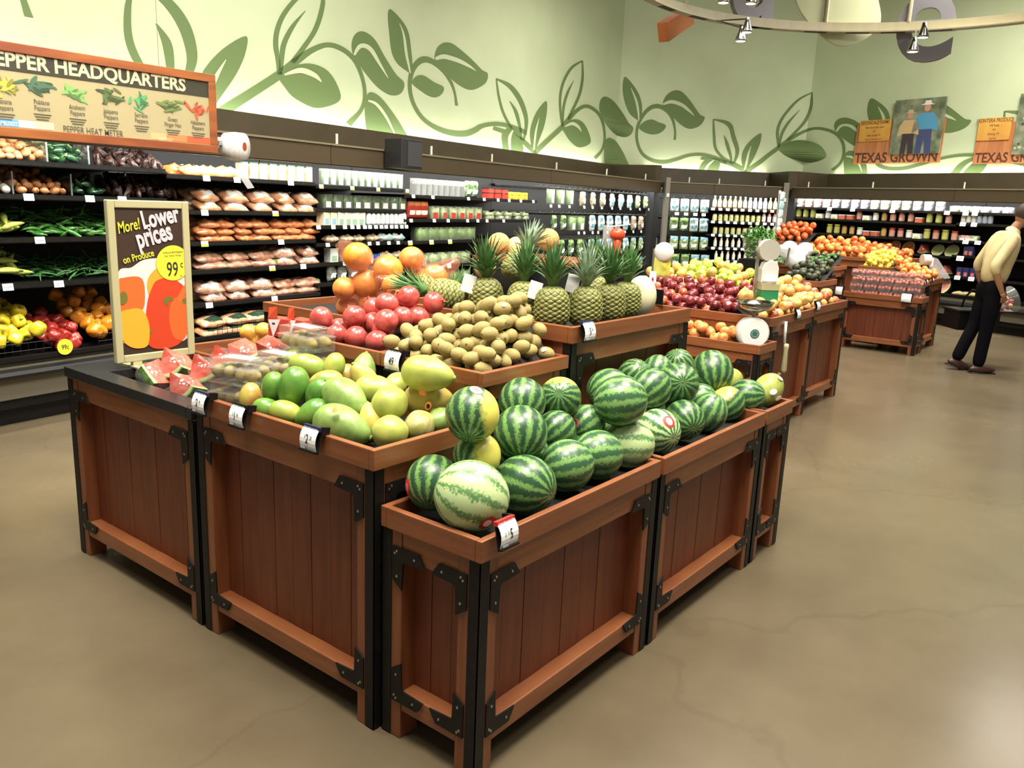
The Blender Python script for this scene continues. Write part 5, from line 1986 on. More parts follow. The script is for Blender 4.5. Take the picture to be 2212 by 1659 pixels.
PST = mat('pepper_stem', '#5d7a35', .6)
bst = MB().tube([(0, 0, .6), (.02, 0, .85), (.09, .02, 1.08)], [.16, .09, .10], PST, 8).mesh('stem', True)
BELL = {k: Proto('bell_pepper', 'bell pepper', bell_mesh(mat('bell_' + k, c, .22, c2, 3, vary=.05, coat=.3)), [('stem', bst)]) for k, c, c2 in (('yellow', '#c9b21f', '#d6c238'), ('orange', '#cf7a1c', '#dc922c'), ('red', '#8f2521', '#a93a30'))}


def chili_proto(name, cat, ma, L_, r, bend):
    b = MB()
    pts = [(bend * sin(pi * i / 6), 0, -1 + 2 * i / 6) for i in range(7)]
    b.tube(pts, [.02, r * .55, r * .8, r, r, r * .9, r * .4], ma, 8)
    st_ = MB().tube([(0, 0, 1), (-.02, .03, 1.28)], [r * .35, r * .3], PST, 6).mesh('stem', True)
    return Proto(name, cat, b.mesh(name, True), [('stem', st_)])


CH = mat('chili_green', '#2f6a2b', .25, '#4f8a3c', 4, vary=.15, coat=.2)
CHILI = chili_proto('long_chili', 'chili pepper', CH, 1, .16, .22)
THIN = chili_proto('thin_chili', 'chili pepper', mat('chili_thin', '#2f6530', .3, '#477d3e', 4, vary=.15), 1, .11, .3)
BAN = chili_proto('banana_pepper', 'banana pepper', mat('banana_pepper', '#a9b84e', .3, '#c3cb70', 2, vary=.08), 1, .27, .1)
POB = chili_proto('poblano_pepper', 'poblano pepper', mat('poblano', '#1f3d24', .2, '#2c5230', 3, vary=.2, coat=.4), 1, .42, .08)
b = MB()
b.ball((0, 0, 0), (.72, .72, 1.0), mat('shallot', '#a9683c', .45, '#c48a58', 4, vary=.10), 14, 10)
b.tube([(0, 0, .9), (.05, 0, 1.3)], [.16, .03], mat('shallot_tip', '#b98f58', .6), 6)
SHAL = Proto('shallot', 'shallot', b.mesh('shallot', True))
b = MB()
b.ball((0, 0, 0), (1, 1, .85), mat('garlic_bulb', '#cfcabb', .5), 14, 9)
b.tube([(0, 0, .7), (0, 0, 1.25)], [.2, .1], mat('garlic_bulb', '#cfcabb', .5), 6)
GAR = Proto('garlic_bulb', 'garlic', b.mesh('garlic_bulb', True))
b = MB()
pillow(.8, .4, .22, mat('dried_chile', '#21150f', .45, '#3a2016', 8, vary=.2), 3, 1.2, b=b, n=8)
DRY = Proto('dried_chile', 'dried chile', b.mesh('dried_chile', True), [('stem', MB().tube([(.75, 0, 0), (1.0, .05, .05)], .04, mat('dry_stalk', '#5a4228', .8), 5).mesh('stem'))])
b = MB()


def pepper_bin(protos, px0, px1, z, n, r, s, what, where, seed, d0=.22, d1=.72, lift=.16, flat=True, rowpx=14, base=.04, grp='loose peppers in the first case'):
    a, e = fpx('L', px0, z + .05, d0 + .05), fpx('L', px1, z + .05, d0 + .05)
    P = heap(a, e, d0, d1, z + .002, n, r, lambda x, y: base + lift * (y - d0) / (d1 - d0), seed, (), None, 1.5)
    rg = random.Random(seed)
    os_ = []
    for x, y, zz, r_ in P:
        os_.append(rg.choice(protos).put(FR['L'] @ TRS((x, y, zz), rnd_rot(rg, flat), s * rg.uniform(.9, 1.1)), None, grp))
    rows(os_, what, where, rowpx)


pepper_bin([SHAL], -35, 96, 1.74, 70, .028, .033, 'brown shallot', 'in the top shallot bin', 1, .3)
pepper_bin([POB], 100, 186, 1.74, 26, .036, .058, 'dark green poblano', 'in the top poblano bin', 2, .3)
pepper_bin([DRY], 192, 362, 1.74, 36, .034, .06, 'dark dried chile', 'in the top chile bin', 3, .3)
pepper_bin([GAR], -40, 34, 1.52, 16, .03, .032, 'white garlic bulb', 'on the second shelf', 4)
pepper_bin([SHAL], 28, 150, 1.52, 80, .028, .033, 'brown shallot', 'in the lower shallot bin', 5)
pepper_bin([POB], 146, 228, 1.52, 26, .036, .058, 'dark green poblano', 'in the lower poblano bin', 6)
pepper_bin([DRY], 232, 392, 1.52, 40, .034, .06, 'dark dried chile', 'in the lower chile bin', 7)
pepper_bin([BAN], -30, 40, 1.235, 34, .032, .080, 'pale banana pepper', 'on the third shelf', 8, lift=.16, base=.07)
pepper_bin([CHILI], 50, 300, 1.235, 110, .022, .085, 'long green chili', 'on the third shelf', 9, lift=.16)
pepper_bin([BAN], -30, 55, .935, 40, .034, .090, 'lime banana pepper', 'on the fourth shelf', 10, lift=.20, base=.09)
pepper_bin([THIN], 62, 300, .935, 130, .018, .075, 'thin green chili', 'on the fourth shelf', 11, lift=.12)
pepper_bin([BELL['yellow']], -40, 100, .44, 60, .045, .047, 'yellow bell pepper', 'in the wire basket', 12, .10, .7, .24, False, 20, .15)
pepper_bin([BELL['red']], 106, 190, .44, 22, .043, .045, 'dark red bell pepper', 'between yellow and orange ones', 13, .10, .6, .14, False, 20, .09)
pepper_bin([BELL['orange']], 190, 300, .44, 40, .045, .047, 'orange bell pepper', 'beside the sale sign', 14, .12, .7, .26, False, 20, .11)
# wire fronts and dividers
for px0, px1, z, h, lab in ((-60, 112, .45, .10, 'black wire fence holding back the yellow bell peppers'), (214, 330, .45, .10, 'black wire fence in front of the orange bell peppers'), (470, 620, .42, .09, 'black wire fence in front of the bottom carrot bags')):
    a, e = fpx('L', px0, z, .06), fpx('L', px1, z, .06)
    b = MB()
    for k in (0, h / 2, h):
        b.tube([(a, .06, z + k), (e, .06, z + k)], .003, BLACK, 5)
    n = int((e - a) / .05)
    for i in range(n + 1):
        x = a + (e - a) * i / n
        b.tube([(x, .06, z), (x, .06, z + h)], .002, BLACK, 4)
    tag(b.build('wire_fence', None, M=FR['L']), lab, 'wire fence', 'wire fences on the decks')
for px, z, i in ((98, 1.74, 'shallots and poblanos on the top shelf'), (188, 1.74, 'poblanos and dried chiles on the top shelf'), (24, 1.52, 'garlic and shallots'), (151, 1.52, 'shallots and poblanos on the second shelf')):
    s = fpx('L', px, z + .05, .26)
    b = MB()
    b.box((-.002, 0, 0), (.002, .5, .14), film('divider_clear', '#3a3f3d', .12, .1))
    b.box((-.004, -.004, 0), (.004, .004, .15), mat('divider_edge', '#6d7471', .3))
    tag(b.build('bin_divider', None, M=FR['L'] @ Matrix.Translation((s, .24, z + .001))), f'clear divider between {i}', 'divider', 'clear bin dividers')

# ------------------------------------------------------------------ shelf tags
b = MB()
b.box((-.034, -.003, -.024), (.034, 0, .022), WHITE)
pb = MB()
pb.box((-.026, -.0036, -.004), (.026, -.003, .002), mat('tag_grey', '#8d8f98', .6))
pb.box((-.026, -.0036, -.016), (.006, -.003, -.011), mat('tag_grey', '#8d8f98', .6))
STAG = Proto('shelf_tag', 'shelf tag', b.mesh('shelf_tag'), [('print', pb.mesh('print'))])
pb2 = MB()
pb2.box((-.034, -.0038, -.024), (.034, -.003, -.004), YEL)
STAGY = Proto('shelf_tag', 'shelf tag', b.mesh('shelf_tag'), [('print', pb.mesh('print')), ('yellow_field', pb2.mesh('yellow_field'))])


def tags(fr, z, d, pxs, where, s=1.0, ys=()):
    o = []
    for px in pxs:
        x = fpx(fr, px, z - .014, d - .008)
        o.append((STAGY if px in ys else STAG).put(FR[fr] @ Matrix.Translation((x, d - .008, z - .014)) @ Matrix.Rotation(-.15, 4, 'X') @ Matrix.Scale(s, 4), None, 'white shelf price tags'))
    seq(o, 'white shelf tag', where)


tags('L', 1.52, .2, (62, 194, 264), 'under the shallots and chiles')
tags('L', 1.235, .18, (86,), 'under the long green chilies')
tags('L', .935, .15, (17, 127), 'under the thin chilies')
tags('L', 1.707, .2, (446, 512, 628), 'on the top carrot shelf')
tags('L', 1.432, .2, (442, 595), 'on the second carrot shelf', 1, (595,))
tags('L', 1.18, .2, (442, 607), 'on the third carrot shelf', 1, (442,))
tags('L', .95, .18, (588, 655), 'on the fourth carrot shelf', 1, (588,))
tags('L', .68, .15, (452, 593), 'on the fifth carrot shelf')
tags('L', 1.688, .2, (694, 761, 817, 880), 'on the white-edged shelf', .8, (694, 761, 817, 880))
tags('L', 1.31, .18, (688, 720, 745, 761, 774, 788, 799, 812, 824, 834, 846, 856, 868, 878), 'below the purple-capped bottles', .8)
tags('L', 1.14, .2, (708, 798, 816, 840, 860), 'on the fourth shelf right of the carrots', .8)
tags('L', .95, .2, (745, 780, 845), 'on the fifth shelf right of the carrots', .8)
tags('L', 1.635, .2, (893, 935, 1012, 1046, 1076, 1100, 1125, 1152), 'below the mushroom columns', .8)
tags('L', 1.375, .2, (888, 938, 968, 1010, 1032, 1052, 1088), 'below the boxed mixed vegetables', .8)
tags('L', 1.133, .2, (886, 932, 972), 'below the boxed green vegetables', 1.1, (886, 932, 972))
tags('L', .85, .2, (886, 930, 970), 'below the boxed cauliflower', 1.1, (886,))
tags('L', 1.585, .2, (1190, 1208, 1230, 1262, 1280, 1300, 1322, 1340, 1362, 1382, 1402), 'under the top row of salad bags', .9)
tags('L', 1.2, .2, (1250, 1262, 1280, 1292, 1312, 1330, 1350, 1368, 1385, 1402), 'under the second row of salad bags', .9)
for z, w in ((1.64, 'top'), (1.41, 'second'), (1.175, 'third'), (.94, 'fourth'), (.708, 'fifth')):
    tags('D', z, .2, (1540, 1556, 1572, 1588, 1604, 1620, 1636, 1652, 1668, 1682), f'on the {w} bottle shelf', 1.0)
tags('D', 1.53, .22, (1462, 1482, 1502, 1520), 'under the bagged salads of the corner case', 1.1)
tags('R', 1.72, .18, (1792, 1842, 1928, 2046, 2086, 2106), 'on the top shelf of the right wall', 1.3)
tags('R', 1.56, .18, (2080, 2104), 'below the white bottles', 1.3)
tags('R', 1.30, .18, (2086, 2112), 'on the third shelf behind the man', 1.3)
tags('R', 1.05, .18, (2074,), 'beside the green melon halves', 1.6)
tags('R', .76, .16, (2068, 2098), 'above the navy cartons', 1.3)
# lime round deck sign
b = MB()
b.lathe([(0, 0), (.055, 0), (.055, .004), (0, .004)], 24, mat('sign_lime', '#d8d63a', .5), Matrix.Rotation(pi / 2, 4, 'X'))
o = b.build('round_sign', None, M=FR['L'] @ Matrix.Translation((fpx('L', 137, .50, .03), .012, .50)))
tag(o, 'round lime sign reading 99 cents on the bell pepper deck', 'sign')
b = MB()
text(b, '99c', XZ(0, -.005, -.018), .05, INK, .01, 'CENTER', .75)
b.build('print', o)


# ------------------------------------------------------------------ second island: apples, pears, peaches
GB = 'cedar bins of the further islands'
BL = wood_bin(5.36, 5.655, 2.05, 3.30, .715, 'low cedar bin of peaches carrying the white scale', 'xy', group=GB)
BR = wood_bin(5.67, 6.58, 2.10, 3.30, .872, 'cedar bin of dark red apples behind the scale', 'xy', group=GB)
BE = wood_bin(6.60, 7.52, 2.13, 2.95, .872, 'cedar bin of yellow pears, right end of the apple island', 'y', group=GB)
t = thing('produce_bin', 'raised cedar tray of green apples above the red ones', 'produce bin', (6.22, 2.55, .872), 0, GB)
MB().box((.02, .02, 0), (.46, .98, .065), WOOD_P).build('panel', t)
tr(t, 0, .48, 0, 1.0, .062, .113)
# third island: avocados, cucumbers, citrus, tomatoes
BA = wood_bin(9.20, 9.80, 2.92, 3.36, .88, 'cedar bin of dark avocados past the apples', 'xy', group=GB)
BC = wood_bin(10.05, 10.60, 3.06, 3.95, 1.0, 'raised cedar bin of cucumbers behind the avocados', 'xy', rim=.05, group=GB)
wood_bin(10.50, 10.84, 2.13, 3.02, .69, 'low cedar bin of boxed pink fruit facing the aisle', 'xy', group=GB)
BO = wood_bin(10.86, 11.63, 2.15, 2.62, .88, 'cedar bin of oranges at the aisle end of the far island', 'xy', group=GB)
BLE = wood_bin(11.05, 11.63, 2.66, 3.04, .985, 'raised cedar bin of lemons behind the boxed fruit', 'x', rim=.05, group=GB)
BM = wood_bin(11.66, 12.55, 2.66, 4.00, 1.06, 'cedar bin heaped with loose oranges at the middle of the far island', 'xy', rim=.05, group=GB)
BT = wood_bin(11.95, 12.55, 4.03, 4.62, 1.205, 'highest cedar bin of tomatoes at the back of the far island', 'xy', rim=.05, group=GB)


def apple_proto(name, cat, c, c2, oval=.88, vary=.1, rough=.25, coat=.4, stem=True, lo=.4, hi=.65):
    b = MB()
    pr = []
    for j in range(13):
        a = pi * j / 12
        pr.append((sin(a) * (1 + .05 * cos(a)), -cos(a) * oval * (1 - .22 * math.exp(-(sin(a) / .35) ** 2))))
    b.lathe(pr, 16, mat(name + '_' + c[1:], c, rough, c2, 1.6, lo, hi, vary=vary, coat=coat))
    parts = [('stem', MB().tube([(0, 0, oval * .7), (.05, 0, oval * 1.05)], .05, STEMB, 5).mesh('stem'))] if stem else []
    return Proto(name, cat, b.mesh(name, True, True), parts)


RA = apple_proto('red_apple', 'apple', '#5d1a20', '#8c2f33', .95, .2)
RA2 = apple_proto('red_apple', 'apple', '#a5422f', '#c9774a', .92, .1)
GA = apple_proto('green_apple', 'apple', '#a4b83c', '#bccb5c', .9, .06)
PA = apple_proto('yellow_apple', 'apple', '#cfae58', '#d6945a', .9, .08)
PE = apple_proto('peach', 'peach', '#d69a4c', '#c9683f', .94, .06, .5, .0)
TOM = apple_proto('tomato', 'tomato', '#c9552c', '#d5713a', .8, .08)
ORA = apple_proto('orange', 'orange', '#d9803a', '#df9148', .97, .06, .45, .1, False)
LEM = apple_proto('lemon', 'lemon', '#d9bd3a', '#e0cb58', 1.2, .05, .4, .1, False)
AVO = apple_proto('avocado', 'avocado', '#2f3322', '#454a30', 1.25, .25, .5, 0, False)
b = MB()
b.tube([(0, 0, -1), (.05, 0, -.6), (.06, 0, .6), (0, 0, 1)], [.12, .24, .24, .12], mat('cuke_green', '#2f4f2a', .35, '#5d7d48', 3, vary=.15), 10)
CUK = Proto('cucumber', 'cucumber', b.mesh('cucumber', True))

fill([RA, RA, RA, RA, RA2], heap(5.695, 6.22, 2.40, 3.27, .82, 110, .040, lambda x, y: .03 + .20 * max(0, (x - 5.70) / .5), 21, (), BR), 1, 1.0, 'apples of the second island', False, 'dark red apple', 'of red apples', 13)
fill([PA, PA, PA, RA2], heap(5.70, 6.55, 2.125, 2.40, .82, 56, .042, lambda x, y: .03 + .16 * max(0, (y - 2.13) / .26), 22, (), BR), 2, 1.0, 'yellow apples along the aisle side', False, 'yellow apple', 'beside the red apples', 13)
fill([PA, PA, PA, RA2], heap(6.625, 7.49, 2.155, 2.60, .82, 90, .045, lambda x, y: .03 + .20 * max(0, (y - 2.16) / .5), 23, (), BE), 3, 1.0, 'yellow apples along the aisle side', False, 'yellow apple', 'of the end bin', 12)
fill([GA, GA, GA, PA], heap(6.24, 6.68, 2.57, 3.52, .945, 90, .042, cone(6.55, 2.95, .22, .5, .75), 24, (), None), 4, 1.0, 'green apples in the raised tray', False, 'green apple', 'of green apples', 13)
fill([PE], heap(5.385, 5.63, 2.24, 3.0, .668, 30, .040, lambda x, y: .02 + .10 * max(0, 1 - abs(y - 2.50) / .25), 26, (), BL), 6, 1.0, 'peaches in the low bin', False, 'peach', 'of the low bin', 13)
fill([AVO], heap(9.23, 9.77, 2.945, 3.34, .83, 90, .042, lambda x, y: .03 + .22 * max(0, (x - 9.23) / .5), 27, (), BA), 7, .92, 'avocados of the third island', True, 'dark avocado', 'of avocados', 9)
P_ = heap(10.08, 10.57, 3.085, 3.92, .965, 60, .030, lambda x, y: .02 + .20 * max(0, (x - 10.08) / .5), 28, (), BC)
rg = random.Random(3)
rows([CUK.put(TRS(q[:3], basis((1, rg.uniform(-.35, .35), rg.uniform(-.1, .1))), (.10, .10, .095)), None, 'cucumbers of the third island') for q in P_], 'cucumber', 'of cucumbers', 8)
fill([LEM], heap(11.08, 11.60, 2.685, 3.02, .95, 60, .036, lambda x, y: .05 + .16 * max(0, (x - 11.08) / .5), 29, (), BLE), 8, .95, 'lemons of the far island', True, 'yellow lemon', 'of lemons', 8)
fill([ORA], heap(10.885, 11.60, 2.175, 2.60, .83, 100, .042, lambda x, y: .04 + .22 * max(0, (y - 2.19) / .42), 30, (), BO), 9, 1.0, 'oranges of the far island', False, 'orange', 'of the aisle end bin', 8)
fill([ORA, ORA, TOM], heap(11.69, 12.52, 2.685, 3.97, 1.02, 170, .050, lambda x, y: .05 + .20 * max(0, 1 - abs(x - 12.2) / .6) * min(1, (y - 2.5) / .9), 31, (), BM), 10, 1.0, 'oranges of the far island', False, 'orange', 'of the middle heap', 8)
fill([TOM], heap(11.98, 12.52, 4.055, 4.60, 1.165, 90, .050, lambda x, y: .04 + .24 * max(0, 1 - abs(x - 12.4) / .55), 32, (), BT), 11, 1.0, 'tomatoes of the far island', False, 'red tomato', 'of the highest tray', 8)
# boxed pink fruit
b = MB()
b.box((-.075, -.055, 0), (.075, .055, .08), film('pack_clear', '#e6eae2', .10, .1))
c = MB()
rg = random.Random(1)
for i in range(4):
    for j in range(3):
        c.ball((-.055 + .037 * i, -.036 + .036 * j, .035 + rg.uniform(0, .02)), .021, mat('box_pink', '#b5524a', .35, '#cf8070', 20, vary=.1), 9, 6)
FB = Proto('fruit_clamshell', 'clear fruit box', b.mesh('clamshell'), [('contents', c.mesh('contents', True))])
os_ = []
for k in range(4):
    for i in range(5):
        for j in range(2 if k < 3 else 1):
            os_.append(FB.put(Matrix.Translation((10.60 + .115 * j + .02 * (k > 2), 2.22 + .165 * i + .02 * (k % 2), .645 + .082 * k)) @ Matrix.Rotation(-pi / 2, 4, 'Z'), None, 'clear boxes of pink fruit'))
rows(os_, 'clear box of pink fruit', 'of the low far bin', 9)
# net of garlic on the avocados, banana hand, box of celery
m4, pt4 = bag_of(mat('garlic_net_white', '#dcdad4', .5), film('net_white', '#f0f0ee', .5, .3), .6, 9, 9, neck=(-.9, 0, .3), nm='garlic')
q = at(1722, 560, 'x', 9.72)
Proto('garlic_bag', 'bag of garlic', m4, pt4).put(TRS((q.x, q.y, q.z - .11), Matrix.Rotation(-.9, 4, 'Z'), .145), 'big white net bag lying behind the avocados')
b = MB()
for i in range(6):
    a = -.6 + .24 * i
    b.tube([(.16 * sin(a) * sin(k * .35) / 1, .16 * (cos(k * .42) - 1) * .5 + i * .006, .15 - .036 * k + .02 * abs(a)) for k in range(6)], [.008, .017, .02, .02, .016, .007], mat('banana_yellow', '#c9b84e', .45, '#d0c77a', 5), 8)
q = at(1622, 640, 'x', 6.12)
tag(ob('banana_hand', b.mesh('banana_hand', True), None, TRS((q.x - .12, q.y, q.z - .06), Matrix.Rotation(-.8, 4, 'Z'), .85)), 'hand of bananas between the green apples and the scale', 'bananas')
# herb display
q = at(1646, 545, 'x', 9.45)
t = thing('herb_display', 'clear bucket of leafy green herbs on a dark stand behind the dispenser', 'herb display', (q.x, q.y + .05, .0))
MB().box((-.16, -.16, 0), (.16, .16, 1.06), BLACK).build('stand', t)
MB().lathe([(.13, 1.065), (.2, 1.30), (.21, 1.30)], 20, CLEAR).build('bucket', t, True)
b = MB()
rg = random.Random(8)
for i in range(420):
    a, r = rg.uniform(0, 2 * pi), sqrt(rg.random()) * .22
    z = 1.08 + rg.random() ** .7 * .36 * (1 - .25 * (r / .22) ** 2)
    r *= .55 + .45 * (z - 1.08) / .36
    M = Matrix.Translation((r * cos(a), r * sin(a), z)) @ Euler((rg.uniform(-1, 1), rg.uniform(-1, 1), a)).to_matrix().to_4x4()
    b.add([(-.03, 0, 0), (0, -.012, .006), (.04, 0, 0), (0, .022, .006)], [(0, 1, 2, 3)], mat('herb_leaf', '#3f7a30', .5, '#6f9f4a', 20), M)
b.build('leaves', t)
# white display strip behind the tomatoes
q = at(1696, 470, 'x', 12.2)
t = thing('hanging_pouches', 'tall white strip of hanging garlic pouches beside the grey post', 'strip display', (q.x + .9, q.y + .45, 0))
MB().box((-.02, .0, .0), (.02, .02, 1.95), WHITE).build('strip', t)
for i in range(7):
    b = pillow(.09, .075, .03, PRD['whiteb'].me.materials[0], i, .8, M=Matrix.Translation((0, -.035, 1.86 - .135 * i)) @ STAND)
    b.build('pouch', t, True)

# ------------------------------------------------------------------ scale, dispensers and other fittings
t = thing('produce_scale', 'white dial scale with a steel bowl standing on the low peach bin', 'scale', (5.50, 2.165, .66))
WE = mat('enamel_white', '#dcdcd4', .25)
b = MB()
T = Matrix.Rotation(-.85, 4, 'Z') @ Matrix.Rotation(pi / 2, 4, 'X')
b.lathe([(0, -.06), (.105, -.06), (.112, -.045), (.112, .035), (.10, .05), (0, .05)], 32, WE, Matrix.Translation((0, 0, .115)) @ T)
b.box((-.07, -.05, 0), (.07, .07, .06), WE, Matrix.Rotation(-.85, 4, 'Z'))
b.build('housing', t, True)
b = MB()
b.lathe([(0, .052), (.096, .052), (.096, .0535), (0, .0535)], 32, WHITE, Matrix.Translation((0, 0, .115)) @ T)
b.lathe([(0, .054), (.032, .054), (.032, .056), (0, .056)], 24, mat('scale_teal', '#3f6a60', .5), Matrix.Translation((0, 0, .115)) @ T)
b.lathe([(.020, .0565), (.024, .0565)], 24, mat('scale_teal_pale', '#9fb8ad', .5), Matrix.Translation((0, 0, .115)) @ T)
b.build('dial', t)
MB().lathe([(0, .225), (.015, .225), (.015, .27), (0, .27)], 10, STEEL).build('stem', t)
MB().lathe([(.0, .265), (.05, .27), (.10, .295), (.125, .335), (.13, .335), (.103, .29), (.05, .264), (0, .26)], 28, mat('bowl_steel', '#a8a498', .15, metal=1)).build('bowl', t, True)
q = at(1655, 590, 'x', 5.95)
t = thing('bag_dispenser', 'white bag dispenser on a post with a grey roll and green panel, above the scale', 'dispenser', (q.x, q.y, 0), -.9)
MB().box((-.075, .02, .86), (-.055, .04, q.z + .25), STEEL).build('post', t)
b = MB()
zc = q.z
b.prism([(-.062, -.068), (.062, -.068), (.062, .04), (.045, .085), (0, .10), (-.045, .075), (-.062, .03)], -.05, .05, WE, Matrix.Translation((.015, 0, zc)))
b.build('housing', t, bevel=.006)
MB().lathe([(0, -.04), (.078, -.04), (.078, .04), (0, .04)], 26, mat('roll_grey', '#b9b4a4', .6), Matrix.Translation((.0, .0, zc + .17)) @ Matrix.Rotation(pi / 2, 4, 'X')).build('grey_roll', t)
MB().box((-.006, -.055, zc + .07), (.006, -.045, zc + .2), STEEL, Matrix.Rotation(.1, 4, 'Y')).build('roll_arm', t)
b = MB()
b.box((-.05, -.09, zc - .118), (.085, .05, zc - .070), CREAM)
b.box((-.045, -.085, zc - .215), (.080, .045, zc - .119), mat('panel_green', '#2f8a5a', .45))
b.build('green_box', t)
c = MB()
pillow(.05, .035, .02, WHT, 4, 1.5, M=Matrix.Translation((.01, -.06, zc - .05)), b=c)
c.build('bag_end', t, True)
q = at(1433, 560, 'x', 6.12)
t = thing('bag_dispenser', 'white and yellow bag roll dispenser at the left end of the green apples', 'dispenser', (q.x, q.y, 0), -.9)
MB().box((-.085, 0, .85), (-.065, .04, q.z + .08), mat('post_grey', '#8a857a', .4, metal=.4)).build('post', t)
MB().lathe([(0, -.055), (.05, -.055), (.075, -.04), (.08, .0), (.075, .04), (.05, .055), (0, .055)], 22, WE, Matrix.Translation((0, 0, q.z + .06)) @ Matrix.Rotation(pi / 2, 4, 'X')).build('roll', t, True)
b = MB()
pillow(.07, .10, .025, mat('bag_yellow', '#cfd04a', .35, '#dfe08a', 12), 3, .8, M=Matrix.Translation((-.005, 0, q.z - .06)) @ STAND, b=b)
b.build('yellow_bags', t, True)
q = at(1408, 610, 'x', 6.0)
b = MB()
b.prism([(-.035, -.12), (.04, -.12), (.028, .09), (-.02, .09)], -.01, .01, WHITE)
b.prism([(-.034, -.118), (.0, -.118), (.012, .03), (.0, .05)], -.012, -.0101, RDP)
tag(b.build('hang_card', None, M=Matrix.Translation(q) @ Matrix.Rotation(-.9, 4, 'Z')), 'red and white card standing left of the yellow dispenser', 'card')
q = at(1326, 510, 'x', 4.1)
t = thing('bag_dispenser', 'red bag dispenser on a clear panel behind the pineapples', 'dispenser', (q.x, q.y, 0), -.9)
MB().box((-.06, .03, .0), (.0, .034, q.z + .06), film('panel_clear', '#d9d9d4', .3, .1)).build('panel', t)
RDD = mat('dispenser_red', '#d14a2a', .35)
b = MB()
b.ball((.02, 0, q.z + .01), (.045, .04, .038), RDD, 16, 10)
b.tube([(.02, 0, q.z), (.025, 0, q.z - .06), (.03, 0, q.z - .10)], [.028, .02, .028], RDD, 10)
b.build('red_funnel', t, True)
MB().tube([(-.03, 0, q.z + .05), (.09, 0, q.z + .07)], .004, STEEL, 5).build('arm', t)
q = at(1695, 700, 'y', 2.09)
t = thing('hanging_brush', 'white long-handled brush hanging on the side of the apple bin', 'brush', (q.x, 2.082, q.z))
MB().tube([(0, 0, .02), (0, -.006, -.14)], .011, WE, 8).build('handle', t, True)
MB().lathe([(0, -.14), (.018, -.145), (.02, -.17), (.016, -.2), (.024, -.34), (.012, -.36), (0, -.36)], 12, mat('brush_cream', '#b9b48a', .5), Matrix.Translation((0, -.022, 0))).build('bristle_guard', t, True)
q = at(1459, 665, 'y', 1.665)
b = MB()
b.box((-.075, -.004, -.035), (.075, .004, .035), BLACK)
b.box((-.02, .0, -.05), (.02, .02, -.02), BLACK)
tag(b.build('sign_holder', None, M=Matrix.Translation((3.445, 1.86, 1.195)) @ Matrix.Rotation(1.2, 4, 'Z')), 'black back of a sign holder at the far end of the pineapple tray', 'sign holder')
price_tag(ony(1720, 672, 2.088), BLACK, [], 'small white tag at the middle of the apple bin side', 1.0)
price_tag(ony(1763, 655, 2.088), BLACK, [], 'small white tag right of the middle on the apple bin side', 1.0)
price_tag(Matrix.Translation(at(1960, 638, 'x', 10.485)) @ Matrix.Rotation(-pi / 2, 4, 'Z'), BLACK, [], 'white tag on the rim of the boxed pink fruit', 1.5)
price_tag(Matrix.Translation(at(1812, 622, 'x', 10.485)) @ Matrix.Rotation(-pi / 2, 4, 'Z'), BLACK, [], 'white tag left of the boxed pink fruit', 1.5)
for px, py, lab in ((2001, 606, 'left one of two white tags on the end of the orange bin'), (2014, 602, 'right one of two white tags on the end of the orange bin')):
    price_tag(ony(px, py, 2.13), BLACK, [], lab, .7)
# roll of bags by the pepper sign, black box on the canopy, clear hood on the far oranges
q = fpt('L', *[(lambda s: s)(fpx('L', 508, 1.93, -.35))], -.35, 1.93)
t = thing('bag_roll', 'roll of clear bags on a bracket right of the pepper sign', 'bag roll', q, -.55)
RW = mat('roll_white', '#d6d4d0', .35, '#c3c0bb', 30)
b = MB()
b.lathe([(.03, -.075), (.098, -.075), (.105, 0), (.098, .075), (.03, .075)], 28, RW, Matrix.Rotation(pi / 2, 4, 'Y') @ Matrix.Rotation(.5, 4, 'X'))
b.build('roll', t, True)
MB().lathe([(0, -.078), (.032, -.078), (.032, .078), (0, .078)], 14, mat('core_red', '#8f3c30', .6), Matrix.Rotation(pi / 2, 4, 'Y') @ Matrix.Rotation(.5, 4, 'X')).build('core', t)
b = MB()
b.box((-.16, -.01, -.02), (-.03, .02, .06), WE)
b.box((-.15, .0, .0), (-.12, .36, .03), STEEL, Matrix.Rotation(.67, 4, 'Z'))
b.build('bracket', t)
b = MB()
b.add([(-.02, .01, -.09), (.05, .01, -.09), (.07, .0, -.2), (.13, -.02, -.30), (.08, -.02, -.31), (.01, .0, -.2)], [(0, 1, 2, 5), (5, 2, 3, 4)], film('bag_strip', '#f0f0f0', .35, .1))
b.build('bag_strip', t)
b = MB()
b.box((0, -.02, 1.885), (.33, .20, 2.17), mat('speaker_black', '#1d1d1f', .5))
o = tag(b.build('wall_speaker', None, bevel=.008, M=FR['L'] @ Matrix.Translation((5.83, -.22, 0))), 'black boxy speaker on the fascia above the herb packs', 'speaker')
MB().box((.09, -.026, 1.91), (.315, -.019, 2.145), mat('speaker_grille', '#37393a', .8, '#1d1d1f', 400)).build('grille', o)
q = at(2012, 575, 'x', 11.75)
t = thing('bag_dispenser', 'clear bag roll with hanging film above the far oranges', 'dispenser', (q.x, q.y, 0), -.9)
MB().box((-.02, 0, 1.0), (.02, .03, q.z + .1), WE).build('post', t)
MB().lathe([(0, -.05), (.07, -.05), (.07, .05), (0, .05)], 18, RW, Matrix.Translation((-.10, -.03, q.z + .08)) @ Matrix.Rotation(pi / 2, 4, 'Y')).build('roll', t)
b = MB()
b.add([(-.02, -.04, q.z + .12), (.05, -.04, q.z + .1), (.24, -.06, q.z - .14), (.12, -.06, q.z - .16), (-.08, -.05, q.z - .16)], [(0, 1, 2, 3, 4)], film('bag_strip', '#f0f0f0', .35, .1))
b.build('bag_strip', t)

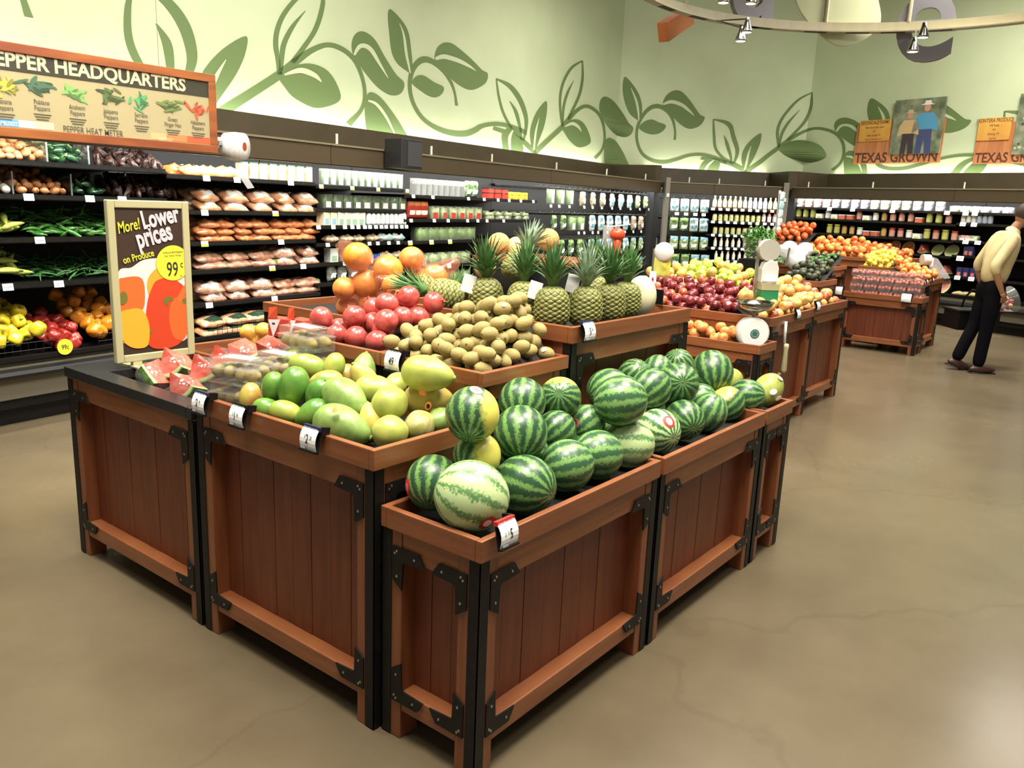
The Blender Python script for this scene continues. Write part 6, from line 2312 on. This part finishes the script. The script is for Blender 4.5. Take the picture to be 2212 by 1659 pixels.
# ------------------------------------------------------------------ farm boards on the right wall
BOARD = mat('farm_board_wood', '#a0653e', .6, '#b87848', 3, stretch=(6, 6, .5))
PLAQ = mat('farm_plaque', '#c48a3e', .6, '#d0a04a', 4)
TXB = mat('farm_text', '#4f2a1c', .6)


def farm(pb, px0, px1, py0, py1, pic, plq, head, lines, lab, mir):
    dW = WDEP - .03
    f = lambda px, py, d=dW: funp('R', px, py, d)
    s0, z0 = f(px0, py1)
    s1, _ = f(px1, py1)
    _, z1 = f(px0, py0)
    t = thing('farm_sign', lab, 'sign', M=FR['R'] @ Matrix.Translation((s0, dW, z0)), group='farm boards on the right wall')
    MB().box((0, 0, 0), (s1 - s0, .028, z1 - z0), BOARD).build('board', t)
    a, za = f(pic[0], pic[3])
    c, zc = f(pic[2], pic[3])
    _, zd = f(pic[0], pic[1])
    b = MB()
    pw, ph = c - a, zd - za
    ox, oz = a - s0, za - z0
    b.box((ox, -.03, oz), (ox + pw, -.012, oz + ph), mat('print_olive', '#4f5a42', .4, '#8a8f78', 5))
    o = b.build('picture', t)
    b = MB()

    def fig(cx, sc_, shirt, jeans, hat, lean=0):
        g = lambda pts, y, m_: b.add([(ox + pw * (cx + x * sc_), y, oz + ph * z * sc_) for x, z in pts], [tuple(range(len(pts)))], m_)
        g([(-.16, .0), (-.03, .0), (0, .34), (.05, .0), (.18, .0), (.15, .50), (-.15, .50)], -.0308, jeans)
        g([(-.15, .48), (.15, .48), (.20, .46), (.27, .44), (.24, .68), (.14, .80), (-.14, .80), (-.25, .66), (-.28, .42), (-.2, .44)], -.0312, shirt)
        g([(.07 * cos(2 * pi * i / 14), .90 + .075 * sin(2 * pi * i / 14)) for i in range(14)], -.0316, mat('print_skin', '#c08a74', .5))
        g([(-.15, .955), (.15, .955), (.07, .985), (.06, 1.04), (-.06, 1.04), (-.07, .985)], -.032, hat)
    if not mir:
        fig(.66, .92, mat('print_blue_shirt', '#4f8fb5', .5), mat('print_jeans', '#40486f', .5), mat('print_hat', '#d9d3cc', .5))
        fig(.34, .78, mat('print_tan_jacket', '#c0a477', .5), mat('print_dark_trousers', '#3c3038', .5), mat('print_cap', '#b5a58a', .5))
    else:
        for i in range(40):
            r_ = random.Random(i)
            x, z, r = ox + pw * r_.uniform(.05, .95), oz + ph * r_.uniform(.03, .7), pw * r_.uniform(.02, .06)
            b.add([(x + r * cos(k), -.0305 - i * .00005, z + r * .7 * sin(k)) for k in range(6)], [tuple(range(6))], mat('print_leaf%d' % (i % 3), ['#5f7a4a', '#a9b58c', '#37472f'][i % 3], .5))
    b.build('figures', o)
    a, za = f(plq[0], plq[3])
    c, zc = f(plq[2], plq[3])
    _, zd = f(plq[0], plq[1])
    b = MB()
    b.box((a - s0, -.022, za - z0), (c - s0, -.0, zd - z0), PLAQ)
    o = b.build('plaque', t)
    b = MB()
    xm, wq, hq = (a + c) / 2 - s0, c - a, zd - za
    for i, (s_, k) in enumerate(lines):
        text(b, s_, XZ(xm, -.0225, zd - z0 - hq * (.20 + .19 * i)), hq * k, TXB, .01, 'CENTER', .72)
    b.build('print', o)
    b = MB()
    h = (z1 - z0) * .27
    text(b, 'TEXAS GROWN', XZ(.03, -.001, .02), h * 1.25, TXB, .025, 'LEFT', (s1 - s0 - .06) / (h * 1.25 * 7.25))
    b.build('lettering', t)


farm(0, 1842, 2028, 268, 354, (1922, 219, 2030, 334), (1855, 262, 1920, 306), 'SEDONDALE FARMS', [('SEDONDALE FARMS', .24), ('Helen, Rusty & Stan Luster', .13), ('1932', .11), ('Sulphur Springs, TX', .13), ('Tomatoes, squash and more', .11)], 'wooden Texas Grown board with a picture of two men in hats', False)
farm(0, 2100, 2292, 268, 354, (2186, 205, 2294, 334), (2110, 257, 2180, 304), 'FRONTERA PRODUCE', [('FRONTERA PRODUCE', .24), ('Will Steele', .14), ('1992', .12), ('Edinburg, TX', .14), ('Vegetables', .11)], 'wooden Texas Grown board cut by the right edge, with a leafy picture', True)

# ------------------------------------------------------------------ round hanging sign and its spot lamps
RC, RR, RZ = (7.60, 1.90), 2.42, 3.60
t = thing('hanging_ring_sign', 'large pale ring with grey letters and leaf hanging from the ceiling', 'sign', (RC[0], RC[1], RZ))
RB = mat('ring_beige', '#a59e84', .45)
LG = mat('letter_grey', '#77747a', .5)
b = MB()
n = 96
for r0, r1, za, zb in ((RR - .015, RR + .015, -.05, .05), (RR - .10, RR + .0, -.062, -.05)):
    pr = [(r0, za), (r1, za), (r1, zb), (r0, zb), (r0, za)]
    b.lathe(pr, n, RB)
b.build('ring', t)
for a in (.27, .62, 1.35, 2.2, 3.4, 4.6, 5.6):
    MB().tube([(RR * cos(a), RR * sin(a), .05), (RR * cos(a), RR * sin(a), 2.28)], .022, RB, 8).build('ring_rod', t)


def ringat(px, y=0):
    """angle on the far side of the ring that shows at a photo column"""
    best = min((abs(proj(Vector((RC[0] + RR * cos(a * .01), RC[1] + RR * sin(a * .01), RZ)))[0] - px), a * .01) for a in range(-40, 200))
    return best[1]


def on_ring(px, r=RR):
    a = ringat(px)
    return Matrix.Translation((r * cos(a), r * sin(a), 0)) @ Matrix.Rotation(a - pi / 2, 4, 'Z')


for px, ch, sz, dz, sx in ((1625, 'u', 1.35, .04, .95), (1998, 'e', 1.40, -.33, .95)):
    b = MB()
    text(b, ch, on_ring(px) @ Matrix.Translation((0, .03, dz)) @ Matrix.Rotation(pi / 2, 4, 'X'), sz, LG, .012, 'CENTER', sx, 0, .035)
    b.build('letter', t)
b = MB()
P_ = [(-.42, .75), (-.40, .45), (-.28, .12), (-.05, -.12), (.20, -.26), (.45, -.20), (.62, .0), (.50, .35), (.30, .62), (.22, .9), (-.1, 1.05), (-.35, 1.0)]
b.prism(spline(P_, 5, True), -.02, .02, mat('leaf_cream', '#b4b893', .5), on_ring(1775) @ Matrix.Translation((0, .03, .08)))
b.build('leaf_shape', t)
b = MB()
for px in (1432, 1500, 1610, 1640, 1760, 1850, 1930, 2030):
    b.box((-.12, -.09, -.064), (.12, -.02, -.06), mat('ring_slot', '#3a3028', .6), on_ring(px))
b.build('underside_slots', t)
CHR = mat('lamp_chrome', '#a9a6a0', .2, metal=1)
GLOW = mat('lamp_glow', '#fffaf0', .5, emit=14)
lamps = []
for px, py, dz in ((1600, 85, -.30), (1613, 66, -.22), (1994, 77, -.24), (1972, 108, -.36), (1563, 2, .0), (1622, 4, .06)):
    q = at(px, py, 'z', RZ + dz)
    a = atan2(q.y - RC[1], q.x - RC[0])
    lt = thing('spot_lamp', None, 'spot lamp', q, a, 'spot lamps on the ring sign')
    MB().lathe([(.0, .12), (.02, .12), (.03, .07), (.055, .0), (.058, -.02), (.05, -.02), (.0, .03)], 16, CHR).build('housing', lt, True)
    MB().lathe([(0, -.018), (.048, -.018)], 16, GLOW).build('bulb', lt)
    rr_ = sqrt((q.x - RC[0]) ** 2 + (q.y - RC[1]) ** 2)
    MB().tube([(0, 0, .11), ((RR - .05 - rr_) * .9, 0, max(.13, -dz - .06))], .008, CHR, 6).build('arm', lt)
    lamps.append(lt)
    l = bpy.data.lights.new('lamp_light', 'SPOT')
    l.energy = 55
    l.color = (1, .95, .86)
    l.spot_size = radians(75)
    l.spot_blend = .6
    l.shadow_soft_size = .05
    lo_ = bpy.data.objects.new('lamp_light', l)
    COL.objects.link(lo_)
    lo_.location = (q.x, q.y, q.z - .04)
seq(lamps, 'small chrome spot lamp with bright bulb', 'under the ring sign')
A_, B_ = at(1488, 32, 'z', 3.75), at(1432, 70, 'z', 3.45)
d = (B_ - A_)
M = Matrix.Translation((A_ + B_) / 2) @ Matrix.Rotation(atan2(d.y, d.x), 4, 'Z') @ Matrix.Rotation(-atan2(d.z, sqrt(d.x ** 2 + d.y ** 2)), 4, 'Y')
b = MB()
b.cb((0, 0, 0), (d.length, .12, .20), mat('beam_orange', '#b9693a', .5))
o = tag(b.build('hanging_beam', None, bevel=.004, M=M), 'orange beam hanging left of the ring sign', 'beam')
MB().tube([(0, 0, .1), (0, 0, 2.2)], .004, STEEL, 5).build('hanging_cable', o)


# ------------------------------------------------------------------ people
def skin(V, E, ma, lv=2):
    """one continuous surface grown round a jointed skeleton; V: (x, y, z, rx[, ry])"""
    me = bpy.data.meshes.new('k')
    me.from_pydata([v[:3] for v in V], E, [])
    o = bpy.data.objects.new('k', me)
    COL.objects.link(o)
    o.modifiers.new('s', 'SKIN')
    sub = o.modifiers.new('u', 'SUBSURF')
    sub.levels = lv
    for i, v in enumerate(V):
        me.skin_vertices[0].data[i].radius = (v[3], v[4] if len(v) > 4 else v[3])
        me.skin_vertices[0].data[i].use_root = i == 0
    dg = bpy.context.evaluated_depsgraph_get()
    dg.update()
    r = bpy.data.meshes.new_from_object(o.evaluated_get(dg))
    bpy.data.objects.remove(o)
    r.materials.clear()
    r.materials.append(ma)
    r.polygons.foreach_set('use_smooth', [True] * len(r.polygons))
    return r


def chain(n0, k):
    return [(n0 + i, n0 + i + 1) for i in range(k - 1)]


def hand(V, E, w, d, side, base):
    """palm, four curled fingers of unequal length and a thumb, appended to a skin skeleton at vertex base"""
    i0 = len(V)
    d = d.normalized()
    n = Vector((0, side, 0))
    s = d.cross(n).normalized()
    p = w + d * .05
    V.append((*p, .026, .016))
    E.append((base, i0))
    k = len(V)
    for j, (o, L_) in enumerate(((-.027, .062), (-.009, .072), (.009, .067), (.026, .052))):
        q = p + d * .035 + s * o
        cur = [q, q + d * L_ * .5 + n * -.012, q + d * L_ * .8 + n * -.035, q + d * L_ * .75 + n * -.055]
        a = len(V)
        for c, r in zip(cur, (.0095, .009, .0085, .007)):
            V.append((*c, r))
        E.append((i0, a))
        E += chain(a, 4)
    a = len(V)
    for c, r in ((w + d * .03 + s * -.03, .011), (w + d * .055 + s * -.045 + n * -.015, .010), (w + d * .085 + s * -.04 + n * -.028, .008)):
        V.append((*c, r))
    E.append((i0, a))
    E += chain(a, 3)


def head_mesh(sk):
    b = MB()
    b.ball((0, 0, 0), 1, sk, 28, 22)
    out = []
    for x, y, z in b.v:
        fx = x * (.098 if x > 0 else .102)
        fy = y * .076 * (1 - .12 * max(0, -z))
        fz = z * .122
        if x > 0:
            fx *= 1 - .16 * max(0, -z - .3)
            fx += .024 * math.exp(-((y / .16) ** 2 + ((z + .08) / .16) ** 2)) * x          # nose
            fx -= .010 * math.exp(-(((abs(y) - .42) / .16) ** 2 + ((z - .10) / .10) ** 2))  # eye sockets
            fx += .006 * math.exp(-((y / .3) ** 2 + ((z + .40) / .06) ** 2))                # lips
            fx += .008 * math.exp(-((y / .3) ** 2 + ((z + .78) / .14) ** 2))                # chin
        out.append((fx, fy, fz))
    b.v = out
    for s in (-1, 1):
        b.ball((-.008, s * .078, -.005), (.020, .010, .032), sk, 10, 8)
        b.ball((.086, s * .031, .013), (.010, .012, .008), mat('eye_white', '#d9d4cc', .3), 8, 6)
        b.ball((.0945, s * .031, .013), (.004, .005, .005), mat('eye_dark', '#2a211b', .3), 8, 6)
    b.ball((.093, 0, -.052), (.008, .022, .005), mat('lip', '#8f5648', .5), 10, 6)
    return b.mesh('head', True)


def person(label, at_, rz, shirt, trousers, skin_m, hair_m, shoe, P):
    t = thing('person', label, 'person', at_, rz)
    hip, chest, neck, headc = [Vector(v) for v in P['spine']]
    sw, hw = .185, .085
    # body: head, neck, forearms and hands as one surface on the hidden trunk
    V, E = [], []
    V += [(*hip, .09), (*((hip + chest) / 2), .10), (*chest, .10), (*(chest * .35 + neck * .65), .06), (*neck, .052), (*(neck * .4 + headc * .6), .055)]
    E += chain(0, 6)
    for sd, k in ((-1, 'r'), (1, 'l')):
        sh_, el, wr = [Vector(v) for v in P['arm_' + k]]
        a = len(V)
        V += [(*sh_, .05), (*el, .040), (*(el * .4 + wr * .6), .036), (*wr, .026, .022)]
        E.append((2, a))
        E += chain(a, 4)
        hand(V, E, wr, wr - el, sd, a + 3)
    body = ob('body', skin(V, E, skin_m, 2), t)
    hm_ = head_mesh(skin_m)
    h = ob('head', hm_, t, Matrix.Translation(headc) @ Matrix.Rotation(P.get('nod', .2), 4, 'Y'))
    b = MB()
    b.ball((-.012, 0, .022), (.100, .083, .112), hair_m, 24, 16)
    b.v = [v for v in b.v]
    keep = [f for f in b.f if not (sum(b.v[i][0] for i in f) / 4 > .045 and sum(b.v[i][2] for i in f) / 4 < .085) and sum(b.v[i][2] for i in f) / 4 > (-.055 if sum(b.v[i][0] for i in f) / 4 < -.03 else .01)]
    b.f = keep
    b.m = [0] * len(keep)
    b.build('hair', h, True)
    # shirt: trunk and sleeves to below the elbow
    V = [(*(hip + Vector((0, 0, -.05))), .125, .155), (*((hip * .55 + chest * .45)), .125, .15), (*chest, .12, .165), (*(chest * .3 + neck * .7), .085, .10), (*(neck + Vector((0, 0, .01))), .062)]
    E = chain(0, 5)
    for k in 'rl':
        sh_, el, wr = [Vector(v) for v in P['arm_' + k]]
        a = len(V)
        V += [(*sh_, .066), (*((sh_ + el) / 2), .060), (*el, .056), (*(el * .62 + wr * .38), .050)]
        E.append((2, a))
        E += chain(a, 4)
    ob('shirt', skin(V, E, shirt, 2), t)
    V = [(*(hip + Vector((0, 0, .06))), .115, .145), (*(hip + Vector((0, 0, -.06))), .12, .155)]
    E = [(0, 1)]
    for k in 'rl':
        kn, an = [Vector(v) for v in P['leg_' + k]]
        sd = -1 if k == 'r' else 1
        a = len(V)
        V += [(hip.x, sd * hw, hip.z - .14, .098), (*((Vector((hip.x, sd * hw, hip.z - .1)) + kn) / 2), .092), (*kn, .072), (*((kn + an) / 2), .068), (*(an - Vector((0, 0, .025))), .066)]
        E.append((1, a))
        E += chain(a, 5)
    ob('trousers', skin(V, E, trousers, 2), t)
    for k in 'rl':
        an = Vector(P['leg_' + k][1])
        pit = P.get('heel_' + k, 0)
        b = MB()
        b.ball((.075, 0, .0), (.145, .048, .055), shoe, 18, 12)
        b.v = [(x, y * (1 - .15 * (x < 0)), max(z, -.032) * (1 - .3 * max(0, x / .2))) for x, y, z in b.v]
        b.box((-.06, -.042, -.042), (.205, .042, -.030), BLACK)
        b.build('shoe', t, True, M=Matrix.Translation((an.x - .02, an.y, an.z - .045)) @ Matrix.Rotation(pit, 4, 'Y'))
    return t


fx = atan2(rtv.y, rtv.x)
SK1 = mat('skin_tan', '#a87858', .55)
PW = dict(spine=[(.085, 0, .97), (.135, 0, 1.34), (.235, 0, 1.55), (.325, 0, 1.675)], nod=.22,
          arm_r=[(.13, -.18, 1.42), (-.05, -.225, 1.14), (.075, -.21, .90)], arm_l=[(.16, .18, 1.42), (.06, .28, 1.14), (.16, .33, .92)],
          leg_r=[(.06, -.085, .52), (.03, -.085, .085)], leg_l=[(.03, .09, .51), (-.12, .09, .12)], heel_l=.3)
g0 = at(2094, 802, 'z', 0)
man = person('man leaning forward in a pale yellow shirt and dark trousers, walking right', (g0.x, g0.y, 0), fx, mat('shirt_yellow', '#cdb886', .8, '#d8c696', 9), mat('trousers_navy', '#09080c', .9, spec=.1), SK1,
             mat('hair_grey_brown', '#43352a', .7), mat('shoe_brown', '#3a211a', .4), PW)
Rz = Matrix.Rotation(fx, 4, 'Z')


def mp(x, y, z):
    return Vector((g0.x, g0.y, 0)) + (Rz @ Vector((x, y, z)))


t = thing('shopping_basket', 'black hand basket held low by the man in the yellow shirt', 'basket', mp(.13, .36, .42), fx)
b = MB()
for (a, e) in (((-.21, -.14, 0), (.21, .14, .012)), ((-.23, -.16, 0), (.23, -.148, .21)), ((-.23, .148, 0), (.23, .16, .21)), ((-.23, -.148, 0), (-.218, .148, .21)), ((.218, -.148, 0), (.23, .148, .21))):
    b.box(a, e, BLACK)
b.box((-.245, -.175, .20), (.245, .175, .222), BLACK)
b.build('basket_body', t, bevel=.004)
MB().tube([(-.05, -.14, .21), (-.03, -.13, .34), (-.01, -.04, .43), (-.01, .04, .43), (-.03, .13, .34), (-.05, .14, .21)], .011, BLACK, 8).build('handle', t, True)
t = thing('flower_bouquet', 'bouquet of pink flowers in clear film sticking out of the basket', 'bouquet', mp(.20, .34, .66), fx)
M = Matrix.Rotation(radians(72), 4, 'Y')
MB().lathe([(.015, -.12), (.05, .05), (.10, .20), (.15, .36)], 16, film('bouquet_film', '#eef0ea', .18, .08), M).build('film_wrap', t, True)
for i in range(11):
    r_ = random.Random(i)
    a, r = 2.4 * i, .035 + .07 * sqrt(i / 11)
    p = Vector((r * cos(a), r * sin(a), .27 + r_.uniform(-.05, .04)))
    b = MB()
    b.ball(p, .028, mat('petal%d' % (i % 3), ['#c4566a', '#d9b58a', '#c9404f'][i % 3], .6), 10, 7)
    b.tube([(p.x * .2, p.y * .2, -.08), p], .004, PST, 5)
    b.build('flower', t, True, M=M)
b = MB()
for i in range(26):
    r_ = random.Random(i + 50)
    a = r_.uniform(0, 6.28)
    b.add([(-.03, 0, 0), (0, -.012, 0), (.04, 0, 0), (0, .012, 0)], [(0, 1, 2, 3)], DLF, M @ Matrix.Translation((.05 * cos(a), .05 * sin(a), r_.uniform(.05, .2))) @ Euler((a, 1, a)).to_matrix().to_4x4())
b.build('leaves', t)
g1 = at(2238, 742, 'z', 0)
PW2 = dict(spine=[(.0, 0, .98), (.03, 0, 1.36), (.05, 0, 1.55), (.08, 0, 1.68)], arm_r=[(.02, -.19, 1.44), (-.05, -.24, 1.14), (.12, -.2, 1.0)], arm_l=[(.02, .19, 1.44), (-.05, .24, 1.14), (.12, .2, 1.0)],
           leg_r=[(.02, -.09, .52), (-.04, -.09, .085)], leg_l=[(.03, .09, .52), (.02, .09, .085)])
person('person in a light blue shirt and grey trousers, cut by the right edge', (g1.x, g1.y, 0), fx + .3, mat('shirt_blue', '#9aa3bd', .8), mat('trousers_grey', '#7d7260', .8), SK1, mat('hair_dark', '#2c2420', .7), mat('shoe_tan', '#8a7f6c', .5), PW2)
